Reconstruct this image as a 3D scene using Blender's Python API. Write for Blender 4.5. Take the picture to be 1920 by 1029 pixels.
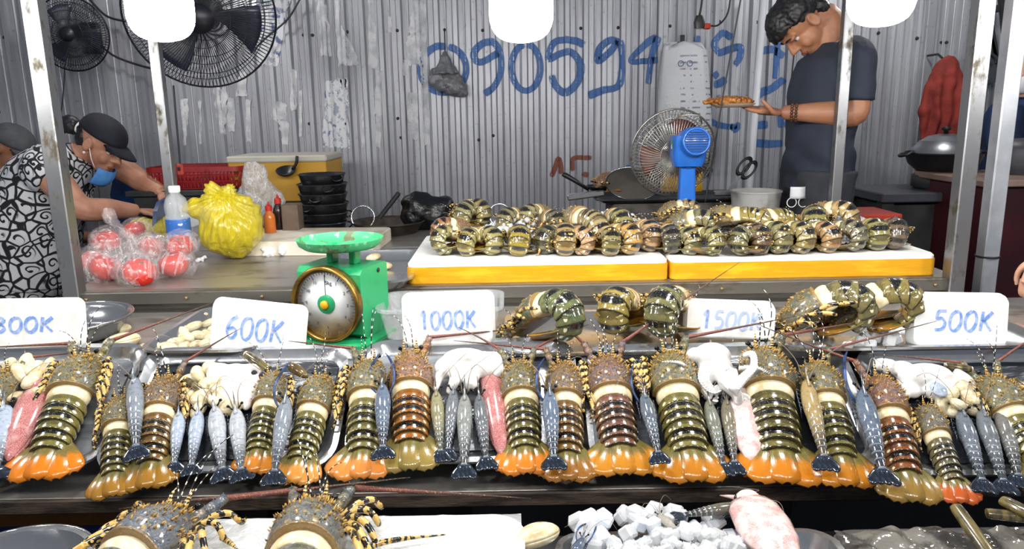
import bpy, bmesh, math, random
import numpy as np
from mathutils import Vector, Matrix, Euler, noise as mnoise

for o in list(bpy.data.objects):
    bpy.data.objects.remove(o)
random.seed(7)
rnd = random.Random(11)
SC = bpy.context.scene
COL = SC.collection
RAD = math.radians

# ------------------------------------------------------------------ camera
W, H, F = 1920.0, 1029.0, 1400.0
CAMP = Vector((0, 0, 1.30))
CAMR = Matrix.Rotation(RAD(90 - 12.1), 3, 'X') @ Matrix.Rotation(RAD(-1.0), 3, 'Z')
cam = bpy.data.cameras.new('camera')
cam.sensor_fit = 'HORIZONTAL'; cam.sensor_width = 36.0; cam.lens = 36.0 * F / W
cam.clip_start = 0.02; cam.clip_end = 100
camo = bpy.data.objects.new('camera', cam)
camo.matrix_world = Matrix.Translation(CAMP) @ CAMR.to_4x4()
COL.objects.link(camo); SC.camera = camo

# ------------------------------------------------------------------ world, exposure
SC.view_settings.view_transform = 'Standard'
SC.view_settings.look = 'None'
SC.view_settings.gamma = 1.0
SC.view_settings.use_curve_mapping = False
SC.view_settings.exposure = 0.0
BULB = 108.0          # emission of a hanging LED bulb
world = bpy.data.worlds.new('night_market_sky'); SC.world = world
world.use_nodes = True
wb = world.node_tree.nodes['Background']
wb.inputs[0].default_value = (0.62, 0.68, 0.80, 1); wb.inputs[1].default_value = 0.30

# ------------------------------------------------------------------ pixel -> place
def ray(px, py):
    return CAMR @ Vector(((px - W / 2) / F, -(py - H / 2) / F, -1.0))
def atY(px, py, Y):
    d = ray(px, py); return CAMP + d * ((Y - CAMP.y) / d.y)
def atZ(px, py, Z):
    d = ray(px, py); return CAMP + d * ((Z - CAMP.z) / d.z)
def atP(px, py, p0, n):
    d = ray(px, py); return CAMP + d * ((p0 - CAMP).dot(n) / d.dot(n))
def mpp(p):                      # metres for one pixel at a point
    q = CAMR.transposed() @ (Vector(p) - CAMP); return -q.z / F

# ------------------------------------------------------------------ materials
def C(h):
    h = h.lstrip('#'); c = [int(h[i:i + 2], 16) / 255 for i in (0, 2, 4)]
    return tuple((x / 12.92 if x <= .04045 else ((x + .055) / 1.055) ** 2.4) for x in c) + (1.0,)
class NT:
    def __init__(s, name):
        s.m = bpy.data.materials.new(name); s.m.use_nodes = True
        s.nt = s.m.node_tree; s.b = s.nt.nodes['Principled BSDF']; s.out = s.nt.nodes['Material Output']
    def n(s, t, ins=None, **pr):
        x = s.nt.nodes.new('ShaderNode' + t)
        for k, v in pr.items(): setattr(x, k, v)
        for k, v in (ins or {}).items(): s.set(x.inputs[k], v)
        return x
    def set(s, sock, v):
        if isinstance(v, bpy.types.NodeSocket): s.nt.links.new(v, sock)
        else: sock.default_value = v
    def p(s, **kw):
        for k, v in kw.items(): s.set(s.b.inputs[k.replace('_', ' ')], v)
        return s
    def obj(s, scale=(1, 1, 1)):
        c = s.n('TexCoord').outputs['Object']
        if scale == (1, 1, 1): return c
        return s.n('Mapping', {'Vector': c, 'Scale': scale}).outputs[0]
    def attr(s, name='st'):
        a = s.n('Attribute', attribute_name=name)
        return s.n('SeparateXYZ', {0: a.outputs['Vector']}).outputs
    def noise(s, vec, scale, detail=3, rough=.55, dist=0):
        return s.n('TexNoise', {'Vector': vec, 'Scale': scale, 'Detail': detail, 'Roughness': rough, 'Distortion': dist}).outputs['Fac']
    def vor(s, vec, scale, feature='F1', out='Distance'):
        return s.n('TexVoronoi', {'Vector': vec, 'Scale': scale}, feature=feature).outputs[out]
    def ramp(s, fac, stops, interp='LINEAR'):
        r = s.n('ValToRGB', {0: fac}); e = r.color_ramp; e.interpolation = interp
        while len(e.elements) < len(stops): e.elements.new(.5)
        for el, (p, c) in zip(e.elements, stops):
            el.position = p; el.color = c if len(c) == 4 else tuple(c) + (1,)
        return r.outputs[0]
    def step(s, fac, a, b):
        return s.n('MapRange', {0: fac, 1: a, 2: b, 3: 0., 4: 1.}, clamp=True, interpolation_type='SMOOTHSTEP').outputs[0]
    def mix(s, fac, a, b, mode='MIX'):
        x = s.n('Mix', data_type='RGBA', blend_type=mode)
        s.set(x.inputs[0], fac); s.set(x.inputs[6], a); s.set(x.inputs[7], b)
        return x.outputs[2]
    def math(s, op, a, b=0.0, c=None):
        x = s.n('Math', {0: a, 1: b}, operation=op)
        if c is not None: s.set(x.inputs[2], c)
        return x.outputs[0]
    def bump(s, h, strength=.3, dist=.01):
        s.set(s.b.inputs['Normal'], s.n('Bump', {'Height': h, 'Strength': strength, 'Distance': dist}).outputs[0]); return s
MATS = {}
def pm(name, col, rough=.5, metal=0., col2=None, ns=12., stretch=(1, 1, 1), lo=.4, hi=.65, bump=0., bs=60., bd=.004, rough2=None, **kw):
    """plain procedural material: two colours mixed by noise, optional bump"""
    if name in MATS: return MATS[name]
    t = NT(name); v = t.obj(stretch)
    if isinstance(col, str): col = C(col)
    if col2 is not None:
        if isinstance(col2, str): col2 = C(col2)
        nz = t.noise(v, ns, 5, .6); f = t.step(nz, lo, hi)
        t.p(Base_Color=t.mix(f, col, col2))
        if rough2 is not None: t.p(Roughness=t.n('MapRange', {0: f, 3: rough, 4: rough2}).outputs[0])
        else: t.p(Roughness=rough)
    else:
        t.p(Base_Color=col, Roughness=rough)
    t.p(Metallic=metal)
    for k, x in kw.items(): t.set(t.b.inputs[k.replace('_', ' ')], x)
    if bump: t.bump(t.noise(v, bs, 3), bump, bd)
    MATS[name] = t.m
    return t.m
def film(name, tint, clear=.6, rough=.12, wr=25., bump=.6, white=.25):
    """thin plastic film: see-through with creases that catch light"""
    if name in MATS: return MATS[name]
    t = NT(name); v = t.obj((1, 1, .35))
    nz = t.noise(v, wr, 4, .6, 1.2)
    h = t.math('ABSOLUTE', t.math('SUBTRACT', nz, .5))
    t.bump(h, bump, .02)
    t.p(Base_Color=C(tint) if isinstance(tint, str) else tint, Roughness=rough, Specular_IOR_Level=.6, Coat_Weight=.6, Coat_Roughness=.05)
    tr = t.n('BsdfTransparent', {0: (1, 1, 1, 1)})
    f = t.math('SUBTRACT', clear, t.math('MULTIPLY', t.step(h, .06, .0), white))
    ms = t.n('MixShader', {0: f, 1: t.b.outputs[0], 2: tr.outputs[0]})
    t.nt.links.new(ms.outputs[0], t.out.inputs[0])
    MATS[name] = t.m
    return t.m

# ------------------------------------------------------------------ geometry
class G:
    def __init__(s): s.v = []; s.f = []; s.a = []; s.n = 0
    def add(s, V, Fc, A=None):
        V = np.asarray(V, float); o = s.n
        s.v.append(V); s.f += [tuple(i + o for i in f) for f in Fc]
        s.a.append(np.zeros((len(V), 3)) if A is None else np.asarray(A, float))
        s.n += len(V); return s
    def xf(s, M):
        M = np.array(M); s.v = [v @ M[:3, :3].T + M[:3, 3] for v in s.v]; return s
    def join(s, g, M=None):
        V = g.V
        if M is not None:
            M = np.array(M); V = V @ M[:3, :3].T + M[:3, 3]
        return s.add(V, g.f, np.concatenate(g.a))
    @property
    def V(s): return np.concatenate(s.v) if s.v else np.zeros((0, 3))
    def box(s, c, size, rz=0, M=None, bev=0):
        x, y, z = [q / 2 for q in size]
        if bev:
            b = min(bev, x * .98, y * .98, z * .98); V = []; Fc = []
            # chamfered box: 24 verts
            idx = {}
            for sx in (-1, 1):
                for sy in (-1, 1):
                    for sz in (-1, 1):
                        for ax in range(3):
                            p = [sx * (x - b), sy * (y - b), sz * (z - b)]
                            p[ax] = (sx * x, sy * y, sz * z)[ax]
                            idx[(sx, sy, sz, ax)] = len(V); V.append(p)
            for ax in range(3):
                o1, o2 = [q for q in range(3) if q != ax]
                for sg in (-1, 1):
                    q = []
                    for a1, a2 in ((-1, -1), (1, -1), (1, 1), (-1, 1)):
                        k = [0, 0, 0]; k[ax] = sg; k[o1] = a1; k[o2] = a2; q.append(idx[(*k, ax)])
                    Fc.append(tuple(q))
            for ax in range(3):
                o1, o2 = [q for q in range(3) if q != ax]
                for a1 in (-1, 1):
                    for a2 in (-1, 1):
                        k0 = [0, 0, 0]; k0[o1] = a1; k0[o2] = a2; k1 = list(k0); k0[ax] = -1; k1[ax] = 1
                        Fc.append((idx[(*k0, o1)], idx[(*k1, o1)], idx[(*k1, o2)], idx[(*k0, o2)]))
            for k in [(a, b_, c_) for a in (-1, 1) for b_ in (-1, 1) for c_ in (-1, 1)]:
                Fc.append((idx[(*k, 0)], idx[(*k, 1)], idx[(*k, 2)]))
            V = np.array(V)
        else:
            V = np.array([(a * x, b * y, d * z) for a in (-1, 1) for b in (-1, 1) for d in (-1, 1)])
            Fc = [(0, 1, 3, 2), (4, 6, 7, 5), (0, 4, 5, 1), (2, 3, 7, 6), (0, 2, 6, 4), (1, 5, 7, 3)]
        if M is not None: V = V @ np.array(M)[:3, :3].T
        elif rz: V = V @ np.array(Matrix.Rotation(rz, 3, 'Z')).T
        return s.add(V + np.array(c), Fc)
    def loft(s, rings, closed=True, cap=(True, True), A=None):
        n = len(rings[0]); V = np.concatenate([np.asarray(r, float) for r in rings]); Fc = []
        m = n if closed else n - 1
        for i in range(len(rings) - 1):
            for j in range(m):
                k = (j + 1) % n
                Fc.append((i * n + j, i * n + k, (i + 1) * n + k, (i + 1) * n + j))
        if closed and cap[0]: Fc.append(tuple(range(n - 1, -1, -1)))
        if closed and cap[1]: Fc.append(tuple((len(rings) - 1) * n + j for j in range(n)))
        return s.add(V, Fc, A)
    def tube(s, pts, r, n=8, cap=(True, True), flat=1.0):
        P = [Vector(p) for p in pts]; k = len(P)
        R = [r] * k if not hasattr(r, '__len__') else list(r)
        tan = [(P[min(i + 1, k - 1)] - P[max(i - 1, 0)]).normalized() for i in range(k)]
        up = Vector((0, 0, 1)) if abs(tan[0].z) < .9 else Vector((0, 1, 0))
        rings = []; A = []
        for i in range(k):
            x = up.cross(tan[i])
            if x.length < 1e-6: x = Vector((1, 0, 0))
            x.normalize(); y = tan[i].cross(x).normalized(); up = y
            rings.append([P[i] + x * (R[i] * math.cos(2 * math.pi * j / n)) + y * (R[i] * flat * math.sin(2 * math.pi * j / n)) for j in range(n)])
            A += [(j / n, i / max(1, k - 1), 0) for j in range(n)]
        return s.loft([np.array([tuple(q) for q in rg]) for rg in rings], True, cap, A)
    def lathe(s, prof, n=32, c=(0, 0, 0), M=None, cap=(True, True)):
        rings = []; A = []
        for i, (r, z) in enumerate(prof):
            q = np.array([(r * math.cos(2 * math.pi * j / n), r * math.sin(2 * math.pi * j / n), z) for j in range(n)])
            if M is not None: q = q @ np.array(M)[:3, :3].T
            rings.append(q + np.array(c)); A += [(j / n, i / max(1, len(prof) - 1), 0) for j in range(n)]
        return s.loft(rings, True, cap, A)
    def ball(s, c, r, n=12, m=8, M=None):
        if not hasattr(r, '__len__'): r = (r, r, r)
        prof = [(math.sin(math.pi * i / m), -math.cos(math.pi * i / m)) for i in range(m + 1)]
        prof[0] = (.001, -1); prof[-1] = (.001, 1)
        g = G().lathe(prof, n); V = g.V * np.array(r)
        if M is not None: V = V @ np.array(M)[:3, :3].T
        return s.add(V + np.array(c), g.f, np.concatenate(g.a))
    def torus(s, c, R, r, n=32, m=8, M=None, a0=0, a1=2 * math.pi):
        full = abs(a1 - a0 - 2 * math.pi) < 1e-6; rings = []
        k = n if full else n + 1
        for i in range(k):
            a = a0 + (a1 - a0) * i / n
            q = np.array([((R + r * math.cos(2 * math.pi * j / m)) * math.cos(a), (R + r * math.cos(2 * math.pi * j / m)) * math.sin(a), r * math.sin(2 * math.pi * j / m)) for j in range(m)])
            if M is not None: q = q @ np.array(M)[:3, :3].T
            rings.append(q + np.array(c))
        if full: rings.append(rings[0])
        return s.loft(rings, True, (not full, not full))
def mesh(name, g, mat=None, smooth=True):
    me = bpy.data.meshes.new(name)
    me.from_pydata(g.V.tolist(), [], g.f)
    if smooth: me.polygons.foreach_set('use_smooth', [True] * len(me.polygons))
    A = np.concatenate(g.a) if g.a else np.zeros((0, 3))
    if A.any():
        at = me.attributes.new('st', 'FLOAT_VECTOR', 'POINT'); at.data.foreach_set('vector', A.ravel())
    if mat: me.materials.append(mat)
    me.update()
    bm = bmesh.new(); bm.from_mesh(me); bmesh.ops.recalc_face_normals(bm, faces=bm.faces); bm.to_mesh(me); bm.free()
    return me
def sharp(me, ang=40):
    me.set_sharp_from_angle(angle=RAD(ang)); return me
def ob(name, data, parent=None, M=None, color=None):
    o = bpy.data.objects.new(name, data); COL.objects.link(o)
    if parent: o.parent = parent
    if M is not None: o.matrix_basis = M
    if color is not None: o.color = color
    return o
def part(name, g, mat, parent=None, smooth=True, sh=None, M=None):
    me = mesh(name, g, mat, smooth)
    if sh: sharp(me, sh)
    return ob(name, me, parent, M)
def tag(o, label, cat, group=None, kind=None):
    if label: o['label'] = label
    if cat: o['category'] = cat
    if group: o['group'] = group
    if kind: o['kind'] = kind
    return o
def thing(name, label, cat, loc=(0, 0, 0), rot=(0, 0, 0), group=None, M=None):
    o = bpy.data.objects.new(name, None); COL.objects.link(o)
    o.empty_display_size = .02
    if M is not None: o.matrix_basis = M
    else: o.location = loc; o.rotation_euler = rot
    return tag(o, label, cat, group)
TRASH = []
WORK = bpy.data.scenes.new('workbench')          # scratch scene for remeshing, removed at the end
def structure(o): o['kind'] = 'structure'; return o
def fuse(name, g, voxel, it, mat, parent=None, M=None, disp=None):
    """one continuous skin over overlapping volumes"""
    me = mesh(name + '_raw', g, None)
    o = bpy.data.objects.new(name + '_raw', me); WORK.collection.objects.link(o)
    r = o.modifiers.new('r', 'REMESH'); r.mode = 'VOXEL'; r.voxel_size = voxel; r.use_smooth_shade = True
    if it:
        sm = o.modifiers.new('s', 'SMOOTH'); sm.iterations = it; sm.factor = .5
    WORK.view_layers[0].update(); dg = WORK.view_layers[0].depsgraph
    res = bpy.data.meshes.new_from_object(o.evaluated_get(dg))
    WORK.collection.objects.unlink(o); TRASH.extend((o, me))
    res.name = name
    if disp:
        nn = [(v.co.copy(), v.normal.copy()) for v in res.vertices]
        res.vertices.foreach_set('co', np.array([tuple(disp(c, n)) for c, n in nn]).ravel()); res.update()
    res.materials.clear(); res.materials.append(mat)
    res.polygons.foreach_set('use_smooth', [True] * len(res.polygons))
    return ob(name, res, parent, M)
def bez(pts, n=16):
    """smooth path through points (Catmull-Rom)"""
    P = [Vector(p) for p in pts]
    if len(P) < 3: return [P[0].lerp(P[-1], i / n) for i in range(n + 1)]
    Q = [P[0] * 2 - P[1]] + P + [P[-1] * 2 - P[-2]]; out = []
    per = max(2, n // (len(P) - 1))
    for i in range(1, len(Q) - 2):
        for k in range(per):
            t = k / per; a, b, c, d = Q[i - 1], Q[i], Q[i + 1], Q[i + 2]
            out.append(.5 * ((2 * b) + (c - a) * t + (2 * a - 5 * b + 4 * c - d) * t * t + (3 * b - a - 3 * c + d) * t ** 3))
    return out + [P[-1]]
def frame(y, z, loc, s=1.0):
    """matrix with local +y along y and +z near z"""
    y = Vector(y).normalized(); x = y.cross(Vector(z)).normalized(); z = x.cross(y)
    M = Matrix.Identity(4)
    for i, a in enumerate((x, y, z)):
        for j in range(3): M[j][i] = a[j] * (s if not hasattr(s, '__len__') else s[i])
    M.translation = Vector(loc)
    return M
def rrect(w, d, r, z, n=6, c=(0, 0)):
    out = []
    for cx, cy, a0 in ((w / 2 - r, d / 2 - r, 0), (-w / 2 + r, d / 2 - r, 90), (-w / 2 + r, -d / 2 + r, 180), (w / 2 - r, -d / 2 + r, 270)):
        for i in range(n + 1):
            a = RAD(a0 + 90 * i / n); out.append((c[0] + cx + r * math.cos(a), c[1] + cy + r * math.sin(a), z))
    return np.array(out)
ORD = ['first', 'second', 'third', 'fourth', 'fifth', 'sixth', 'seventh', 'eighth', 'ninth', 'tenth', 'eleventh', 'twelfth', 'thirteenth', 'fourteenth', 'fifteenth', 'sixteenth', 'seventeenth', 'eighteenth', 'nineteenth', 'twentieth', 'twenty-first', 'twenty-second']

# key heights and distances of the stall
Z_LOW, Z_TAB, Z_SHELF, Z_CTR = .50, .575, .76, .818
Y_TAB, Y_SHELF, Y_CTR, Y_BACK, Y_WALL = 1.347, 1.665, 2.10, 2.76, 4.20
TILT = RAD(30)
FN = Vector((0, -math.sin(TILT), math.cos(TILT)))      # normal of the leaning trays
FD = Vector((0, math.cos(TILT), math.sin(TILT)))       # up the leaning trays
FP = Vector((0, 1.334, .599))                          # a point of their bottom
def front(px, py, h=.03): return atP(px, py, FP + FN * h, FN)
# ------------------------------------------------------------------ shared materials
def steel(name, col='#9a9a98', rough=.28, dirt='#5b5348', lo=.55, hi=.8, ns=9, st=(1, 6, 1)):
    return pm(name, col, rough, .9, dirt, ns=ns, stretch=st, lo=lo, hi=hi, rough2=.6, bump=.08, bs=40)
M_TRAY = steel('tray_steel', '#c2c4c6', .22, '#8a8a86', .6, .85, 14, (1, 1, 1))
M_TOP = pm('worn_steel_top', '#9b9792', .32, .55, '#5c554a', ns=5, stretch=(1, 2.5, 1), lo=.5, hi=.78, rough2=.55, bump=.08, bs=40)
M_RAIL = steel('stained_rail', '#8f8b84', .42, '#5a4a32', .5, .72, 7, (1, 3, 3))
M_POST = steel('galvanised_post', '#929395', .38, '#5d5648', .52, .7, 26, (1, 1, .5))
M_WOODEDGE = pm('rotten_wood_edge', '#4b3f35', .55, 0, '#241d18', ns=14, stretch=(.6, 3, 3), bump=.5, bs=80)
M_DARK = pm('dark_panel', '#2a2b2e', .55, 0, '#17181a', ns=6)
M_WHITE = pm('white_foam', '#f4f4f1', .7, 0, '#e6e6e0', ns=30, bump=.08, bs=350, bd=.002)
M_BLACKPL = pm('black_plastic', '#16171b', .35)
M_CABLE = pm('black_cable', '#1b1c20', .5)
M_BLUEPL = pm('blue_plastic', '#1c3f78', .38, 0, '#15305e', ns=8)

# ------------------------------------------------------------------ floor and walls
M_FLOOR = pm('wet_concrete', '#5a5a5c', .5, 0, '#333436', ns=3, bump=.2, bs=30)
fl = G().box((0, 2.6, -.05), (9, 7.2, .1)); structure(part('floor', fl, M_FLOOR, smooth=False))
def sheet_material(name, base, hi_, dirt):
    t = NT(name); v = t.obj((3, 3, .35))
    n1 = t.noise(v, 2.2, 5, .65); n2 = t.noise(t.obj((14, 3, .5)), 3., 4, .7); n3 = t.noise(t.obj(), 38, 2)
    c = t.mix(t.step(n1, .35, .7), C(base), C(hi_))
    c = t.mix(t.math('MULTIPLY', t.step(n2, .56, .78), .75), c, C(dirt))
    c = t.mix(t.math('MULTIPLY', t.step(n3, .66, .74), .35), c, C('#55524e'))
    t.p(Base_Color=c, Metallic=.35, Roughness=t.n('MapRange', {0: n1, 3: .3, 4: .5}).outputs[0])
    t.bump(t.noise(t.obj(), 9, 3), .12, .02); return t.m
M_SHEET = sheet_material('corrugated_zinc', '#8e8f96', '#a6a8ae', '#6a6a6e')
M_SHEET2 = sheet_material('fine_corrugated_zinc', '#9b9da3', '#b7bac0', '#74757a')
PER = .1
def wprof(x, per=PER, h=.022):
    u = (x / per) % 1.0
    if u < .08: return h * u / .08
    if u < .30: return h
    if u < .38: return h * (.38 - u) / .08
    if u > .62 and u < .74: return h * .22 * math.sin((u - .62) / .12 * math.pi)
    return 0.0
def wallY(x): return Y_WALL - wprof(x)
def sheet(x0, x1, parent, per, h, Y, mat, z1=2.9):
    xs = sorted({round(k * per + per * u, 5) for k in range(int(x0 / per) - 1, int(x1 / per) + 2) for u in (0, .08, .30, .38, .62, .65, .68, .71, .74) if x0 <= k * per + per * u <= x1} | {x0, x1})
    g = G(); zs = [0, .7, 1.4, 2.1, z1]
    fr = [[(x, Y - wprof(x, per, h), z) for x in xs] for z in zs]
    bk = [[(x, Y + .03, z) for x in xs] for z in zs]
    V = np.array(fr + bk).reshape(-1, 3); n = len(xs); m = len(zs); Fc = []
    for b in (0, 1):
        for i in range(m - 1):
            for j in range(n - 1):
                a = b * n * m + i * n + j; Fc.append((a, a + 1, a + n + 1, a + n))
    for i in range(m - 1):
        for j in (0, n - 1):
            a = i * n + j; Fc.append((a, a + n, a + n + n * m, a + n * m))
    for j in range(n - 1):
        for i in (0, m - 1):
            a = i * n + j; Fc.append((a, a + 1, a + 1 + n * m, a + n * m))
    g.add(V, Fc)
    me = mesh('corrugated_sheet', g, mat, True); sharp(me, 20)
    return ob('corrugated_sheet', me, parent)
wall = structure(thing('wall_back', None, None))
xs_ = [-4.4, -3.4, -2.4, -1.3, -.2, .8, 1.888]
for a, b in zip(xs_[:-1], xs_[1:]): sheet(a, b + .004, wall, PER, .022, Y_WALL, M_SHEET)
for a, b in ((1.892, 2.30), (2.30, 3.1), (3.1, 3.9)): sheet(a, b + .004, wall, .047, .014, Y_WALL + .06, M_SHEET2)
part('corner_trim', G().box((2.29, Y_WALL + .03, 1.45), (.05, .03, 2.9), bev=.004), M_SHEET2, wall, False)
scr = mesh('screw', G().lathe([(.001, .006), (.006, .005), (.009, .001), (.009, -.004)], 10, M=Matrix.Rotation(RAD(90), 3, 'X')), pm('screw_dark', '#3a3836', .5, .6))
for (x, y) in [(570, 66), (586, 66), (651, 60), (746, 58), (834, 56), (905, 57), (1089, 53), (1159, 52), (1256, 49), (1348, 41), (1418, 42), (8, 70), (3, 210), (650, 232), (580, 232), (746, 222), (752, 258), (898, 262), (925, 254), (1656, 60), (1729, 70), (1773, 78), (1785, 78)]:
    p = atY(x, y, Y_WALL)
    ob('screw', scr, wall, Matrix.Translation((p.x, (wallY(p.x) if p.x < 1.89 else Y_WALL + .05) - .001, p.z)))

# marks on the wall: sprayed numbers, follow the ribs
def spray_mat(name, col):
    t = NT(name); s = t.attr('st')
    n = t.noise(t.obj((1, 1, 1)), 45, 3, .7)
    a = t.math('MULTIPLY', t.step(s[0], .0, .75), t.n('MapRange', {0: n, 1: .25, 2: .6, 3: .72, 4: .98}, clamp=True).outputs[0])
    t.p(Base_Color=C(col), Roughness=.55, Alpha=a); return t.m
M_SPRAY = spray_mat('blue_spray_paint', '#35609a')
M_RUST = spray_mat('red_brown_paint', '#7a3d26')
def on_wall(p, off=.0015):
    return (p[0], wallY(p[0]) - off, p[1])
def stroke(strokes, w, mat, name, parent, off=.0015):
    g = G()
    for st in strokes:
        P = [atY(x, y, Y_WALL - .012) for x, y in st]
        P = [Vector((p.x, p.z, 0)) for p in P]
        P = bez(P, max(14, 10 * len(P)))
        # resample finely so that the ribbon bends over the ribs
        Q = [P[0]]
        for p in P[1:]:
            while (p - Q[-1]).length > .0045: Q.append(Q[-1] + (p - Q[-1]).normalized() * .0045)
        rows = []; A = []
        for i, p in enumerate(Q):
            t = (Q[min(i + 1, len(Q) - 1)] - Q[max(i - 1, 0)]).normalized(); nrm = Vector((-t.y, t.x, 0))
            e = min(1, i / 4, (len(Q) - 1 - i) / 4); ww = w * (.86 + .28 * mnoise.noise(p * 6))
            for k, al in ((-1, 0), (-.72, .55), (-.4, 1), (0, 1), (.4, 1), (.72, .55), (1, 0)):
                q = p + nrm * (ww * k); rows.append(on_wall((q.x, q.y), off)); A.append((al * e, 0, 0))
        n = 7; Fc = [(i * n + j, i * n + j + 1, (i + 1) * n + j + 1, (i + 1) * n + j) for i in range(len(Q) - 1) for j in range(n - 1)]
        g.add(rows, Fc, A)
    return part(name, g, mat, parent)
zz = lambda L: [(780 + x * .3646, 60 + y * .3646) for x, y in L]
ell = lambda cx, cy, rx, ry, a0=-80: [(cx + rx * math.cos(RAD(a0 + 30 * i)), cy + ry * math.sin(RAD(a0 + 30 * i))) for i in range(13)]
glyphs = [[zz(ell(140, 190, 118, 120))], [zz([(430, 105), (330, 155), (295, 115), (340, 60), (400, 55), (432, 110), (436, 200), (402, 280), (345, 322)])],
          [zz(ell(566, 182, 74, 120, -90))], [zz([(868, 72), (820, 45), (715, 50), (682, 138), (740, 112), (800, 105), (846, 165), (832, 255), (768, 312), (715, 270), (696, 215)])],
          [zz([(1050, 55), (1000, 42), (945, 85), (938, 148), (1000, 100), (1048, 52), (1060, 160), (1042, 275), (960, 300), (880, 330)])],
          [zz([(1245, 22), (1190, 55), (1105, 145), (1175, 150), (1250, 142)]), zz([(1248, 20), (1215, 120), (1195, 275)])], [zz([(1450, 15), (1445, 60)])],
          [zz([(1630, 35), (1580, 4), (1538, 55), (1558, 105), (1610, 90), (1668, 78), (1665, 130), (1632, 180)])],
          [zz([(1560, 205), (1522, 238)]), zz([(1602, 238), (1560, 265), (1520, 272)])], [zz([(1550, 322), (1556, 340)])], [zz([(1500, 455), (1560, 478), (1640, 488), (1672, 460)]), zz([(1612, 470), (1640, 505), (1668, 478)])],
          [zz([(1775, 96), (1840, 92), (1902, 130)]), zz([(1862, 10), (1856, 120), (1850, 250)])], [zz([(1900, 238), (1830, 290), (1775, 312), (1772, 345)])],
          [zz([(1740, 570), (1820, 576), (1890, 572)])], [zz([(1748, 482), (1815, 474)])], [zz([(1878, 420), (1882, 500)])], [zz([(1700, 335), (1712, 322)])], [[(1172, 312), (1180, 318)]]]
for gl in glyphs: stroke(gl, .026, M_SPRAY, 'painted_digit', wall)
z7 = lambda L: [(760 + x * .2917, 260 + y * .2917) for x, y in L]
stroke([z7([(935, 250), (962, 190), (985, 128), (1000, 180), (1000, 240)])], .02, M_RUST, 'painted_digit', wall)
stroke([z7([(1205, 125), (1140, 122), (1080, 128), (1075, 180), (1078, 215)]), z7([(1130, 225), (1190, 235)])], .018, M_RUST, 'painted_digit', wall)

# torn paper left on the sheets
M_PAPER = pm('torn_paper', '#c9cacd', .8, 0, '#a9abb0', ns=16)
t = NT('printed_poster_paper'); v = t.obj(); n1 = t.noise(v, 26, 4, .7); n2 = t.noise(v, 13, 3)
c = t.mix(t.step(n1, .52, .60), C('#cbccd0'), C('#8b93a3')); c = t.mix(t.math('MULTIPLY', t.step(n2, .58, .66), .8), c, C('#33497a'))
t.p(Base_Color=c, Roughness=.75); M_POSTER = t.m
def torn(x0, x1, y0, y1, mat=M_PAPER, l=(0, 0), r=(0, 0), jag=.10, seed=0):
    """a torn sheet: left and right edges given in photo pixels, ragged, lying on the ribs"""
    rg = random.Random(seed * 31 + int(x0)); rows = []
    n = max(6, int((y1 - y0) / 5)); cols = max(4, int((x1 - x0) / 3)); V = []
    for i in range(n + 1):
        f = i / n; y = y0 + (y1 - y0) * f; w = x1 - x0
        a = x0 + l[0] * (1 - f) + l[1] * f + (mnoise.noise((f * 7, seed * 3.1, x0)) * jag * 2.2) * min(w, 26)
        b = x1 + r[0] * (1 - f) + r[1] * f + (mnoise.noise((f * 7, seed * 3.1 + 9, x1)) * jag * 2.2) * min(w, 26)
        if b < a + 1: b = a + 1
        for j in range(cols + 1):
            p = atY(a + (b - a) * j / cols, y + (rg.random() - .5) * (6 if i in (0, n) else 0), Y_WALL - .012)
            lift = .0025 + .012 * max(0, mnoise.noise((p.x * 9, p.z * 9, seed))) * (1 if j in (0, cols) else .25)
            V.append((p.x, wallY(p.x) - lift, p.z))
    k = cols + 1
    Fc = [(i * k + j, i * k + j + 1, (i + 1) * k + j + 1, (i + 1) * k + j) for i in range(n) for j in range(cols)]
    return part('torn_paper', G().add(V, Fc), mat, wall)
torn(482, 545, -6, 122, M_POSTER, (0, 0), (0, -25), seed=1)
torn(594, 610, -6, 105, l=(0, 8), r=(0, 12), seed=2); torn(628, 638, -6, 62, seed=3); torn(632, 672, 50, 122, M_PAPER, (0, 0), (-30, 2), seed=4)
torn(690, 700, -6, 130, r=(0, 8), seed=5); torn(700, 717, 132, 215, l=(4, 0), seed=6); torn(704, 714, 205, 276, seed=7)
torn(764, 792, 0, 60, l=(14, 0), seed=8); torn(762, 794, 68, 122, seed=9); torn(786, 797, 0, 272, r=(0, 10), l=(0, 8), seed=10)
torn(600, 655, 150, 276, M_POSTER, (10, 4), (-4, 2), seed=11); torn(628, 652, 148, 180, seed=12); torn(508, 536, 192, 226, seed=13); torn(522, 540, 226, 272, l=(0, 8), seed=14)
torn(546, 556, 132, 206, seed=15); torn(448, 462, 134, 180, l=(0, -4), seed=16); torn(460, 470, 186, 266, seed=17); torn(764, 784, 174, 232, seed=18); torn(772, 784, 225, 262, seed=19)
torn(677, 684, 190, 275, seed=20); torn(337, 352, 186, 272, l=(0, 6), seed=21); torn(372, 380, 190, 270, seed=22); torn(400, 425, 165, 250, M_PAPER, (0, 8), (0, -4), seed=23); torn(426, 440, 185, 245, seed=24)
torn(728, 734, 32, 62, seed=25); torn(560, 566, 170, 255, seed=26); torn(640, 660, 96, 122, M_POSTER, seed=27); torn(755, 765, 110, 140, M_POSTER, seed=28)

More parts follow.
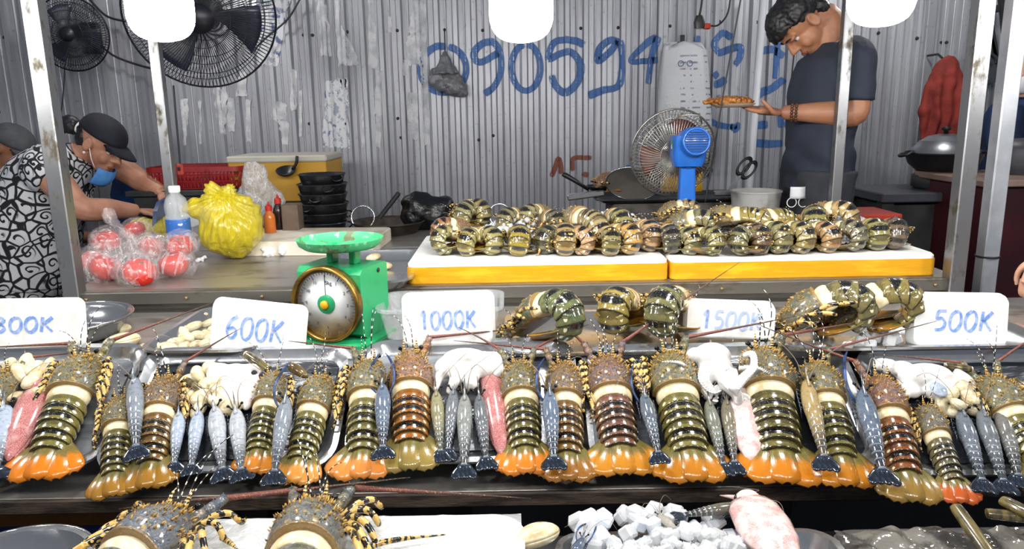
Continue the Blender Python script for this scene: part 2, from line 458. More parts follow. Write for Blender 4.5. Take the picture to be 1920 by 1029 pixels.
# ------------------------------------------------------------------ hanging LED bulbs (the stall's own, and added ones out of view)
t = NT('led_diffuser'); t.p(Base_Color=(1, 1, 1, 1), Emission_Color=(1.0, .975, .94, 1), Emission_Strength=BULB); M_LED = t.m
M_LEDBASE = pm('white_lamp_base', '#dcdcdc', .4)
bulb_me = mesh('diffuser', G().lathe([(.001, 0), (.02, .001), (.03, .003), (.04, .006), (.049, .0105), (.056, .016), (.0615, .0235), (.066, .032), (.0695, .045), (.07, .055), (.07, .125), (.066, .145), (.05, .16)], 56, cap=(False, True)), M_LED)
base_me = mesh('lamp_base', G().lathe([(.045, .158), (.055, .16), (.05, .2), (.03, .235), (.022, .24), (.022, .275), (.001, .278)], 20), M_LEDBASE)
cord_me = mesh('cord', G().tube([(0, 0, .27), (0, 0, .9)], .004, 6), M_CABLE)
def led(label, p):
    t = thing('led_bulb', label, 'light bulb', p, group='white LED bulbs hung over the stall')
    t.scale = (.9, .9, .95)
    ob('diffuser', bulb_me, t); ob('lamp_base', base_me, t); ob('cord', cord_me, t)
for x, y, Y, lb in ((307, 78, 1.55, 'glaring white LED bulb hanging in front of the big black fan'), (978, 80, 1.55, 'glaring white LED bulb hanging before the middle of the painted phone number'), (1648, 50, 1.55, 'glaring white LED bulb hanging to the right of the standing man')):
    led(lb, atY(x, y, Y))
for x in (-1.75, 1.80): led('added unseen white LED bulb past the %s end of the stall' % ('left' if x < 0 else 'right'), (x, 1.52, 1.46))  # bulb row carried on out of view, added for more light and glints
for x, n in ((-1.4, 'left end'), (-.7, 'left middle'), (0, 'middle'), (.7, 'right middle'), (1.4, 'right end')): led('added unseen white LED bulb over the customers at the %s of the front lamp row' % n, (x, .38, 1.78))  # unseen bulbs added to light signs and lobsters from the front
for x, n in ((-1.6, 'seated woman'), (1.9, 'red stove cabinet')): led('white LED bulb hanging high near the %s' % n, (x, 3.35, 2.05))

# ------------------------------------------------------------------ front table, shelf, counter
front_table = thing('display_table', 'low wooden-edged display table carrying the leaning seafood trays', 'table', (0, Y_TAB, 0))
def P_(name, g, mat, parent, sh=None, smooth=False):      # child given in world coordinates
    g.xf(Matrix.Translation(-Vector(parent.location))); return part(name, g, mat, parent, smooth, sh)
P_('table_top', G().box((0, 1.52, Z_TAB - .008), (3.3, .34, .016), bev=.002), M_TOP, front_table)
P_('front_edge', G().box((0, Y_TAB + .006, Z_TAB - .016), (3.3, .02, .03), bev=.003), M_WOODEDGE, front_table)
for x in (-1.55, -.55, .55, 1.55): P_('leg', G().box((x, 1.46, (Z_TAB - .02) / 2), (.06, .06, Z_TAB - .02), bev=.003), M_DARK, front_table)
P_('back_panel', G().box((0, 1.60, .32), (3.3, .012, .46)), M_DARK, front_table)
shelf = thing('middle_shelf', 'stained steel shelf between the leaning trays and the counter', 'shelf', (0, 1.88, 0))
P_("shelf_top", G().box((0, (Y_SHELF + Y_CTR) / 2 - .01, Z_SHELF - .01), (3.3, Y_CTR - Y_SHELF - .012, .02), bev=.002), M_TOP, shelf)
P_('front_board', G().box((0, Y_SHELF + .012, Z_SHELF - .045), (3.3, .02, .05), bev=.003), M_WOODEDGE, shelf)
for x in (-1.5, 0, 1.5): P_('leg', G().box((x, 1.9, .37), (.05, .05, .74), bev=.003), M_DARK, shelf)
ctr = thing('stall_counter', 'steel counter with galvanised corner posts and bolted front rail', 'counter', (0, 2.4, 0))
P_('countertop', G().box((0, (Y_CTR + Y_BACK) / 2, Z_CTR - .006), (2.60, Y_BACK - Y_CTR, .012), bev=.002), M_TOP, ctr)
P_('front_rail', G().box((0, Y_CTR - .006, Z_CTR - .018), (2.56, .012, .036), bev=.002).box((0, Y_CTR + .01, Z_CTR + .001), (2.56, .03, .003)), M_RAIL, ctr)
P_('front_panel', G().box((0, Y_CTR + .012, Z_CTR - .2), (2.54, .01, .33)), M_RAIL, ctr)
P_('dark_inside', G().box((0, Y_BACK - .02, .38), (2.5, .01, .74)), M_DARK, ctr)
bolt = mesh('bolt', G().lathe([(.001, .006), (.004, .0055), (.0055, .003), (.006, 0)], 10, M=Matrix.Rotation(RAD(90), 3, 'X')), pm('bolt_brass', '#8f7d58', .4, .8))
for px in (160, 348, 490, 700, 747, 1030, 1354, 1705, 1755):
    p = atY(px, 549 - (px - 160) * .0165, Y_CTR - .012); ob('bolt', bolt, ctr, Matrix.Translation(Vector((p.x, Y_CTR - .012, Z_CTR - .018)) - ctr.location))
for (px, py, Y, w, up) in ((139, 540, Y_CTR - .005, .045, 2.2), (1788, 520, Y_CTR - .005, .045, 2.2), (318, 330, Y_BACK - .02, .036, 2.2), (1566, 360, Y_BACK - .02, .036, 2.2)):
    p = atY(px, py, Y); P_('post', G().box((p.x, Y, up / 2), (w, w, up), bev=.003), M_POST, ctr)
pw = atY(1849, 500, 2.35)
o = part('aluminium_post', G().box((0, 0, 1.1), (.05, .05, 2.2), bev=.004), pm('white_aluminium', '#c9ccd2', .35, .5, '#a9adb4', ns=4), None, False); o.location = (pw.x, 2.35, 0)
tag(o, 'smooth white aluminium post in front of the dark red cabinet', 'post')
b2 = G().torus((0, 0, .83), .034, .003, 20, 6); part('cable_tie', b2, M_CABLE, o)

# side table beyond the counter on the left (pots, bottles) and low shelf before the front table
rear = thing('rear_table', 'grey table behind the counter carrying pots and sauce bottles', 'table', (-.7, 3.1, 0))
P_('table_top', G().box((-.72, 3.05, Z_CTR - .012), (1.72, .54, .024), bev=.003), M_TOP, rear)
for x, y in ((-1.5, 2.82), (.06, 2.82), (-1.5, 3.28), (.06, 3.28)): P_('leg', G().box((x, y, .4), (.04, .04, .79)), M_DARK, rear)
low = thing('lower_shelf', 'low dark shelf in front of the display table', 'shelf', (0, 1.0, 0))
P_('shelf_top', G().box((0, .96, Z_LOW - .012), (3.0, .70, .024), bev=.002), M_DARK, low)
for x in (-1.4, 0, 1.4): P_('leg', G().box((x, 1.0, .24), (.05, .5, .475)), M_DARK, low)
# ================================================================== lobsters
def shell_mats():
    # tail segments: st.x = angle from the ridge (0..1), st.y = front..rear, st.z = which segment
    t = NT('lobster_tail_shell'); s = t.attr('st'); v = t.obj()
    oi = t.n('ObjectInfo').outputs['Color']
    n = t.noise(v, 130, 3, .6); n2 = t.noise(v, 420, 2); n3 = t.noise(v, 45, 2)
    base = t.mix(t.step(n3, .35, .7), oi, t.mix(.25, oi, C('#a8925a')))
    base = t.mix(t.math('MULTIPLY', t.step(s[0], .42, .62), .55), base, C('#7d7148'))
    w = t.math('ADD', s[0], t.math('MULTIPLY', t.math('SUBTRACT', n, .5), .30))
    band = t.math('MULTIPLY', t.step(t.math('ADD', s[1], t.math('MULTIPLY', t.math('SUBTRACT', n, .5), .22)), .20, .30), t.math('SUBTRACT', 1.0, t.step(t.math('ADD', s[1], t.math('MULTIPLY', t.math('SUBTRACT', n, .5), .25)), .60, .74)))
    band = t.math('MULTIPLY', band, t.math('SUBTRACT', 1.0, t.step(w, .26, .40)))
    band = t.math('MULTIPLY', band, s[2])
    c = t.mix(band, base, C('#0c0e12'))
    ln = t.math('MULTIPLY', t.step(s[0], .22, .34), t.math('MULTIPLY', t.step(s[1], .10, .145), t.math('SUBTRACT', 1., t.step(s[1], .165, .22))))
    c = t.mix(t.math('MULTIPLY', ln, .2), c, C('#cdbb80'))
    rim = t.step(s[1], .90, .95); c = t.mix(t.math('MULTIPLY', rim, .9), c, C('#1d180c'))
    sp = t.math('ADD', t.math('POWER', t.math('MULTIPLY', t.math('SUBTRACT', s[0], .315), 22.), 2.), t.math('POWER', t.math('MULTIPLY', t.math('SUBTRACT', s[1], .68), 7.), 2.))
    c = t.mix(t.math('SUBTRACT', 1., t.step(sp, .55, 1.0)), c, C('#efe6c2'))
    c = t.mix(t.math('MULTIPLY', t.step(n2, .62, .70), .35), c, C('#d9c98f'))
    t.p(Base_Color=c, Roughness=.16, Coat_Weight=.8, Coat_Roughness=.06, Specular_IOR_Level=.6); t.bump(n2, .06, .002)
    seg = t.m
    t = NT('lobster_carapace_shell'); s = t.attr('st'); v = t.obj()
    oi = t.n('ObjectInfo').outputs['Color']
    n = t.noise(v, 30, 3, .6); n2 = t.noise(v, 110, 4, .65); vo = t.vor(v, 260)
    c = t.mix(t.step(n, .40, .62), t.mix(.50, oi, C('#545a60')), t.mix(.30, oi, C('#7d6428')))
    c = t.mix(t.math('MULTIPLY', t.step(n2, .57, .68), .75), c, C('#b8964a')); c = t.mix(t.math('MULTIPLY', t.step(n2, .46, .36), .7), c, C('#343a44'))
    c = t.mix(t.math('MULTIPLY', t.step(s[1], .045, .03), .6), c, C('#9a7434')); c = t.mix(t.math('MULTIPLY', t.step(s[0], .50, .66), .7), c, C('#a27c34'))
    t.p(Base_Color=c, Roughness=.24, Coat_Weight=.7, Coat_Roughness=.1)
    t.bump(t.math('ADD', t.math('MULTIPLY', vo, -.6), n2), .45, .004)
    car = t.m
    t = NT('lobster_tail_fan'); s = t.attr('st'); v = t.obj(); oi = t.n('ObjectInfo').outputs['Color']
    n = t.noise(v, 70, 4, .6); rad = t.noise(t.obj((9, .8, 1)), 60, 2)
    e = t.math('ADD', s[1], t.math('MULTIPLY', t.math('SUBTRACT', n, .5), .35))
    c = t.mix(t.step(e, .38, .60), C('#6b6230'), oi)
    c = t.mix(t.math('MULTIPLY', t.step(rad, .56, .7), .2), c, C('#cf9a3a'))
    c = t.mix(t.math('MULTIPLY', t.step(n, .62, .70), .5), c, C('#5d5a30'))
    t.p(Base_Color=c, Roughness=.2, Coat_Weight=.6, Subsurface_Weight=.15, Subsurface_Scale=.01, Subsurface_Radius=(1, .5, .2)); t.bump(rad, .12, .003)
    fan = t.m
    t = NT('lobster_leg_shell'); s = t.attr('st'); v = t.obj()
    n = t.noise(v, 85, 2, .5); vo = t.vor(v, 95, 'F1')
    w = t.math('SINE', t.math('MULTIPLY_ADD', s[1], 34., t.math('MULTIPLY', n, 9.)))
    c = t.mix(t.step(t.math('ADD', w, t.math('MULTIPLY', t.step(vo, .32, .22), 1.2)), -.15, .25), C('#17130f'), C('#d8b266'))
    c = t.mix(t.step(n, .60, .68), c, C('#b98a3c'))
    t.p(Base_Color=c, Roughness=.25, Coat_Weight=.5); leg = t.m
    t = NT('lobster_antenna'); s = t.attr('st'); n = t.noise(t.obj(), 300, 2)
    c = t.ramp(s[1], [(0, C('#7d4640')), (.3, C('#6f4038')), (.6, C('#4d382e')), (1, C('#2c221d'))]); c = t.mix(t.step(n, .55, .7), c, C('#a8784d'))
    t.p(Base_Color=c, Roughness=.4); t.bump(t.math('SINE', t.math('MULTIPLY', s[1], 900.)), .3, .002); ant = t.m
    t = NT('lobster_feeler'); s = t.attr('st')
    w = t.math('SINE', t.math('MULTIPLY', s[1], 42.)); t.p(Base_Color=t.mix(t.step(w, .45, .6), C('#15161a'), C('#e9e6dc')), Roughness=.4); feel = t.m
    return seg, car, fan, leg, ant, feel
M_SEG, M_CAR, M_FAN, M_LEG, M_ANT, M_FEEL = shell_mats()
M_MEAT = pm('lobster_meat', '#efe3c0', .28, 0, '#dcc795', ns=60, Coat_Weight=.5, Subsurface_Weight=.2, Subsurface_Scale=.01)
M_SPINE = pm('lobster_spine', '#c79a45', .35, 0, '#5c4a26', ns=90)
M_EYE = pm('black_eye', '#0b0b0c', .08)

def arch(y, a, h, n=28, zc=.016, pl=0.0, sweep=0.0):
    out = []; at = []
    for j in range(n):
        th = 2 * math.pi * j / n; s, c = math.sin(th), math.cos(th)
        x = a * math.copysign(abs(s) ** .96, s); z = zc + (h - zc) * abs(c) ** 1.05 if c >= 0 else zc + zc * .85 * -abs(c) ** .7
        if pl and c < .25 and c > -.75: x *= 1 + pl; z -= pl * .05
        out.append((x, y - sweep * (1 - max(c, -.2)), z)); at.append(abs(th / math.pi) if th <= math.pi else abs(2 - th / math.pi))
    return np.array(out), at
SEGL = [.030, .025, .025, .024, .023, .022]
SEGA = [.0490, .0490, .0480, .0462, .0440, .0410]
SEGH = [.066, .066, .064, .059, .052, .043]
SEGB = [.35, 1.0, 1.0, .55, 1.0, .0]
def seg_mesh(i):
    L = SEGL[i] + .007; rings = []; A = []
    for t, s, pl in ((0, .90, 0), (.06, .95, 0), (.2, .985, .02), (.45, 1.0, .05), (.7, 1.01, .08), (.88, 1.012, .06), (.96, 1.005, .03), (1.0, .975, 0), (1.0, .90, 0)):
        r, at = arch(.007 - L * t, SEGA[i] * s, SEGH[i] * s, 32, pl=pl, sweep=.010); rings.append(r); A += [(q, t, SEGB[i]) for q in at]
    return mesh('tail_segment', G().loft(rings, True, (True, True), A), M_SEG)
def seg_curl_mesh(i):
    # the same plate drawn out under its neighbour, as it shows when the tail is rolled up
    L = SEGL[i] + .007; rings = []; A = []; E = .034; tot = E + L
    for e in (E, .027, .020, .013, .006):
        r, at = arch(.007 + e, SEGA[i] * (.955 - .0 * e), SEGH[i] * (.965) - (e + .004) ** 2 / .085, 32, sweep=.004); rings.append(r); A += [(q, (E - e) / tot, SEGB[i]) for q in at]
    for t, s, pl in ((.06, .955, 0), (.2, .985, .02), (.45, 1.0, .05), (.7, 1.01, .08), (.88, 1.012, .06), (.96, 1.005, .03), (1.0, .975, 0), (1.0, .90, 0)):
        r, at = arch(.007 - L * t, SEGA[i] * s, SEGH[i] * s, 32, pl=pl, sweep=.006); rings.append(r); A += [(q, (E + L * t) / tot, SEGB[i]) for q in at]
    return mesh('tail_segment', G().loft(rings, True, (True, True), A), M_SEG)
SEG_ME = [seg_mesh(i) for i in range(6)]; SEG_CURL = [seg_curl_mesh(i) for i in range(6)]
def carapace_prof(y):
    ys = [0, .012, .03, .055, .075, .082, .095, .115, .13]
    a = [.057, .060, .062, .061, .057, .054, .050, .042, .030]
    h = [.078, .082, .085, .084, .078, .073, .068, .056, .040]
    return np.interp(y, ys, a), np.interp(y, ys, h)
def cara_mesh():
    rings = []; A = []
    st = [-.004, -.004, 0, .002, .005, .012, .02, .03, .042, .055, .066, .075, .079, .083, .09, .1, .11, .12, .128, .131]
    for k, y in enumerate(st):
        a, h = carapace_prof(max(0, y)); s = 1.0
        if k == 0: s = .985
        if k in (1, 2): s = 1.035
        if k == len(st) - 1: s = .6
        r, at = arch(y, a * s, h * s, 32)
        if k > 3: r = r + np.array([[mnoise.noise((p[0] * 90, p[1] * 90, p[2] * 90)) * .0016] * 3 for p in r])
        rings.append(r); A += [(q, (y + .004) / .135, 0) for q in at]
    return mesh('carapace', G().loft(rings, True, (True, True), A), M_CAR)
CARA_ME = cara_mesh()
def spine_mesh():
    g = G(); rg = random.Random(5)
    for k in range(130):
        y = .012 + .115 * rg.random() ** .8; th = rg.uniform(-1.35, 1.35); a, h = carapace_prof(y)
        x = a * math.copysign(abs(math.sin(th)) ** .9, math.sin(th)); z = .018 + (h - .018) * abs(math.cos(th)) ** .92
        n = Vector((math.sin(th) * .8, .75, math.cos(th) * .8)).normalized(); L = rg.uniform(.003, .0065) * (1.3 if y > .09 else 1)
        p = Vector((x, y, z)); g.tube([p - n * .002, p + n * L * .5, p + n * L], [L * .42, L * .22, .0002], 5)
    return mesh('spines', g, M_SPINE)
SPINE_ME = spine_mesh()
def horn_mesh(s):
    P = bez([(s * .015, .118, .048), (s * .018, .132, .062), (s * .017, .150, .070)], 6)
    return mesh('horn', G().tube(P, np.linspace(.006, .0006, len(P)), 8), M_LEG)
HORN = {s: horn_mesh(s) for s in (-1, 1)}
def eye_mesh(s):
    return mesh('eye', G().tube([(s * .016, .124, .036), (s * .026, .136, .04)], .004, 8).ball((s * .029, .139, .042), .0065, 10, 6), M_EYE)
EYE = {s: eye_mesh(s) for s in (-1, 1)}
def ped_mesh(s):
    g = G(); P = [Vector((s * .022, .118, .022)), Vector((s * .036, .142, .026)), Vector((s * .046, .165, .03)), Vector((s * .052, .185, .034))]
    for a, b, r in zip(P[:-1], P[1:], (.013, .0115, .0095)):
        g.tube([a - (b - a) * .08, a, a.lerp(b, .5), b, b + (b - a) * .05], [r * .6, r * .95, r, r * 1.08, r * .55], 10)
        for k in range(7):
            an = k * 2.4; n = Vector((math.cos(an), .4, math.sin(an))); p = a.lerp(b, .2 + .11 * k) + n * r * .7
            g.tube([p, p + n * .006], [.0018, .0002], 4)
    return mesh('antenna_base', g, M_CAR)
PED = {s: ped_mesh(s) for s in (-1, 1)}
COLLAR_ME = mesh('meat_collar', G().loft([arch(y, a, h, 28)[0] for y, a, h in ((.012, .045, .058), (.004, .0485, .064), (-.010, .051, .069), (-.020, .0515, .0705), (-.030, .0498, .0685), (-.040, .046, .061))], True), M_MEAT)
def lobe_mesh(L, w0, w1, cup, name):
    """one blade of the tail fan, pointing to -y from its hinge"""
    top = []; A = []; cols = 9; rows = 9; th = .0035
    for r in range(rows + 1):
        t = r / rows; ww = (w0 + (w1 - w0) * math.sin(min(1, t * 1.25) * math.pi / 2)) * (max(0, 1 - max(0, (t - .70) / .30) ** 2.6) ** .45 * .72 + .28)
        for c in range(cols + 1):
            u = c / cols * 2 - 1
            top.append((u * ww, -L * t, cup * (1 - u * u) * math.sin(t * math.pi * .62 + .3) - .010 * t * t)); A.append((abs(u), t, 0))
    top = np.array(top); bot = top - np.array([0, 0, th]); k = cols + 1; N = len(top); Fc = []
    for r in range(rows):
        for c in range(cols):
            a = r * k + c; Fc += [(a, a + 1, a + k + 1, a + k), (N + a, N + a + k, N + a + k + 1, N + a + 1)]
    edge = [c for c in range(k)] + [r * k + cols for r in range(1, rows + 1)] + [rows * k + c for c in range(cols - 1, -1, -1)] + [r * k for r in range(rows - 1, 0, -1)]
    for i in range(len(edge)):
        a, b = edge[i], edge[(i + 1) % len(edge)]; Fc.append((a, N + a, N + b, b))
    return mesh(name, G().add(np.concatenate([top, bot]), Fc, A + A), M_FAN)
TELSON = lobe_mesh(.108, .024, .031, .014, 'telson'); UROP1 = lobe_mesh(.112, .016, .031, .010, 'tail_lobe'); UROP2 = lobe_mesh(.104, .015, .029, .009, 'tail_lobe')
def leg_mesh(s, k, variant=0):
    y = [.10, .082, .062, .042, .024][k]; rg = random.Random(k * 7 + variant * 3 + (s > 0))
    if variant == 0:      # folded close along the flank
        pts = [(.034, y, .012), (.058, y + .012, .026), (.070, y + .004 - .006 * k, .040), (.078 + rg.random() * .01, y - .03 - .01 * k, .024), (.070, y - .055 - .008 * k, .008)]
    else:                 # reaching out and forward
        pts = [(.034, y, .012), (.066, y + .02, .034), (.092, y + .035 - .02 * k, .036), (.108, y + .045 - .035 * k, .014), (.098, y + .075 - .045 * k, .006)]
    P = bez([(s * a, b, c) for a, b, c in pts], 16)
    r = np.interp(np.linspace(0, 1, len(P)), [0, .1, .3, .33, .6, .63, .9, 1], [.006, .0072, .0062, .0070, .0055, .0060, .0036, .0012])
    return mesh('leg', G().tube(P, r, 8), M_LEG)
LEGS = {(s, k, v): leg_mesh(s, k, v) for s in (-1, 1) for k in range(5) for v in (0, 1)}
def antenna_mesh(s, yaw, elev, length, curve, sag=0):
    p = Vector((s * .052, .184, .034)); P = []; n = 18
    for i in range(n + 1):
        t = i / n; a = RAD(yaw) * s + curve * s * t; e = RAD(elev) - sag * t
        P.append(p.copy()); p = p + Vector((math.sin(a) * math.cos(e), math.cos(a) * math.cos(e), math.sin(e))) * (length / n)
    return mesh('antenna', G().tube(P, np.interp(np.linspace(0, 1, n + 1), [0, .1, 1], [.0062, .0048, .0008]), 6), M_ANT)
ANT_CACHE = {}
def antenna(s, a):
    k = (s,) + tuple(a)
    if k not in ANT_CACHE: ANT_CACHE[k] = antenna_mesh(s, *a)
    return ANT_CACHE[k]
def feeler_mesh(s, k):
    rg = random.Random(k * 13 + (s > 0)); p = Vector((s * .007, .13, .042)); P = []; n = 12; a = rg.uniform(-.2, .6) * s; e = rg.uniform(.5, 1.35); da = rg.uniform(-1.0, 1.2) * s; de = rg.uniform(-1.4, -.1); L = rg.uniform(.07, .17)
    for i in range(n + 1):
        t = i / n; P.append(p.copy()); aa = a + da * t * t; ee = e + de * t * t
        p = p + Vector((math.sin(aa) * math.cos(ee), math.cos(aa) * math.cos(ee), math.sin(ee))) * (L / n)
    return mesh('feeler', G().tube(P, np.linspace(.0016, .0007, n + 1), 5), M_FEEL)
FEEL = {(s, k): feeler_mesh(s, k) for s in (-1, 1) for k in range(14)}; FEELN = [0]
VSEG = [np.array([v.co[:] for v in m.vertices]) for m in SEG_ME]
VCAR = np.array([v.co[:] for v in CARA_ME.vertices])
LOB_LEN = .131 + .032 + sum(SEGL) + .086     # nose to end of fan when straight
def tail_pose(bend):
    T = Matrix.Translation((0, -.032, 0)); out = []
    for i in range(6):
        T = T @ Matrix.Translation((0, 0, .02)) @ Matrix.Rotation(RAD(bend[i]), 4, 'X') @ Matrix.Translation((0, 0, -.02))
        out.append(T.copy()); T = T @ Matrix.Translation((0, -SEGL[i], 0))
    T = T @ Matrix.Translation((0, .020, .026)) @ Matrix.Rotation(RAD(bend[6]), 4, 'X')
    return out, T
STRAIGHT = (0, 1, 1, 1, 0, -2, -4)
def lowest(bend, pitch):
    R = np.array(Matrix.Rotation(RAD(pitch), 3, 'X')); T, F_ = tail_pose(bend); z = (VCAR @ R.T)[:, 2].min()
    for V, M in zip(VSEG, T):
        Mn = np.array(M); z = min(z, ((V @ Mn[:3, :3].T + Mn[:3, 3]) @ R.T)[:, 2].min())
    return z
def lobster(label, group, M, shell, tip, bend=STRAIGHT, pitch=0, ant=((35, 8, .34, .2), (35, 8, .34, .2)), legv=(0, 0), feel=(0, 1), fanspread=1.0, collar=True, legs=5, meat=True):
    """M: where the body rests (local +y to the head, +z away from the support)"""
    dz = -lowest(bend, pitch)
    root = thing('spiny_lobster', label, 'lobster', group=group, M=M @ Matrix.Translation((0, 0, dz)) @ Matrix.Rotation(RAD(pitch), 4, 'X'))
    car = ob('carapace', CARA_ME, root, None, shell); ob('spines', SPINE_ME, car)['kind'] = 'stuff'
    for s in (-1, 1):
        ob('horn', HORN[s], car); ob('eye', EYE[s], car)
    if collar: ob('meat_collar', COLLAR_ME, root)
    T, FT = tail_pose(bend)
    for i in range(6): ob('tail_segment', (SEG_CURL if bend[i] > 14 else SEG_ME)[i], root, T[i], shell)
    rz = lambda d: Matrix.Rotation(RAD(d * fanspread), 4, 'Z')
    ob('telson', TELSON, root, FT, tip)
    for s in (-1, 1):
        ob('tail_lobe', UROP1, root, FT @ Matrix.Translation((s * .019, .002, -.006)) @ rz(s * 13), tip)
        ob('tail_lobe', UROP2, root, FT @ Matrix.Translation((s * .029, .006, -.011)) @ rz(s * 26), tip)
    for s, a, lv in ((-1, ant[0], legv[0]), (1, ant[1], legv[1])):
        if a is not None:
            pd = ob('antenna_base', PED[s], root, None, shell); ob('antenna', antenna(s, a), pd)
        if lv is not None:
            for k in range(legs): ob('leg', LEGS[(s, k, lv)], root)
    for k in feel:
        FEELN[0] += 3; ob('feeler', FEEL[(-1, FEELN[0] % 14)], root); ob('feeler', FEEL[(1, (FEELN[0] + 5) % 14)], root)
    return root
OLIVE = C('#69642f'); OLIVE2 = C('#625c2a'); OLIVED = C('#545024'); ORANGE = C('#8f5208'); REDB = C('#7a4438'); REDO = C('#823f14'); GREY = C('#5a5640'); BROWN = C('#6e4d1c')
T_OR = C('#cf7408'); T_PALE = C('#d9863a'); T_AMB = C('#93681a'); T_DK = C('#8a6a18'); T_RED = C('#b4521a')
# ================================================================== leaning trays and what lies on them
M_LINER = pm('foil_liner', '#a9adb2', .34, .7, '#7f848b', ns=18, stretch=(.4, 2, 1), bump=.25, bs=40, bd=.01)
M_WRAP = pm('dark_cling_film', '#33373d', .25, .3, '#6d747d', ns=12, stretch=(.5, 1.5, 1), lo=.55, hi=.8, bump=.35, bs=22, bd=.015)
def tray_geo(w, d, h, wall=.0025, flare=.018, lip=.012, r=.05):
    n = 6
    rings = [rrect(w + 2 * lip, d + 2 * lip, r + lip, h - .006, n), rrect(w + 2 * lip, d + 2 * lip, r + lip, h, n), rrect(w, d, r, h, n), rrect(w - 2 * flare * .8, d - 2 * flare * .8, r, .008, n), rrect(w - 2 * flare - .01, d - 2 * flare - .01, r * .8, .003, n),
             rrect(w - 2 * flare - .01, d - 2 * flare - .01, r * .8, 0, n), rrect(w - 2 * flare * .8 + .004, d - 2 * flare * .8 + .004, r, .006, n), rrect(w + .004, d + .004, r, h - .006, n)]
    g = G(); rings2 = rings[:5]; inner = g.loft(rings2, True, (False, True)); g.loft([rings[5], rings[6], rings[7], rings[0]], True, (True, False))
    return g
def tray(label, w, d, h, M, mat=M_TRAY, liner=None, group='steel seafood trays', r=.05):
    t = thing('seafood_tray', label, 'tray', group=group, M=M)
    b = part('tray_body', tray_geo(w, d, h, r=r), mat, t, sh=35)
    if liner:
        g = G(); nx, ny = 30, 20; V = []
        for i in range(ny + 1):
            for j in range(nx + 1):
                x = (j / nx - .5) * (w - .05); y = (i / ny - .5) * (d - .05); V.append((x, y, .005 + .004 * abs(mnoise.noise((x * 22, y * 22, w)))))
        g.add(V, [(i * (nx + 1) + j, i * (nx + 1) + j + 1, (i + 1) * (nx + 1) + j + 1, (i + 1) * (nx + 1) + j) for i in range(ny) for j in range(nx)]); part('liner_sheet', g, liner, t)
    return t
def lean(xl, xr, yb, L=.31, h=.0):
    """frame of a tray leaning on the shelf edge; xl/xr/yb = photo pixels of its lower edge"""
    a = front(xl, yb, h); b = front(xr, yb, h); o = (a + b) / 2; o = Vector((o.x, 0, 0)) + Vector((0, (a.y + b.y) / 2, (a.z + b.z) / 2)) + FD * (L / 2)
    return Matrix.Translation(o) @ Matrix.Rotation(TILT, 4, 'X'), abs(b.x - a.x)
TRAYS = [('steel tray with foil liner under the large olive lobster by the red squid', -270, 182, 880, M_LINER), ('film-wrapped tray under the row of pale grey prawns', 188, 618, 885, M_WRAP), ('steel tray holding the orange-brown lobster and white octopus', 655, 1085, 868, M_LINER),
         ('steel tray holding the pink squid and the curly-armed octopus', 1118, 1660, 880, M_WRAP), ('steel tray at the right end holding cuttlefish and clams', 1700, 2150, 890, M_WRAP)]
for lb, a, b, yb, ln in TRAYS:
    M, w = lean(a, b, yb, .31, -.018); tray(lb, w, .31, .022, M, liner=ln)
FG = 'lobsters on the leaning trays'
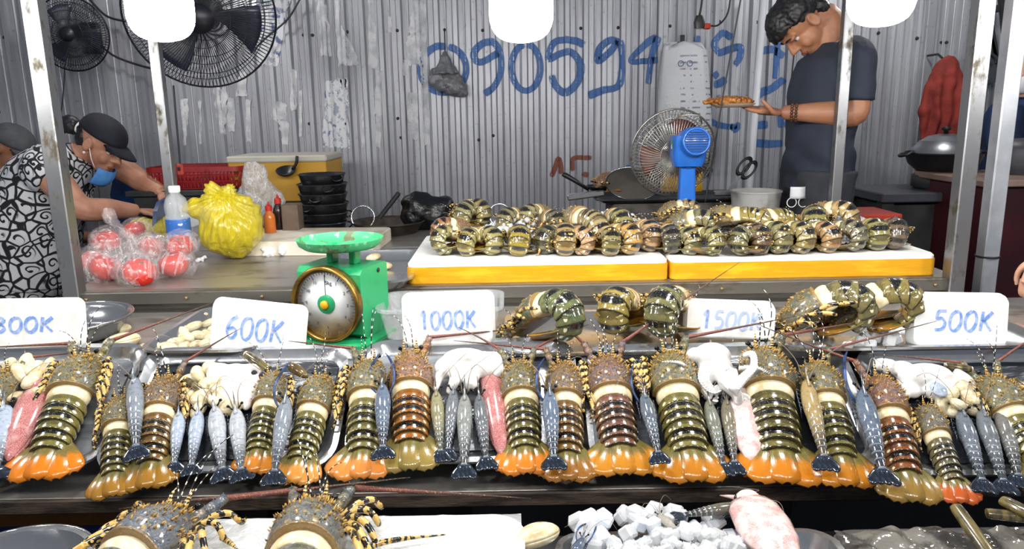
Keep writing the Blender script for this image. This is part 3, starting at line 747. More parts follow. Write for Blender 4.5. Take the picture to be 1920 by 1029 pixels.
FR = [  # head px, tail px, width, label, shell, tip, bend, antennas, legs, feelers
    ((158, 664), (66, 902), 1.12, 'largest olive lobster at the left, bright orange tail fan, beside the red squid', OLIVE, T_OR, ((86, -2, .24, 0), (68, 6, .30, .0)), (0, 0), (1, 2), 1.05),
    ((226, 738), (208, 932), .98, 'narrow olive lobster with dull amber fan hanging lowest over the table edge', OLIVE2, T_AMB, (None, None), (0, None), (0,), .9),
    ((308, 702), (272, 918), 1.0, 'olive-brown lobster left of the pale grey prawns', BROWN, T_AMB, (None, (62, 10, .2, .1)), (0, 0), (2, 3), 1.05),
    ((512, 694), (474, 888), .98, 'olive lobster right of the white cuttlefish, partly under a grey prawn', OLIVE, C('#c47820'), (None, None), (None, 0), (1,), .7),
    ((602, 700), (549, 908), 1.0, 'olive lobster with pale tail tip below the green scale', OLIVE, C('#cc8a38'), (None, None), (None, 0), (0, 2), .6),
    ((692, 672), (676, 900), 1.02, 'olive lobster with three pale orange tail lobes, right of the black gap', C('#6e693a'), T_PALE, ((80, 4, .2, .0), None), (0, None), (1, 3), 1.25),
    ((770, 656), (768, 884), 1.08, 'shiny orange-brown lobster under the 1000K sign', ORANGE, C('#8f7a3c'), (None, (86, -2, .3, 0)), (None, None), (2,), 1.05),
    ((972, 674), (988, 890), 1.05, 'olive lobster between the slim red squid and a blue-armed prawn', OLIVE2, C('#d0791a'), ((50, 8, .16, .2), (60, 4, .2, .2)), (None, None), (0,), 1.0),
    ((1056, 676), (1066, 904), .98, 'brown lobster with dark blotched fan in the middle of the row', BROWN, C('#8d5c1c'), ((82, -1, .3, 0), None), (None, 0), (1,), 1.0),
    ((1136, 664), (1172, 892), 1.14, 'reddish-purple lobster with spread golden fan', C('#6d443a'), C('#bd7c1c'), ((40, 14, .16, -.1), (56, 13, .44, .02)), (0, 0), (2, 0), 1.3),
    ((1254, 658), (1306, 906), 1.12, 'olive lobster with wide golden fan left of the curly-armed octopus', OLIVE, C('#b57212'), (None, (78, 2, .3, .0)), (0, None), (3, 1), 1.12),
    ((1428, 652), (1474, 910), 1.22, 'broadest olive lobster with bold black bands under the 1500K sign', OLIVED, C('#bf7410'), (None, (72, 3, .26, .0)), (None, None), (1, 2), 1.18),
    ((1528, 676), (1592, 914), 1.05, 'olive lobster with a speckled cluster on its fan', OLIVE2, C('#b57214'), (None, (72, 5, .34, .0)), (None, None), (0, 3), 1.05),
    ((1648, 702), (1716, 944), 1.0, 'rust-red lobster with dark-centred fan', C('#783a12'), C('#8c6e30'), ((76, 8, .3, -.1), None), (None, None), (2,), .95),
    ((1738, 752), (1806, 944), .9, 'small grey-olive lobster with brick-red fan in front of the cuttlefish', GREY, T_RED, (None, None), (0, None), (0,), 1.05),
    ((1856, 700), (1990, 930), 1.05, 'olive lobster cut by the right picture edge', OLIVE, T_AMB, ((80, 4, .28, .1), (60, 6, .3, .1)), (0, 0), (1, 3), 1.0),
    ((8, 690), (-90, 900), .95, 'olive lobster mostly beyond the left edge, its spiny head showing above the clams', OLIVE, T_AMB, (None, (84, -2, .2, .1)), (None, None), (3,), 1.0),
]
for hd, tl, w, lb, shell, tip, an, lg, fe, fs in FR:
    a = front(*hd, .035); b = front(*tl, .012)
    a = a - FN * .035; b = b - FN * .012
    d = a - b; L = d.length; s = L / LOB_LEN
    loc = b + d.normalized() * (LOB_LEN - .131) * s + FN * .002
    M = frame(d, FN, loc, (s * w * .99, s, s * 1.0))
    lobster(lb, FG, M, shell, tip, ant=an, legv=lg, feel=fe, fanspread=fs)
# the two big lobsters on the lower foam box
Z_FOAM = .58
def flat_lobster(lb, hd, tl_yaw, size, shell, tip, zs, an, lg, fe, grp, bend=STRAIGHT, pitch=0, w=1.0, hz=.05, **kw):
    p = atZ(*hd, zs + hz * size); y = Vector((math.sin(RAD(tl_yaw)), math.cos(RAD(tl_yaw)), 0)); loc = Vector((p.x, p.y, zs)) - y * .125 * size
    return lobster(lb, grp, frame(y, (0, 0, 1), loc, (size * w, size, size)), shell, tip, bend=bend, pitch=pitch, ant=an, legv=lg, feel=fe, **kw)
LG = 'big lobsters on the lower foam box'
flat_lobster('huge grey-blue lobster whose carapace stands at the bottom centre-left', (592, 936), -4, 1.05, C('#5c6058'), T_OR, Z_FOAM, ((88, -3, .3, .1), (96, -3, .32, .05)), (None, 1), (1, 2), LG)
flat_lobster('dark blue-grey lobster rearing beside the steel bowl at the bottom left', (335, 948), 12, 1.0, C('#55606c'), T_OR, Z_FOAM, (None, (72, 3, .34, 0)), (1, 1), (0, 2), LG)
# ================================================================== prawns
t = NT('prawn_shell'); s = t.attr('st'); v = t.obj(); oi = t.n('ObjectInfo').outputs['Color']
n = t.noise(v, 140, 3, .6); n2 = t.noise(v, 500, 2)
dk = t.mix(.88, oi, C('#0b1017'))
c = t.mix(t.math('MULTIPLY', t.step(s[1], .05, .75), .9), oi, dk)
c = t.mix(t.math('MULTIPLY', t.step(n, .50, .66), .3), c, dk); c = t.mix(t.math('MULTIPLY', t.step(s[2], .80, .95), .6), c, C('#aab4c0')); c = t.mix(t.math('MULTIPLY', t.step(n2, .6, .7), .3), c, C('#c9ccc9'))
t.p(Base_Color=c, Roughness=.14, Coat_Weight=.8, Coat_Roughness=.05, Subsurface_Weight=.1, Subsurface_Scale=.005); M_PRAWN = t.m
M_PFAN = pm('prawn_tail_blade', '#141a24', .2, 0, '#2c3a4c', ns=90, Coat_Weight=.6)
M_PARM = pm('blue_prawn_arm', '#2b4a80', .3, 0, '#16233c', ns=60)
M_PANT = pm('prawn_whisker', '#8a7a6a', .5)
def oval(y, a, h, zc, n=16):
    return np.array([(a * math.sin(2 * math.pi * j / n), y, zc + h * math.cos(2 * math.pi * j / n) * (1 if math.cos(2 * math.pi * j / n) > 0 else .8)) for j in range(n)])
def prawn_meshes():
    D = {}
    ys = [-.002, 0, .01, .03, .05, .068, .08, .088]; a = [.0140, .0155, .0168, .0175, .016, .0125, .008, .003]; h = [.0135, .0150, .0165, .017, .016, .013, .009, .004]
    A = []
    for y in ys: A += [(0, 0.0, 0.0)] * 16
    D['carapace'] = mesh('carapace', G().loft([oval(y, p, q, .016) for y, p, q in zip(ys, a, h)], True, (True, True), A), M_PRAWN)
    P = bez([(0, .06, .03), (0, .09, .031), (0, .125, .041)], 6); D['rostrum'] = mesh('rostrum', G().tube(P, np.linspace(.004, .0005, len(P)), 6, flat=.6), M_PRAWN)
    D['segs'] = []
    for i in range(6):
        L = [.016, .015, .015, .014, .013, .018][i]; a0 = [.0158, .0146, .0130, .0112, .0094, .0076][i]; a1 = a0 * .9; A = []
        rows = ((.003, .93, 0), (0, .97, .1), (-L * .4, 1.0, .4), (-L * .75, 1.0, .75), (-L * .95, 1.01, .95), (-L, .96, 1.0))
        for y, sc, q in rows: A += [(0, (i + q) / 6.5, q)] * 16
        D['segs'].append((mesh('abdomen_segment', G().loft([oval(y, (a0 + (a1 - a0) * q) * sc, (a0 + (a1 - a0) * q) * sc, .016 - .0006 * i) for y, sc, q in rows], True, (True, True), A), M_PRAWN), L))
    D['blades'] = [mesh('tail_blade', G().loft([np.array([(1.15 * w * math.cos(2 * math.pi * j / 10), -L * t, .0016 * math.sin(2 * math.pi * j / 10) - .004 * t) for j in range(10)]) for t, w in ((0, .003), (.3, .006), (.65, .0085), (.88, .007), (1, .0025))], True), M_PFAN) for L in (.036, .032)]
    D['eye'] = {s: mesh('eye', G().tube([(s * .006, .08, .024), (s * .012, .088, .028)], .0018, 6).ball((s * .014, .09, .029), .0036, 8, 6), M_EYE) for s in (-1, 1)}
    D['ant'] = {}
    for s in (-1, 1):
        for k in range(3):
            P = bez([(s * .005, .088, .018), (s * (.012 + .01 * k), .12, .045), (s * (.03 + .03 * k), .15, .04 + .02 * k), (s * (.07 + .02 * k), .10 + .05 * k, .03)], 14)
            D['ant'][(s, k)] = mesh('whisker', G().tube(P, np.linspace(.0011, .0005, len(P)), 4), M_PANT)
    g = G()
    for s in (-1, 1):
        for k in range(5):
            y = .06 - .011 * k; P = bez([(s * .010, y, .006), (s * .020, y + .006, .012), (s * .019, y - .014, .001)], 5); g.tube(P, np.linspace(.0016, .0006, len(P)), 5)
    D['legs'] = mesh('legs', g, M_PFAN)
    D['arm'] = {}
    for s in (-1, 1):
        P = bez([(s * .012, .06, .008), (s * .024, .082, .022), (s * .026, .115, .030), (s * .018, .155, .024), (s * .006, .185, .018)], 14)
        r = np.interp(np.linspace(0, 1, len(P)), [0, .3, .33, .6, .8, 1], [.002, .0028, .0024, .0034, .003, .0008]); D['arm'][s] = mesh('blue_arm', G().tube(P, r, 7), M_PARM)
    return D
PR = prawn_meshes(); PR_LEN = .088 + .091 + .034
def prawn(label, hd, tl, col, w=1.0, arms=(), ants=((-1, 0), (1, 1)), group='prawns on the leaning trays', base=front, h=.012, M=None, lift=.006):
    if M is None:
        h += lift
        a = base(*hd, h); b = base(*tl, h); d = a - b; s = d.length / PR_LEN
        loc = b + d.normalized() * (PR_LEN - .088) * s - FN * (.012 - .002); M = frame(d, FN, loc, (s * w, s, s))
    r = thing('prawn', label, 'prawn', group=group, M=M)
    ob('carapace', PR['carapace'], r, None, col); ob('rostrum', PR['rostrum'], r, None, col); ob('legs', PR['legs'], r)
    for s in (-1, 1): ob('eye', PR['eye'][s], r)
    y = 0
    for me, L in PR['segs']: ob('abdomen_segment', me, r, Matrix.Translation((0, y, 0)), col); y -= L
    for k, (me, an, x) in enumerate(((0, -24, -.006), (0, 24, .006), (1, -8, -.002), (1, 8, .002))): ob('tail_blade', PR['blades'][me], r, Matrix.Translation((x, y + .004, .013)) @ Matrix.Rotation(RAD(an), 4, 'Z'))
    for k in ants: ob('whisker', PR['ant'][k], r)
    for s in arms: ob('blue_arm', PR['arm'][s], r)
    return r
PG = C('#7f8791'); PB = C('#5f6c80'); PL = C('#a3afc0'); PO = C('#8d8868'); PT = C('#a08a5c')
for lb, hd, tl, col, w, arms in [
    ('grey prawn lying between the narrow olive lobster and the olive-brown one', (256, 712), (256, 866), PG, 1.0, ()),
    ('pale blue prawn, leftmost of the four beside the cuttlefish', (338, 772), (324, 888), PL, 1.15, ()), ('pale blue prawn, second of the four beside the cuttlefish', (374, 770), (356, 893), PL, 1.15, ()),
    ('pale grey prawn, third of the four beside the cuttlefish', (404, 764), (420, 905), C('#aeb3ba'), 1.15, ()), ('pale grey prawn, rightmost of the four beside the cuttlefish', (444, 768), (454, 905), C('#aeb3ba'), 1.15, ()),
    ('grey prawn wedged between the two olive lobsters below the 600K sign', (540, 748), (510, 915), PG, 1.0, (-1,)), ('blue-grey prawn left of the orange-brown lobster', (718, 722), (718, 864), PB, 1.1, (-1, 1)),
    ('olive-grey prawn touching the orange-brown lobster, under the white octopus', (818, 735), (828, 870), PO, 1.0, ()), ('dark grey prawn, second from the left under the white octopus', (852, 732), (838, 866), C('#6d7278'), 1.0, ()),
    ('grey prawn reaching lowest under the white octopus', (872, 742), (870, 902), C('#878a86'), 1.0, ()), ('black-tailed prawn against the slim red squid', (898, 742), (914, 884), C('#63676b'), 1.0, ()),
    ('blue-grey prawn with a long dark blue arm, in the middle of the row', (1030, 734), (1040, 884), PB, 1.1, (-1,)), ('slate prawn right of the reddish-purple lobster', (1206, 738), (1240, 872), C('#59626f'), 1.05, (-1,)),
    ('olive-grey prawn, left one under the curly-armed octopus', (1326, 752), (1362, 896), C('#75776a'), 1.0, ()), ('striped grey prawn, right one under the curly-armed octopus', (1360, 750), (1380, 892), C('#77705c'), 1.0, ()),
    ('tan prawn with dark tail between the broadest lobster and its right neighbour', (1508, 716), (1552, 888), PT, 1.0, ()), ('dark blue prawn left of the rust-red lobster', (1612, 734), (1662, 914), C('#5a6677'), 1.1, (-1,)),
    ('slate prawn, left of the three below the clams at the right', (1798, 772), (1850, 928), C('#646c76'), 1.1, ()), ('slate prawn, middle of the three below the clams at the right', (1836, 772), (1890, 930), C('#666c72'), 1.1, ()),
    ('brownish slate prawn, right of the three below the clams at the right', (1872, 764), (1916, 920), C('#6e6c68'), 1.1, ()), ('pale blue prawn cut by the left picture edge', (14, 762), (-14, 905), PL, 1.5, ())]:
    prawn(lb, hd, tl, col, w, arms, lift=.034 if hd[0] in (256, 540, 718, 1030, 1206, 1508, 1612) else .006, ants=(((-1, rnd.randrange(3)), (1, rnd.randrange(3))) if rnd.random() < .75 else ((1, rnd.randrange(3)),)))

# ================================================================== squid, octopus, cuttlefish
def squid_mat(name, a, b, lo, hi):
    t = NT(name); v = t.obj(); n = t.noise(v, 800, 2, .6); n2 = t.noise(v, 40, 3)
    f = t.math('MULTIPLY', t.step(n, .34, .60), t.step(n2, lo, hi)); t.p(Base_Color=t.mix(f, C(a), C(b)), Roughness=.16, Coat_Weight=.7, Coat_Roughness=.05, Subsurface_Weight=.15, Subsurface_Scale=.01); return t.m
M_SQ = squid_mat('red_squid_skin', '#d2a3a0', '#a24d4c', .25, .5); M_SQP = squid_mat('pink_squid_skin', '#ecd6d2', '#cf8a86', .40, .62)
M_OCT = pm('white_octopus', '#f0eeea', .32, 0, '#d9d6d2', ns=30, Coat_Weight=.4, bump=.15, bs=160, Subsurface_Weight=.2, Subsurface_Scale=.01)
M_SUCK = pm('octopus_sucker', '#f7f3ef', .4)
M_OCTG = pm('greyish_octopus', '#d4d2d0', .3, 0, '#b9b6b4', ns=40, Coat_Weight=.4, bump=.15, bs=160)
def squid(label, hd, tip, w, mat, group=None, fins=True, base=front, h=.014, nrm=FN):
    a = base(*hd, h); b = base(*tip, h); d = b - a; L = d.length
    M = frame(-d, nrm, a - nrm * (h - .001), 1.0); r = thing('squid', label, 'squid', group=group, M=M)
    g = G(); rows = []
    for t, k in ((0, .60), (.02, .80), (.12, .95), (.35, 1.0), (.6, .92), (.8, .66), (.92, .36), (1.0, .06)):
        rows.append(np.array([(w * k * math.cos(2 * math.pi * j / 20), -L * t, .5 * w * k * math.sin(2 * math.pi * j / 20) * 1.1 + .5 * w + .002 * mnoise.noise((t * 6, j * .6, L))) for j in range(20)]))
    part('mantle', g.loft(rows, True), mat, r)
    if fins:
        for s in (-1, 1):
            F_ = [np.array([(s * (w * .3 + u * w * .62 * math.sin(math.pi * min(1, max(0, (t - .52) / .44)) ** .8)), -L * t, .4 * w + zz_) for u, zz_ in ((0, .003), (.6, .003), (1, 0), (.6, -.002), (0, -.002))]) for t in np.linspace(.52, .96, 9)]
            part('fin', G().loft(F_, True), mat, r)
    hg = G().ball((0, .016, .45 * w), (w * .5, .022, w * .42), 14, 9); part('head', hg, mat, r)
    for k in range(6):
        x = (k - 2.5) * w * .22; P = bez([(x * .6, .03, .4 * w), (x, .045, .3 * w), (x * 1.4 + .004 * math.sin(k * 5), .065 + .008 * math.sin(k * 3), .12 * w)], 8); part('arm', G().tube(P, np.linspace(.005, .0012, len(P)), 7), mat, r)
    for s in (-1, 1): part('eye', G().ball((s * w * .42, .018, .55 * w), .0055, 10, 6), M_EYE, r)
    return r
squid('red squid with white blotches on the foil-lined tray at the left', (70, 735), (16, 866), .033, M_SQ)
squid('slim red squid right of the row of prawns under the white octopus', (918, 696), (942, 856), .024, M_SQ)
squid('pale pink squid below the curly-armed octopus', (1392, 752), (1408, 868), .034, M_SQP, fins=False)
def octopus(name, label, body, arms, mat, cat='octopus', suck=True, vox=.0035):
    """body: (px,py,h,rx,ry,rz); arms: [(points px,py,h), r0, r1]"""
    org = front(body[0][0], body[0][1], 0); R = thing(name, label, cat, M=Matrix.Translation(org)); g = G(); sg = G()
    Mr = Matrix.Rotation(TILT, 3, 'X')
    for px, py, h, rx, ry, rz in body: g.ball(front(px, py, h) - org, (rx, ry, rz), 16, 10, Mr)
    for pts, r0, r1 in arms:
        P = [Vector(p) - org for p in bez([front(*q) for q in pts], 7 * (len(pts) - 1))]; rr = np.linspace(r0, r1, len(P)); g.tube(P, rr, 9)
        if suck:
            for i in range(2, len(P) - 1):
                for s in (-1, 1):
                    t = (P[i] - P[i - 1]).normalized(); sd = t.cross(FN).normalized(); c = P[i] + sd * (rr[i] * .55 * s) + FN * rr[i] * .72; sg.torus(c, rr[i] * .28, rr[i] * .14, 9, 5, Matrix.Rotation(TILT, 3, 'X'))
    b = fuse('body', g, vox, 3, mat, R)
    if suck and sg.n: part('suckers', sg, M_SUCK, b)['kind'] = 'stuff'
    return R
octopus('octopus', 'bright white octopus humped under the 1000K sign',
        [(872, 672, .03, .052, .022, .026), (834, 690, .025, .024, .026, .022), (905, 690, .024, .03, .024, .022), (860, 690, .02, .04, .03, .02)],
        [([(838, 680, .03), (824, 705, .025), (818, 735, .012)], .013, .008), ([(858, 690, .03), (852, 715, .03), (842, 738, .012)], .017, .009), ([(890, 690, .03), (882, 715, .024), (890, 728, .014)], .02, .014), ([(925, 680, .03), (938, 692, .03), (930, 706, .02)], .013, .007), ([(905, 670, .034), (930, 668, .03), (940, 690, .016)], .012, .008)], M_OCT, suck=False)
octopus('octopus', 'white octopus with curling suckered arms under the 1500K sign',
        [(1335, 668, .045, .042, .032, .03), (1305, 668, .035, .024, .02, .022), (1350, 690, .04, .028, .03, .026), (1325, 700, .035, .02, .03, .02)],
        [([(1325, 690, .05), (1318, 715, .04), (1335, 735, .03), (1352, 728, .028)], .015, .009), ([(1348, 700, .05), (1362, 722, .048), (1380, 740, .045), (1385, 758, .03)], .014, .010), ([(1372, 735, .06), (1392, 712, .075), (1412, 690, .088), (1410, 664, .09), (1392, 668, .085)], .012, .0045), ([(1370, 695, .05), (1374, 710, .05), (1368, 728, .045)], .012, .009), ([(1290, 690, .055), (1270, 680, .08), (1238, 678, .09)], .006, .0018), ([(1385, 690, .07), (1420, 690, .088), (1445, 702, .092)], .006, .0018), ([(1320, 725, .03), (1335, 748, .02), (1345, 752, .02)], .013, .008), ([(1380, 745, .03), (1398, 748, .03), (1408, 762, .02)], .011, .006)], M_OCTG)
octopus('cuttlefish', 'white and pink cuttlefish in front of the 600K sign',
        [(438, 725, .016, .034, .05, .018), (412, 700, .02, .03, .025, .018), (470, 735, .012, .018, .05, .014), (440, 700, .02, .036, .025, .02)], [([(420, 690, .03), (400, 688, .03), (392, 700, .02)], .012, .006), ([(455, 690, .03), (480, 688, .025), (490, 700, .014)], .01, .005)], squid_mat('cuttlefish_skin', '#f1ebe8', '#dfa6a8', .55, .7), 'cuttlefish', False)
octopus('cuttlefish', 'frosty white cuttlefish below the 500K sign',
        [(1735, 705, .03, .06, .03, .026), (1760, 728, .022, .04, .034, .022), (1705, 722, .018, .025, .034, .018), (1800, 720, .018, .03, .022, .018), (1690, 692, .022, .03, .02, .018)], [([(1700, 720, .02), (1694, 745, .014), (1690, 760, .008)], .014, .008), ([(1790, 700, .03), (1815, 712, .02), (1830, 730, .01)], .014, .007), ([(1672, 690, .03), (1655, 684, .03), (1640, 684, .03)], .02, .012)], M_OCT, 'cuttlefish', False)
ey = G().ball((0, 0, 0), (.017, .02, .006), 16, 8, Matrix.Rotation(TILT, 3, 'X')); e = part('cuttlefish_eye', ey, pm('cuttlefish_eye', '#a9b4c2', .1, 0, '#8c98a8', ns=60), None); e.location = front(1760, 730, .044)
e.parent = bpy.data.objects['cuttlefish.001'] if 'cuttlefish.001' in bpy.data.objects else None
if e.parent: e.location = Vector(e.location) - Vector(e.parent.location)

# ================================================================== clams
t = NT('clam_shell'); v = t.obj(); n = t.noise(v, 60, 3); w = t.math('SINE', t.math('MULTIPLY', t.n('VectorMath', {0: v, 1: (0, -.018, 0)}, operation='DISTANCE').outputs['Value'], 1500.))
t.p(Base_Color=t.mix(t.step(n, .35, .7), C('#e6dcbc'), C('#c3ae80')), Roughness=.25, Coat_Weight=.4); t.bump(w, .12, .002); M_CLAM = t.m
def valve(s):
    rows = []
    for i in range(9):
        f = i / 8 * math.pi / 2; k = math.cos(f)
        rows.append(np.array([((.023 * math.cos(a) * (1 + .12 * math.sin(a))) * k, (.016 * math.sin(a)) * k - .004 * (1 - k), s * .011 * math.sin(f)) for a in np.linspace(0, 2 * math.pi, 20, endpoint=False)]))
    return mesh('shell_half', G().loft(rows, True), M_CLAM)
VAL = {1: valve(1), -1: valve(-1)}
def clam(label, p, rot, s, group, up=FN, hinge=0):
    r = thing('clam', label, 'clam', group=group, M=Matrix.Translation(p) @ up.to_track_quat('Z', 'Y').to_matrix().to_4x4() @ Euler(rot).to_matrix().to_4x4() @ Matrix.Scale(s, 4))
    ob('shell_half', VAL[1], r, Matrix.Rotation(hinge, 4, 'X') if hinge else None); ob('shell_half', VAL[-1], r); return r
def heap(lb, gr, pts, base, s0=.95, s1=1.3, up=FN, tilt=.7):
    for q in pts: clam(lb, base(*q), (rnd.uniform(-tilt, tilt), rnd.uniform(-tilt, tilt), rnd.uniform(0, 6.28)), rnd.uniform(s0, s1), gr, up)
heap('cream clam in the heap above the red squid at the left', 'clams above the red squid', [(16, 718, .018), (40, 700, .02), (62, 712, .022), (88, 722, .02), (28, 744, .014), (62, 690, .02), (50, 682, .018), (104, 700, .015), (12, 690, .02), (72, 735, .02), (90, 690, .018)], front)
heap('pale clam in the heap between the grey prawns and the cuttlefish', 'clams beside the cuttlefish', [(372, 702, .018), (388, 720, .02), (404, 712, .02), (412, 738, .022), (380, 745, .02), (432, 762, .018), (352, 742, .016), (372, 765, .014), (396, 690, .02), (408, 752, .025), (350, 715, .014)], front)
heap('cream clam in the heap below the frosty cuttlefish', 'clams below the frosty cuttlefish', [(1766, 762, .014), (1778, 740, .03), (1796, 758, .03), (1818, 744, .03), (1826, 764, .018), (1792, 768, .014), (1808, 732, .03)], front, 1.0, 1.25)
# razor clams (dark tubes)
M_RAZ = pm('razor_clam_shell', '#6e6238', .22, 0, '#3c3524', ns=30, stretch=(3, 1, 1), Coat_Weight=.6)
M_FLESH = pm('pale_flesh', '#e6d6c4', .3, 0, '#c9b3a0', ns=40)
def razor(label, a, b, r, group='razor clams'):
    d = b - a; R = thing('razor_clam', label, 'clam', M=Matrix.Translation(a), group=group); t = d.normalized()
    part('shell', G().tube([Vector((0, 0, 0)), d * .1, d * .5, d * .9, d], [r * .88, r, r * 1.03, r, r * .9], 14, flat=.75), M_RAZ, R, sh=50)
    part('foot', G().tube([d * .98, d * 1.06, d * 1.1], [r * .66, r * .6, r * .2], 10), M_FLESH, R); return R
razor('olive razor clam poking up at the lower corner of the 600K sign', front(504, 692, .02), front(462, 664, .035), .011)
razor('dark razor clam lying below the stick of the 500K sign', front(1772, 684, .03), front(1820, 692, .03), .010)
razor('dark razor clam at the right picture edge beside the cut lobster', front(1900, 712, .03), front(1935, 735, .025), .012)
razor('short dark razor clam on the pale grey prawns heap by the cuttlefish', front(350, 712, .03), front(386, 738, .022), .009)
M_MUS = pm('brown_mussel', '#4d3d1d', .2, 0, '#7a6432', ns=25, Coat_Weight=.6)
mu = G().loft([np.array([(.012 * k * math.cos(a) , y, .010 * k * math.sin(a)) for a in np.linspace(0, 6.283, 16, endpoint=False)]) for y, k in ((-.03, .1), (-.024, .6), (-.008, 1), (.01, 1.05), (.024, .7), (.03, .15))], True)
o = part('mussel', mu, M_MUS, None); o.matrix_basis = Matrix.Translation(front(558, 694, .03)) @ Euler((.5, 0, 1.2)).to_matrix().to_4x4(); tag(o, 'brown glossy mussel below the lower right corner of the 600K sign', 'mussel')

# ================================================================== price signs
STROKE = {'0': [[(.5, .98), (.2, .8), (.1, .45), (.25, .08), (.55, .02), (.82, .25), (.88, .6), (.75, .9), (.5, .98)]], '1': [[(.25, .75), (.55, .98), (.55, .5), (.55, .02)]], '5': [[(.85, .98), (.35, .95), (.25, .6), (.6, .62), (.85, .4), (.7, .1), (.2, .04)]],
          '6': [[(.8, .98), (.4, .8), (.15, .4), (.3, .08), (.65, .06), (.82, .3), (.6, .48), (.2, .38)]], '8': [[(.75, .88), (.45, .98), (.25, .78), (.55, .55), (.8, .28), (.5, .03), (.15, .2), (.4, .5), (.72, .72), (.75, .88)]], 'K': [[(.2, .98), (.18, .5), (.14, .02)], [(.88, .95), (.5, .66), (.2, .48)], [(.36, .55), (.6, .3), (.92, .02)]]}
def ink(name, col):
    t = NT(name); n = t.noise(t.obj(), 90, 2); t.p(Base_Color=t.mix(t.step(n, .35, .7), C(col), C('#b3c4ea')), Roughness=.6); return t.m
M_INK = ink('blue_marker', '#7397dc'); M_INKP = ink('faded_blue_marker', '#b4c6e2')
M_STICK = pm('bamboo_stick', '#dcd3bd', .6)
def sign(label, txt, cx, cy, w, h, roll, Y, ink_=M_INK, th=.38, yaw=0, back=8, stick=None, slant=.1, cw=.155, off=0, pale=None):
    c = atY(cx, cy, Y); k = mpp(c); W_, H_ = w * k, h * k
    M = Matrix.Translation(c) @ Euler((RAD(-back), RAD(roll), RAD(yaw)), 'ZXY').to_matrix().to_4x4()
    R = thing('price_sign', label, 'sign', group='foam price signs on sticks', M=M)
    # foam tray turned bottom outward: flat face, rounded shoulders, flared rim behind
    rg = []
    for sc, y in ((.80, -.004), (.90, -.0045), (.94, -.003), (.965, .002), (.985, .014), (1.0, .017), (1.0, .0205), (.97, .0205), (.94, .012), (.9, .001)):
        q = rrect(W_ * sc if sc > .9 else W_ - H_ * (1 - sc) * 1.0, H_ * sc if sc > .9 else H_ * sc, .020 * sc, 0, 6); rg.append(np.array([(x, y, z) for x, z, _ in q]))
    part('foam_tray', G().loft(rg, True), M_WHITE, R, sh=60)
    g = G(); g2 = G(); n = len(txt); x = -n * cw * W_ / 2 + off * W_; ch = H_ * th
    for i, chr_ in enumerate(txt):
        for st in STROKE[chr_]:
            P = bez([Vector((x + (u + slant * v) * cw * W_ * .92, 0, (v - .5) * ch)) for u, v in st], 9 * len(st)); wd = .0034 * W_ / .21 * .95
            L = []; 
            for j, p in enumerate(P):
                tn = (P[min(j + 1, len(P) - 1)] - P[max(j - 1, 0)]).normalized(); nr = Vector((-tn.z, 0, tn.x)); ww = wd * (.95 + .25 * math.sin(math.atan2(tn.z, tn.x) * 2))
                for e, yy in ((-1, -.0048), (1, -.0048), (1, -.0040), (-1, -.0040)): L.append(p + nr * ww * e + Vector((0, yy, 0)))
            V = np.array([tuple(q) for q in L]); rings = [V[4 * j:4 * j + 4] for j in range(len(P))]
            (g2 if (pale and i >= pale) else g).loft(rings, True)
        x += cw * W_
    part('lettering', g, ink_, R, False)
    if g2.n: part('lettering', g2, M_INKP, R, False)
    sx = 0 if stick is None else stick * W_
    part('stick', G().tube([(sx, .006, -H_ * .38), (sx, .004, -H_ * .5 - .045)], .0022, 8), M_STICK, R)
    return R
sign('white foam price sign reading 800K, cut by the left picture edge', '800K', 55, 608, 196, 96, .0, 1.66, cw=.148, off=-.045, stick=-.07, th=.30)
sign('white foam price sign reading 600K, tilted to the right', '600K', 482, 617, 178, 104, 7, 1.66, cw=.155, off=-.02, stick=.1, th=.42)
sign('white foam price sign reading 1000K, standing upright in the middle', '1000K', 840, 599, 176, 104, -1, 1.66, cw=.125, off=0, stick=.03, th=.33, slant=.0)
sign('white foam price sign reading 1500K with the last figures faded', '1500K', 1370, 600, 172, 74, 3, 1.68, cw=.135, off=0, stick=-.2, th=.46, pale=1)
sign('white foam price sign reading 500K at the right', '500K', 1800, 601, 186, 104, 2, 1.66, cw=.155, off=.02, stick=.0, th=.37)
# ================================================================== middle shelf
GREEN = pm('green_enamel', '#1f9d62', .38, 0, '#17824f', ns=18, lo=.5, hi=.8, Coat_Weight=.2)
t = NT('worn_green_pan'); v = t.obj(); n = t.noise(v, 30, 5, .75); n2 = t.noise(v, 14, 4, .7)
c = t.mix(t.step(n, .55, .62), C('#3fae72'), C('#8fc9a0')); c = t.mix(t.math('MULTIPLY', t.step(n2, .56, .64), .85), c, C('#5d4a38')); t.p(Base_Color=c, Roughness=.5); GREENPAN = t.m
M_BRASS = pm('brass_rim', '#a8843c', .3, .8, '#6b5426', ns=20)
t = NT('dial_paper'); n = t.noise(t.obj(), 9, 3); t.p(Base_Color=t.mix(t.step(n, .45, .75), C('#eef1f2'), C('#d9cf9c')), Roughness=.35, Coat_Weight=.5); M_DIAL = t.m
M_PRINT = pm('dial_print', '#4a5568', .6)
M_YEL = pm('yellow_knob', '#e0a818', .3)
def text_geo(body, size, depth=.0004):
    cu = bpy.data.curves.new('text', 'FONT'); cu.body = body; cu.size = size; cu.extrude = depth; cu.align_x = 'CENTER'; cu.align_y = 'CENTER'
    o = bpy.data.objects.new('text', cu); WORK.collection.objects.link(o); WORK.view_layers[0].update(); dg = WORK.view_layers[0].depsgraph
    me = bpy.data.meshes.new_from_object(o.evaluated_get(dg)); g = G(); g.add([v.co[:] for v in me.vertices], [tuple(p.vertices) for p in me.polygons])
    WORK.collection.objects.unlink(o); TRASH.extend((o, cu, me)); return g
pS = atZ(628, 648, Z_SHELF)
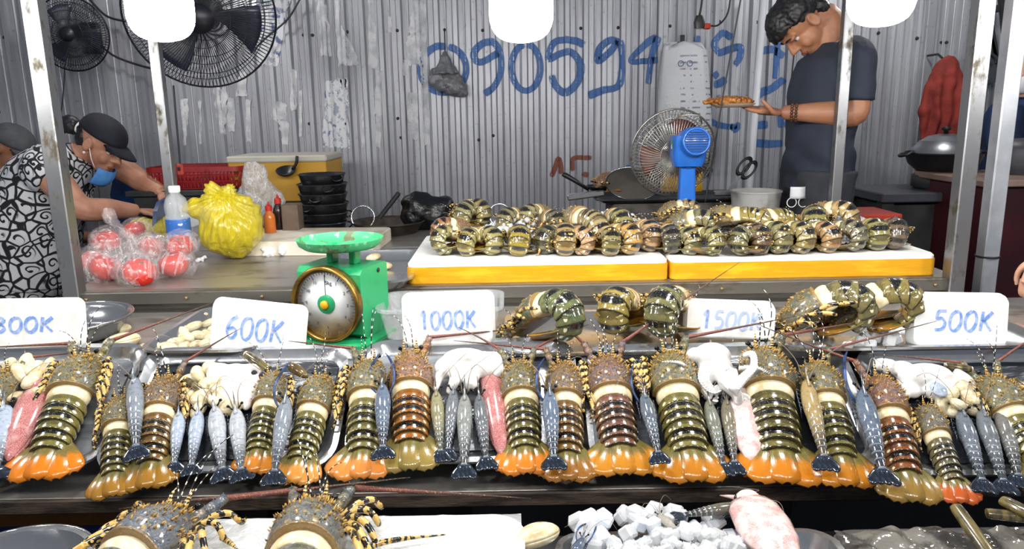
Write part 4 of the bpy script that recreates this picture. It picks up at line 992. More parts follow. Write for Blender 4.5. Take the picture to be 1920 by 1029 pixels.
sc = thing('spring_scale', 'green spring scale with round white dial between the 600K and 1000K signs', 'scale', M=Matrix.Translation((pS.x + .012, pS.y + .075, Z_SHELF)) @ Matrix.Rotation(RAD(-20), 4, 'Z'))
part('base', G().loft([rrect(.205, .175, .02, 0), rrect(.205, .175, .02, .008), rrect(.185, .155, .02, .016)], True), GREEN, sc, sh=40)
RX = Matrix.Rotation(RAD(90), 3, 'X')
side = [np.array([(x, y, z) for y, z in ((-.062, .03), (-.062, .175), (-.050, .188), (.058, .188), (.066, .18), (.066, .075), (.02, .014), (-.04, .014))]) for x in (-.088, .088)]
part('body', G().loft(side, True), GREEN, sc, False)
part('side_screw', G().lathe([(.001, .002), (.005, .0015), (.006, 0)], 10, (.089, .022, .172), Matrix.Rotation(RAD(90), 3, 'Y')), M_DARK, sc)
dz = .103; dy = -.062
part('dial_rim', G().lathe([(.086, 0), (.093, .002), (.094, .022), (.091, .028), (.086, .026), (.085, .02), (.085, .0)], 40, (0, dy, dz), RX, cap=(False, False)), M_BRASS, sc)
df = part('dial_face', G().lathe([(.086, .012), (.001, .0125)], 40, (0, dy, dz), RX), M_DIAL, sc)
g = G()
for k in range(60):
    a = RAD(90 - 6 * k); L = .012 if k % 5 == 0 else .006; r = .078 - L / 2
    g.box((r * math.cos(a), dy - .0135, dz + r * math.sin(a)), (L, .0008, .0011 if k % 5 else .0018), M=Matrix.Rotation(-a, 3, 'Y'))
for k in range(12):
    a = RAD(90 - 30 * k); tg = text_geo(str(k if k else 12), .011) if k else text_geo('5kg', .013)
    r = .058 if k else .052; g.join(tg, Matrix.Translation((r * math.cos(a) + (.008 if not k else 0), dy - .0135, dz + r * math.sin(a))) @ Matrix.Rotation(RAD(90), 4, 'X'))
part('dial_marks', g, M_PRINT, df, False)
part('needle', G().box((0, dy - .0155, dz + .03), (.0018, .0008, .085)), M_BLACKPL, sc, False)
part('hub', G().lathe([(.023, .012), (.023, .018), (.020, .020), (.001, .0205)], 28, (0, dy, dz), RX), GREEN, sc, sh=40)
part('hub_knob', G().lathe([(.0105, .02), (.0105, .026), (.008, .029), (.001, .030)], 20, (0, dy, dz), RX), M_YEL, sc)
for x in (-.032, .032): part('pan_post', G().box((x, .01, .212), (.018, .03, .05), bev=.003), GREEN, sc, False)
pn = part('pan', G().lathe([(.001, .232), (.085, .232), (.098, .240), (.104, .252), (.105, .252), (.100, .238), (.086, .2285), (.001, .2285)], 40, (0, .0, 0)), GREENPAN, sc, sh=50)

# trays, basin, box on the shelf
M_BOWL = steel('polished_bowl', '#b5b7ba', .16, '#86827a', .6, .85, 6, (1, 1, 1))
def bowl(name, label, c, r, h, mat=M_BOWL, cat='bowl', lip=.012, n=48, k=.62):
    prof = [(.001, .0), (r * k, .0), (r * (k + .2), h * .22), (r * .96, h * .75), (r, h), (r + lip, h + .001), (r + lip, h - .004), (r + .004, h - .005), (r * .965 + .003, h * .74), (r * (k + .2) + .003, h * .2 - .003), (r * k, -.003), (.001, -.003)]
    t = thing(name, label, cat, c); part('bowl_body', G().lathe([(a, b + .003) for a, b in prof], n), mat, t, sh=60)
    part('rolled_rim', G().torus((0, 0, h + .003), r + lip, .003, n, 8), mat, t); return t
bowl('steel_basin', 'polished steel basin behind the 800K sign', (-1.148, 1.845, Z_SHELF), .150, .05, k=.7)
def flat_tray(label, x0, x1, yf, yb, Z, h=.03, mat=M_TRAY, yaw=0, **kw):
    a = atZ(x0, yf, Z + h); b = atZ(x1, yf, Z + h); c = atZ((x0 + x1) / 2, yb, Z + h); w = b.x - a.x; d = abs(c.y - a.y)
    return tray(label, w, d, h, Matrix.Translation(((a.x + b.x) / 2, (a.y + c.y) / 2, Z + .0005)) @ Matrix.Rotation(RAD(yaw), 4, 'Z'), mat, **kw)
flat_tray('steel tray of pale clams left of the 600K sign', 262, 470, 656, 576, Z_SHELF, .03)
zs = lambda x, y, h: atZ(x, y, Z_SHELF + h)
heap('pale clam in the steel tray behind the 600K sign', 'clams in the tray behind the 600K sign', [(x, y, .014) for x, y in [(345, 615), (362, 612), (378, 592), (392, 605), (388, 625), (372, 628), (350, 632), (330, 640), (312, 648), (290, 650), (304, 636), (346, 648), (366, 646), (384, 644), (396, 634), (275, 652), (320, 654), (340, 622), (405, 615), (398, 586)]], zs, .8, 1.1, Vector((0, 0, 1)), .4)
for (x, y, lb) in ((222, 618, 'white closed shell beside the polished basin'), (228, 640, 'large white shell lying right of the 800K sign')):
    c = clam(lb, zs(x, y, .012), (.2, .1, .5), 1.35 if y < 630 else 1.9, None, Vector((0, 0, 1)))
M_CLEAR = film('clear_plastic_box', '#d9dde0', .72, .08, 12, .2, .1)
pb = atZ(700, 648, Z_SHELF); pb2 = atZ(948, 648, Z_SHELF)
bt = thing('clear_box', 'clear plastic container behind the 1000K sign', 'container', ((pb.x + pb2.x) / 2, pb.y + .10, Z_SHELF + .001)); part('container_body', tray_geo(pb2.x - pb.x - .03, .19, .085, r=.03), M_CLEAR, bt, sh=35)
flat_tray('steel tray holding the green-banded lobster', 955, 1290, 662, 582, Z_SHELF, .012)
flat_tray('wide steel tray of lobsters and ice cubes left of the 500K sign', 1470, 2010, 652, 585, Z_SHELF, .02)
MG = 'lobsters on the middle shelf trays'
CURL = (18, 30, 34, 34, 32, 28, 20); SEMI = (6, 12, 16, 22, 28, 30, 24); TIGHT = (26, 36, 38, 36, 32, 28, 20)
def rest_lobster(lb, px, py, Z, yaw, s, shell, grp, bend=CURL, pitch=-26, tip=T_AMB, an=(None, None), lg=(0, 0), fe=(), back=.07, w=1.0, legs=5, roll=0):
    p = atZ(px, py, Z); y = Vector((math.sin(RAD(yaw)), math.cos(RAD(yaw)), 0)); loc = Vector((p.x, p.y, Z)) + y * back * s
    M = frame(y, (0, 0, 1), loc, (s * w, s, s)) @ Matrix.Rotation(RAD(roll), 4, 'Y')
    return lobster(lb, grp, M, shell, tip, bend=bend, pitch=pitch, ant=an, legv=lg, feel=fe, legs=legs)
GRN = C('#4c5a3a')
rest_lobster('olive lobster with bright green stripes on its tail, right of the 1000K sign', 1062, 654, Z_SHELF + .01, -42, .82, GRN, MG, CURL, -38, an=((50, 10, .2, .1), (20, 10, .25, .2)), lg=(1, 0), fe=(1,))
rest_lobster('yellowish curled lobster lying second on the tray behind the reddish-purple one', 1148, 640, Z_SHELF + .01, 30, .78, C('#8a7a3c'), MG, TIGHT, -38, lg=(0, 0), an=((40, 10, .2, .2), None))
rest_lobster('green-sheened curled lobster at the left edge of the 1500K sign', 1240, 640, Z_SHELF + .02, 32, .82, C('#5c5d38'), MG, CURL, -34, lg=(0, None), an=(None, (40, 12, .3, .1)), fe=(2,))
rest_lobster('big curled lobster right of the 1500K sign with smooth grey tail', 1600, 640, Z_SHELF + .008, -72, .86, C('#605c38'), MG, CURL, -38, an=((40, 8, .3, .1), (60, 12, .3, .1)), lg=(1, 0), fe=(0, 3))
rest_lobster('curled lobster partly hidden behind the 500K sign', 1690, 632, Z_SHELF + .008, -76, .85, C('#6a6030'), MG, CURL, -38, an=(None, (50, 20, .2, .1)), lg=(None, None), fe=(1, 2))
def ice_mat():
    t = NT('ice'); n = t.noise(t.obj(), 70, 3); t.p(Base_Color=(.97, .985, 1, 1), Roughness=.04, Transmission_Weight=.5, IOR=1.31, Coat_Weight=.3); t.bump(n, .25, .004); return t.m
M_ICE = ice_mat()
cube_g = G().box((0, 0, 0), (.022, .022, .026), bev=.0035)
for (x, y) in ((1590, 648), (1612, 642), (1632, 646), (1640, 632), (1655, 628), (1668, 640), (1680, 634), (1622, 634)):
    o = part('ice_cube', cube_g, M_ICE, None, False); o.matrix_basis = Matrix.Translation(zs(x, y, .016)) @ Euler((rnd.random() * 3, rnd.random() * 3, rnd.random() * 3)).to_matrix().to_4x4()
    tag(o, 'clear ice cube on the wide steel tray beside the curled lobsters', 'ice cube', 'ice cubes on the wide tray')
def ice_heap(name, label, c, rx, ry, hh, n, mat, parent=None, size=(.010, .02)):
    g = G(); rg = random.Random(int(c[0] * 1000) + n)
    for k in range(n):
        a = rg.uniform(0, 6.283); r = math.sqrt(rg.random()); z = hh * max(0, 1 - r * r) * rg.uniform(.55, 1.0) + .006
        s = rg.uniform(*size); g.box((rx * r * math.cos(a), ry * r * math.sin(a), z), (s, s * rg.uniform(.7, 1.3), s * rg.uniform(.6, 1.2)), M=Euler((rg.random() * 3, rg.random() * 3, rg.random() * 3)).to_matrix(), bev=s * .22)
    o = part(name, g, mat, parent, False); o.location = c; return tag(o, label, 'ice', kind='stuff')

# ================================================================== yellow-taped foam boxes with lobsters
M_TAPE = pm('yellow_tape', '#d79a12', .28, 0, '#e8b424', ns=8, stretch=(1, 4, 6), lo=.45, hi=.7, Coat_Weight=.5, bump=.25, bs=18, bd=.006)
BOXH = .064; BX0 = atY(762, 522, Y_CTR + .03).x; BXM = atY(1256, 510, Y_CTR + .03).x; BX1 = atY(1758, 495, Y_CTR + .03).x
Z_BOX = Z_CTR + BOXH + .001
for x0, x1, lb in ((BX0, BXM - .003, 'white foam box lid wrapped in yellow tape, left of two'), (BXM + .003, BX1, 'white foam box lid wrapped in yellow tape, right of two')):
    w = x1 - x0; b = thing('foam_box', lb, 'box', ((x0 + x1) / 2, Y_CTR + .03 + .255, Z_CTR + .001), group='yellow-taped foam boxes')
    part('foam_body', G().loft([rrect(w - .006, .504, .02, 0), rrect(w - .006, .504, .02, BOXH - .006), rrect(w - .016, .494, .02, BOXH)], True), M_WHITE, b, sh=40)
    part('yellow_tape', G().loft([rrect(w, .51, .022, .001), rrect(w, .51, .022, BOXH - .014)], True, (False, False)).loft([rrect(w - .003, .507, .022, BOXH - .014), rrect(w - .003, .507, .022, .001)], True, (False, False)), M_TAPE, b, sh=40)
BG = 'small striped lobsters on the yellow-taped boxes'
row1 = [(822, 480, 60), (868, 482, 25), (926, 480, -35), (970, 482, 0), (1016, 478, 40), (1060, 482, 0), (1104, 480, -60), (1144, 482, -5), (1184, 480, -40), (1222, 474, -15), (1262, 478, 0), (1302, 480, -25), (1340, 482, -35), (1384, 482, 50), (1424, 480, -20), (1466, 478, -25), (1512, 478, -30), (1562, 476, -20), (1608, 474, -35), (1648, 472, 5), (1676, 470, 10)]
cols1 = ['#7d7748', '#8b7f45', '#8d8350', '#8f7d2a', '#55523c', '#957a45', '#a97f5a', '#7c7240', '#a9803f', '#a88460', '#44433c', '#7a7550', '#77703c', '#64603f', '#5c4432', '#76714a', '#8c7c4c', '#a57e55', '#6a6752', '#86804a', '#5c4a40']
for i, ((x, y, yaw), cc) in enumerate(zip(row1, cols1)):
    tone = {'#a': 'orange-tinged', '#9': 'tan', '#8': 'yellow-olive', '#7': 'olive', '#6': 'grey-green', '#5': 'dark brown', '#4': 'blackish'}[cc[:2]]
    rest_lobster('%s curled lobster, %s from the left in the front line on the yellow boxes' % (tone, ORD[i]), x, y, Z_BOX, yaw, rnd.uniform(.56, .66), C(cc), BG, rnd.choice((CURL, TIGHT, CURL)), rnd.uniform(-34, -22), back=.085, lg=(0, 1) if i % 2 else (1, 0), legs=5, roll=rnd.uniform(-10, 10), an=(None, (45, 20, .14, .1)) if i % 3 == 0 else (None, None))
for k, (px, py, rx, n, lb) in enumerate(((975, 452, .17, 420, 'crushed ice under the lobsters on the left yellow box'), (1150, 440, .14, 260, 'crushed ice under the lobsters at the right end of the left yellow box'), (1390, 448, .2, 420, 'crushed ice under the lobsters on the right yellow box'), (1560, 440, .16, 300, 'crushed ice at the right end of the right yellow box'))):
    p = atZ(px, py, Z_BOX); ice_heap('crushed_ice', lb, (p.x, p.y, Z_BOX), rx, .13, .082, n, M_ICE, size=(.009, .018))
row2 = [(862, 428, 20, .66, '#8c8458', 'yellowish curled lobster raised at the left of the back line on the boxes'), (906, 424, -50, .66, '#86794a', 'tan lobster with splayed legs, second in the back line on the boxes'), (945, 440, 30, .6, '#77704a', 'olive lobster behind the ice, third in the back line on the boxes'), (990, 436, 40, .64, '#8a8256', 'pale olive lobster in the middle of the left box, back line'), (1112, 452, -30, .78, '#97865c', 'large tan-striped lobster lying on top at the right of the left box'), (1168, 450, -15, .66, '#807a46', 'olive lobster just right of the large tan-striped one'),
        (822, 456, 70, .55, '#8a5a3a', 'brown lobster at the far left corner of the left box'), (1330, 448, -70, .66, '#6f6b4c', 'grey-green lobster in the back line near the blue fan stand'), (1412, 450, -62, .8, '#8c7c40', 'long yellow-banded lobster lying sideways on the right box'), (1466, 442, -100, .7, '#86763e', 'amber lobster with head to the left behind the long yellow-banded one'), (1528, 450, 20, .7, '#7d7640', 'olive round-tailed lobster below the ice at the right'), (1300, 420, -80, .6, '#8c7a50', 'tan lobster in front of the foot of the blue fan'), (1045, 446, -20, .6, '#5c5840', 'dark lobster hidden behind the front line on the left box'), (1590, 440, -45, .72, '#b09462', 'pale lobster with a long raised antenna at the right of the boxes')]
for i, (x, y, yaw, s, cc, lb) in enumerate(row2):
    rest_lobster(lb, x, y, Z_BOX + .028, yaw, s, C(cc), BG, (SEMI if i in (8, 9, 4) else CURL), (-12 if i in (8, 9, 4) else -26), back=.08, lg=(0, 1) if i % 2 else (1, 0), legs=4, an=((25, 35, .26, .1), None) if i in (0, 13) else (None, (50, 20, .2, .1)) if i in (4, 9, 11) else (None, None), fe=(i % 4,), roll=rnd.uniform(-15, 15))

# ================================================================== left part of the counter
M_TOM = pm('tomato_skin', '#c41e08', .25, 0, '#d64a10', ns=14, lo=.5, hi=.8, Coat_Weight=.5)
M_STEM = pm('tomato_stem', '#3d5a24', .6)
tomg = []
for j in range(20): pass
rings = []
for i in range(13):
    f = math.pi * i / 12
    rings.append(np.array([(max(.001, math.sin(f)) * .044 * (1 + .03 * math.cos(5 * a)), 0, 0) for a in [0]]))
def tomato_mesh():
    rows = []
    for i in range(13):
        f = math.pi * i / 12; r = max(.002, math.sin(f)) * .044; z = -math.cos(f) * .036 - (.008 * math.exp(-(r / .012) ** 2) if i > 6 else 0)
        rows.append(np.array([(r * math.cos(a) * (1 + .025 * math.cos(5 * a)), r * math.sin(a) * (1 + .025 * math.cos(5 * a)), z + .036) for a in np.linspace(0, 2 * math.pi, 24, endpoint=False)]))
    return mesh('flesh', G().loft(rows, True), M_TOM)
TOM = tomato_mesh(); STEM = mesh('stem', G().loft([np.array([(.012 * (1 if j % 2 else .3) * math.cos(math.pi * j / 5), .012 * (1 if j % 2 else .3) * math.sin(math.pi * j / 5), z) for j in range(10)]) for z in (.063, .066)], True), M_STEM)
zc = lambda x, y, h: atZ(x, y, Z_CTR + h)
tp = [(190, 526, 0, .98, 'frontmost tomato at the left of the plastic bag'), (258, 532, 0, 1.0, 'front tomato in the middle of the plastic bag'), (330, 520, 0, .95, 'front tomato at the right of the plastic bag'), (176, 508, .0, .85, 'tomato tucked at the far left of the plastic bag'), (210, 500, .05, .92, 'tomato on top at the left of the plastic bag'), (280, 500, .03, .9, 'tomato behind the knot of the plastic bag'), (345, 502, .045, .86, 'tomato on top at the right of the plastic bag'), (262, 478, .06, .8, 'topmost tomato showing beside the knot of the plastic bag')]
org = zc(255, 520, 0); bagg = G().ball((0, .03, .055), (.165, .075, .055), 20, 10).ball((.06, .03, .08), (.10, .07, .055), 16, 9).ball((-.07, .03, .07), (.09, .07, .055), 16, 9)
for x, y, h, s, lb in tp:
    p = zc(x, y, 0) + Vector((0, 0, h + .002)); r = thing('tomato', 'ripe red ' + lb, 'tomato', group='tomatoes in the plastic bag', M=Matrix.Translation(p) @ Euler((rnd.uniform(-.5, .5), rnd.uniform(-.5, .5), rnd.random() * 6)).to_matrix().to_4x4() @ Matrix.Scale(s * 1.12, 4))
    ob('flesh', TOM, r); ob('stem', STEM, r); bagg.ball(p - org + Vector((0, .004, .040 * s)), (.072 * s, .070 * s, .060 * s), 14, 9)
kn = zc(240, 470, .05) - org; kn = Vector((-.02, -.02, .165))
P = bez([Vector((0, .01, .06)), Vector((-.01, 0, .12)), kn, kn + Vector((-.02, -.01, .025)), kn + Vector((-.028, -.005, .06))], 12); bagg.tube(P, [.07, .06, .045, .03, .02, .012, .009, .012, .016, .02, .021, .018, .01][:len(P)], 12)
def wr(co, nrm):
    q = co * 60; f = mnoise.noise(q) * .5 + mnoise.noise(q * 2.3) * .35
    d = (co - kn).length; ang = math.atan2(co.x - kn.x, co.z - kn.z); f += .8 * math.sin(ang * 22) * math.exp(-d * 14)
    return co + nrm * f * .004
bag = fuse('plastic_bag', bagg, .006, 4, film('clear_bag_film', '#e6dcdc', .88, .1, 16, .6, .26), None, Matrix.Translation(org), wr)
tag(bag, 'clear knotted plastic bag holding red tomatoes on the counter', 'bag')
# bottle
M_PET = film('clear_bottle', '#dfe6ea', .68, .05, 8, .1, .05)
pb = zc(342, 492, 0); bt = thing('water_bottle', 'clear water bottle with blue label behind the tomatoes', 'bottle', pb)
k = .00158
part('bottle_body', G().lathe([(.001, 0), (.034, 0), (.038, .006), (.038, .06), (.0365, .066), (.038, .072), (.039, .13), (.038, .165), (.0365, .17), (.038, .176), (.039, .20), (.033, .222), (.02, .235), (.0165, .24), (.0165, .248)], 32), M_PET, bt)
part('label', G().lathe([(.0392, .078), (.0398, .08), (.0398, .152), (.0392, .154)], 32, cap=(False, False)), pm('blue_label', '#2a63b0', .35, 0, '#dfe8f2', ns=40, lo=.60, hi=.68), bt)
part('cap', G().lathe([(.0175, .243), (.019, .245), (.019, .262), (.017, .265), (.001, .2655)], 24), pm('white_cap', '#eef0f1', .4), bt, sh=50)
# yellow bags
M_YBAG = film('yellow_bag_film', '#e0cb1c', .34, .22, 24, .8, .15); M_YBAG2 = film('thin_yellow_bag_film', '#dccb3a', .45, .2, 24, .8, .15)
M_SHRED = pm('shredded_filling', '#d8c878', .6, 0, '#8f7c3a', ns=70, bump=.9, bs=70, bd=.02)
py = zc(436, 486, 0)
g = G().ball((0, .02, .088), (.112, .10, .088), 20, 12).ball((-.03, .02, .14), (.085, .085, .075), 16, 10).ball((.035, .02, .13), (.07, .07, .07), 14, 9).tube(bez([(-.03, .02, .18), (-.05, .01, .21), (-.062, .0, .235)], 6), [.05, .04, .03, .026, .022, .02, .012], 12).tube(bez([(-.02, .02, .18), (.01, .015, .215), (.02, .01, .222)], 6), [.05, .035, .025, .02, .016, .012, .008], 12).ball((-.10, -.01, .16), (.055, .03, .03), 12, 8)
def wy(co, nrm):
    q = co * 26; return co + nrm * (mnoise.noise(q * .5) * .008 + abs(mnoise.noise(q)) * -.006 + .0035 * math.sin(math.atan2(co.x, co.z - .2) * 26) * min(1, max(0, co.z * 6)))
bag = fuse('yellow_bag', g, .005, 5, M_YBAG, None, Matrix.Translation(py) @ Matrix.Diagonal((1.0, 1.0, 1.14, 1)), wy); tag(bag, 'bulging bright yellow plastic bag beside the water bottle', 'bag')
sh = G()
rg = random.Random(3)
for k in range(240):
    a = rg.uniform(0, 6.28); r = .066 * math.sqrt(rg.random()); z = .035 + .08 * rg.random(); q = Vector((r * math.cos(a), .02 + r * .9 * math.sin(a), z)); d = Vector((rg.uniform(-1, 1), rg.uniform(-1, 1), rg.uniform(-1, 1))).normalized() * .014
    sh.tube([q - d, q + Vector((0, 0, .004)), q + d], [.002, .003, .002], 5)
o = part('shredded_food', sh, M_SHRED, None); o.location = py; tag(o, 'pale shredded food inside the bulging yellow bag', 'food', kind='stuff')
p2 = zc(275, 470, 0)
g = G().ball((0, .03, .055), (.10, .07, .055), 18, 10).ball((-.06, .03, .08), (.05, .05, .04), 12, 8).ball((.07, .03, .07), (.06, .06, .06), 12, 8)
bag = fuse('yellow_bag', g, .006, 3, M_YBAG2, None, Matrix.Translation(p2 + Vector((0, .08, 0))), wy); tag(bag, 'slack see-through yellow bag behind the tomatoes', 'bag')
# tissues, tray of scraps, white board
M_TISS = pm('white_tissue', '#f2f2f2', .85)
def crumple(name, label, p, r, n, cat='tissue'):
    g = G(); rg = random.Random(n)
    for k in range(n): g.ball((rg.uniform(-1, 1) * r[0], rg.uniform(-1, 1) * r[1], r[2] * rg.uniform(.35, 1)), [r[2] * rg.uniform(.45, .75) for _ in range(3)], 9, 6)
    o = fuse(name, g, .005, 1, M_TISS, None, Matrix.Translation(p), lambda c, q: c + q * (mnoise.noise(c * 95) * .008)); tag(o, label, cat)
crumple('tissue', 'crumpled white tissue left of the green scale pan', zc(518, 478, 0), (.04, .025, .03), 9)
crumple('tissue', 'small white tissue scrap at the foot of the water bottle', zc(378, 490, 0), (.012, .01, .014), 4)
ft = flat_tray('steel tray of shellfish scraps behind the green scale', 562, 760, 528, 470, Z_CTR, .035, group='steel seafood trays')
for (x, y, lb) in ((608, 490, 'open oyster in the scraps tray, left'), (650, 480, 'oyster shell behind the scale posts'), (700, 482, 'striped shell in the scraps tray'), (722, 498, 'grey oyster at the right of the scraps tray')): clam('grey-white ' + lb, zc(x, y, .016), (rnd.uniform(-.4, .4), rnd.uniform(-.4, .4), rnd.random() * 6), 1.15, None, Vector((0, 0, 1)))
a = zc(500, 466, .0); b = zc(762, 448, .0); M_BOARD = pm('stained_white_board', '#e7dfcf', .6, 0, '#cbbba0', ns=7, bump=.15, bs=60)
o = part('cutting_board', G().loft([rrect(.52, .34, .02, 0), rrect(.52, .34, .02, .046), rrect(.512, .332, .02, .05)], True), M_BOARD, None, sh=40)
pc = atZ(612, 440, Z_CTR + .02); o.location = (pc.x - .0, 2.80, Z_CTR + .001); o.rotation_euler = (0, 0, RAD(-3)); tag(o, 'thick stained white cutting board behind the green scale', 'cutting board')
# ================================================================== lower shelf, bottom of the picture
M_FILM = film('crinkled_clear_film', '#e9edf0', .55, .08, 14, .9, .3)
zl = lambda x, y, Z: atZ(x, y, Z)
a = zl(372, 972, Z_FOAM); b = zl(972, 968, Z_FOAM); yb = (a.y + b.y) / 2
bx = thing('foam_tray', 'broad white foam tray lined with film under the two big lobsters', 'tray', ((a.x + b.x) / 2 - .06, yb - .17, Z_LOW + .001)); w = b.x - a.x + .14
part('foam_body', G().loft([rrect(w - .02, .33, .05, 0), rrect(w, .345, .06, .06), rrect(w, .345, .06, .079), rrect(w - .012, .333, .055, .079), rrect(w - .03, .315, .05, .070)], True), M_WHITE, bx, sh=50)
g = G(); nx, ny = 40, 24; V = []
for i in range(ny + 1):
    for j in range(nx + 1):
        x = (j / nx - .5) * (w - .01); y = (i / ny - .5) * .335; V.append((x, y, .0815 + .004 * abs(mnoise.noise((x * 16, y * 16, 3.))) + .002 * mnoise.noise((x * 50, y * 50, 1.))))
g.add(V, [(i * (nx + 1) + j, i * (nx + 1) + j + 1, (i + 1) * (nx + 1) + j + 1, (i + 1) * (nx + 1) + j) for i in range(ny) for j in range(nx)]); part('film_cover', g, M_FILM, bx)
def loose_leg(lb, pts, r):
    P = [zl(x, y, Z_FOAM + .012 + h) for x, y, h in pts]; o0 = P[0]; R = thing('lobster_leg', lb, 'lobster leg', M=Matrix.Translation(o0), group='loose lobster legs')
    Q = bez([p - o0 for p in P], 18); k = len(Q) // 2
    part('upper_leg', G().tube(Q[:k + 1], np.linspace(r, r * .8, k + 1), 9), M_LEG, R); part('claw_tip', G().tube(Q[k:], np.linspace(r * .8, .0012, len(Q) - k), 9), M_LEG, R)
loose_leg('broken yellow and black lobster leg lying on the white film', [(690, 1026, 0), (720, 1016, .004), (770, 1008, .004), (836, 1002, 0)], .006)
loose_leg('small broken leg tip left of the huge lobster', [(416, 1008, 0), (432, 1018, .002), (446, 1030, 0)], .0055)
p = zl(95, 988, .575); bowl('steel_bowl', 'steel bowl with a bright rim at the bottom left corner', (p.x, p.y - .13, Z_LOW + .001), .122, .072, k=.55)
# crate under the table
cr = thing('storage_crate', 'blue crate with a brown top band under the table at the left', 'crate', (-1.12, 1.475, .0)); 
CRB = pm('blue_crate', '#142a66', .5); CRO = pm('brown_band', '#8a5a1c', .55, 0, '#6d4515', ns=5)
part('crate_body', G().box((0, 0, .245), (.66, .14, .48), bev=.004), CRB, cr, False); part('top_band', G().box((0, 0, .500), (.665, .145, .034), bev=.003), CRO, cr, False)
o = part('grey_panel', G().box((0, 0, .25), (1.3, .02, .5), bev=.003), pm('grey_board', '#3a3b3f', .6, 0, '#2b2c30', ns=4), None, False); o.location = (.55, 1.52, 0); tag(o, 'dark grey board standing under the table behind the ice', 'board')
# ice tub
a = zl(1050, 985, .56); b = zl(1545, 985, .56); cx = (a.x + b.x) / 2; w = b.x - a.x
tub = thing('ice_tub', 'shallow steel tub full of ice cubes at the bottom', 'tub', (cx, 1.09, Z_LOW + .001)); part('tub_body', tray_geo(w, .27, .05, r=.04), M_TRAY, tub, sh=35)
ice_heap('ice', 'glassy ice filling the shallow steel tub', (cx - .03, 1.10, Z_LOW + .012), w * .44, .125, .10, 620, M_ICE, size=(.014, .026))
M_ICEW = pm('frosted_ice', '#e9eef4', .25, 0, '#cfd8e2', ns=30, Coat_Weight=.6, Subsurface_Weight=.3, Subsurface_Scale=.02)
rg = random.Random(21)
for k in range(44):
    x = rg.uniform(1075, 1380); y = 955 + 60 * rg.random() + abs(x - 1225) * .12; h = .068 - abs(x - 1225) / 150 * .025 - (y - 955) * .0002
    o = part('ice_cube', cube_g, M_ICE if k % 3 else M_ICEW, None, False); o.matrix_basis = Matrix.Translation(zl(x, y, Z_LOW + .025 + h)) @ Euler((rg.random() * 3, rg.random() * 3, rg.random() * 3)).to_matrix().to_4x4() @ Matrix.Scale(rg.uniform(.9, 1.5), 4)
    tag(o, 'glassy ice cube heaped in the shallow steel tub at the bottom', 'ice cube', 'ice cubes in the tub')
up = Vector((0, 0, 1)); zb = lambda x, y, h: atZ(x, y, .585 + h)
squid('white and pink squid standing out of the ice tub', (1408, 940), (1480, 1060), .048, M_SQP, fins=False, base=zb, h=.03, nrm=up)
def low_prawn(lb, hd, tl, col, w, arms, Z):
    a = atZ(*hd, Z); b = atZ(*tl, Z); d = a - b; s = d.length / PR_LEN
    prawn(lb, None, None, col, arms=arms, M=frame(d, up, b + d.normalized() * (PR_LEN - .088) * s - up * .012, (s * w, s, s)), group='prawns in the ice tub')
low_prawn('dark prawn lying across the back of the ice tub', (1395, 948), (1260, 965), C('#5a564c'), 1.2, (), .60)
low_prawn('pale shrimp half buried in the middle of the ice', (1235, 960), (1290, 1010), C('#a8a294'), 1.1, (), .605)
low_prawn('prawn with bright blue arms at the left end of the ice tub', (1095, 1005), (1050, 1075), C('#4d5a70'), 1.0, (-1, 1), .58)
clam('large yellowish shell between the foam tray and the ice', zl(1005, 1005, .57), (.3, .1, .4), 1.9, None, Vector((0, 0, 1)))
# film-covered tub at the right
a = zl(1560, 985, .56); b = zl(2000, 985, .56)
tb = thing('film_tub', 'grey tub covered with wet crinkled film at the bottom right', 'tub', ((a.x + b.x) / 2, 1.09, Z_LOW + .001)); w = b.x - a.x
part('tub_body', tray_geo(w, .27, .045, r=.04), M_TRAY, tb, sh=35)
g = G(); V = []; nx, ny = 60, 36
for i in range(ny + 1):
    for j in range(nx + 1):
        x = (j / nx - .5) * (w - .005); y = (i / ny - .5) * .27; V.append((x, y, .046 + .022 * abs(mnoise.noise((x * 14, y * 14, 7.))) + .009 * mnoise.noise((x * 34, y * 34, 1.))))
g.add(V, [(i * (nx + 1) + j, i * (nx + 1) + j + 1, (i + 1) * (nx + 1) + j + 1, (i + 1) * (nx + 1) + j) for i in range(ny) for j in range(nx)])
part('crinkled_film', g, pm('wet_grey_film', '#77736c', .12, 0, '#3d3b38', ns=16, lo=.42, hi=.62, Coat_Weight=.6, bump=.5, bs=30, bd=.01), tb)
razor('long olive razor clam slanting at the bottom right', zl(1792, 950, .60), zl(1856, 1040, .57), .0125)
razor('pale grey razor clam at the bottom right edge', zl(1880, 938, .60), zl(1935, 965, .60), .013)
razor('dark razor clam lying flat at the bottom right edge', zl(1850, 962, .585), zl(1945, 972, .585), .012)
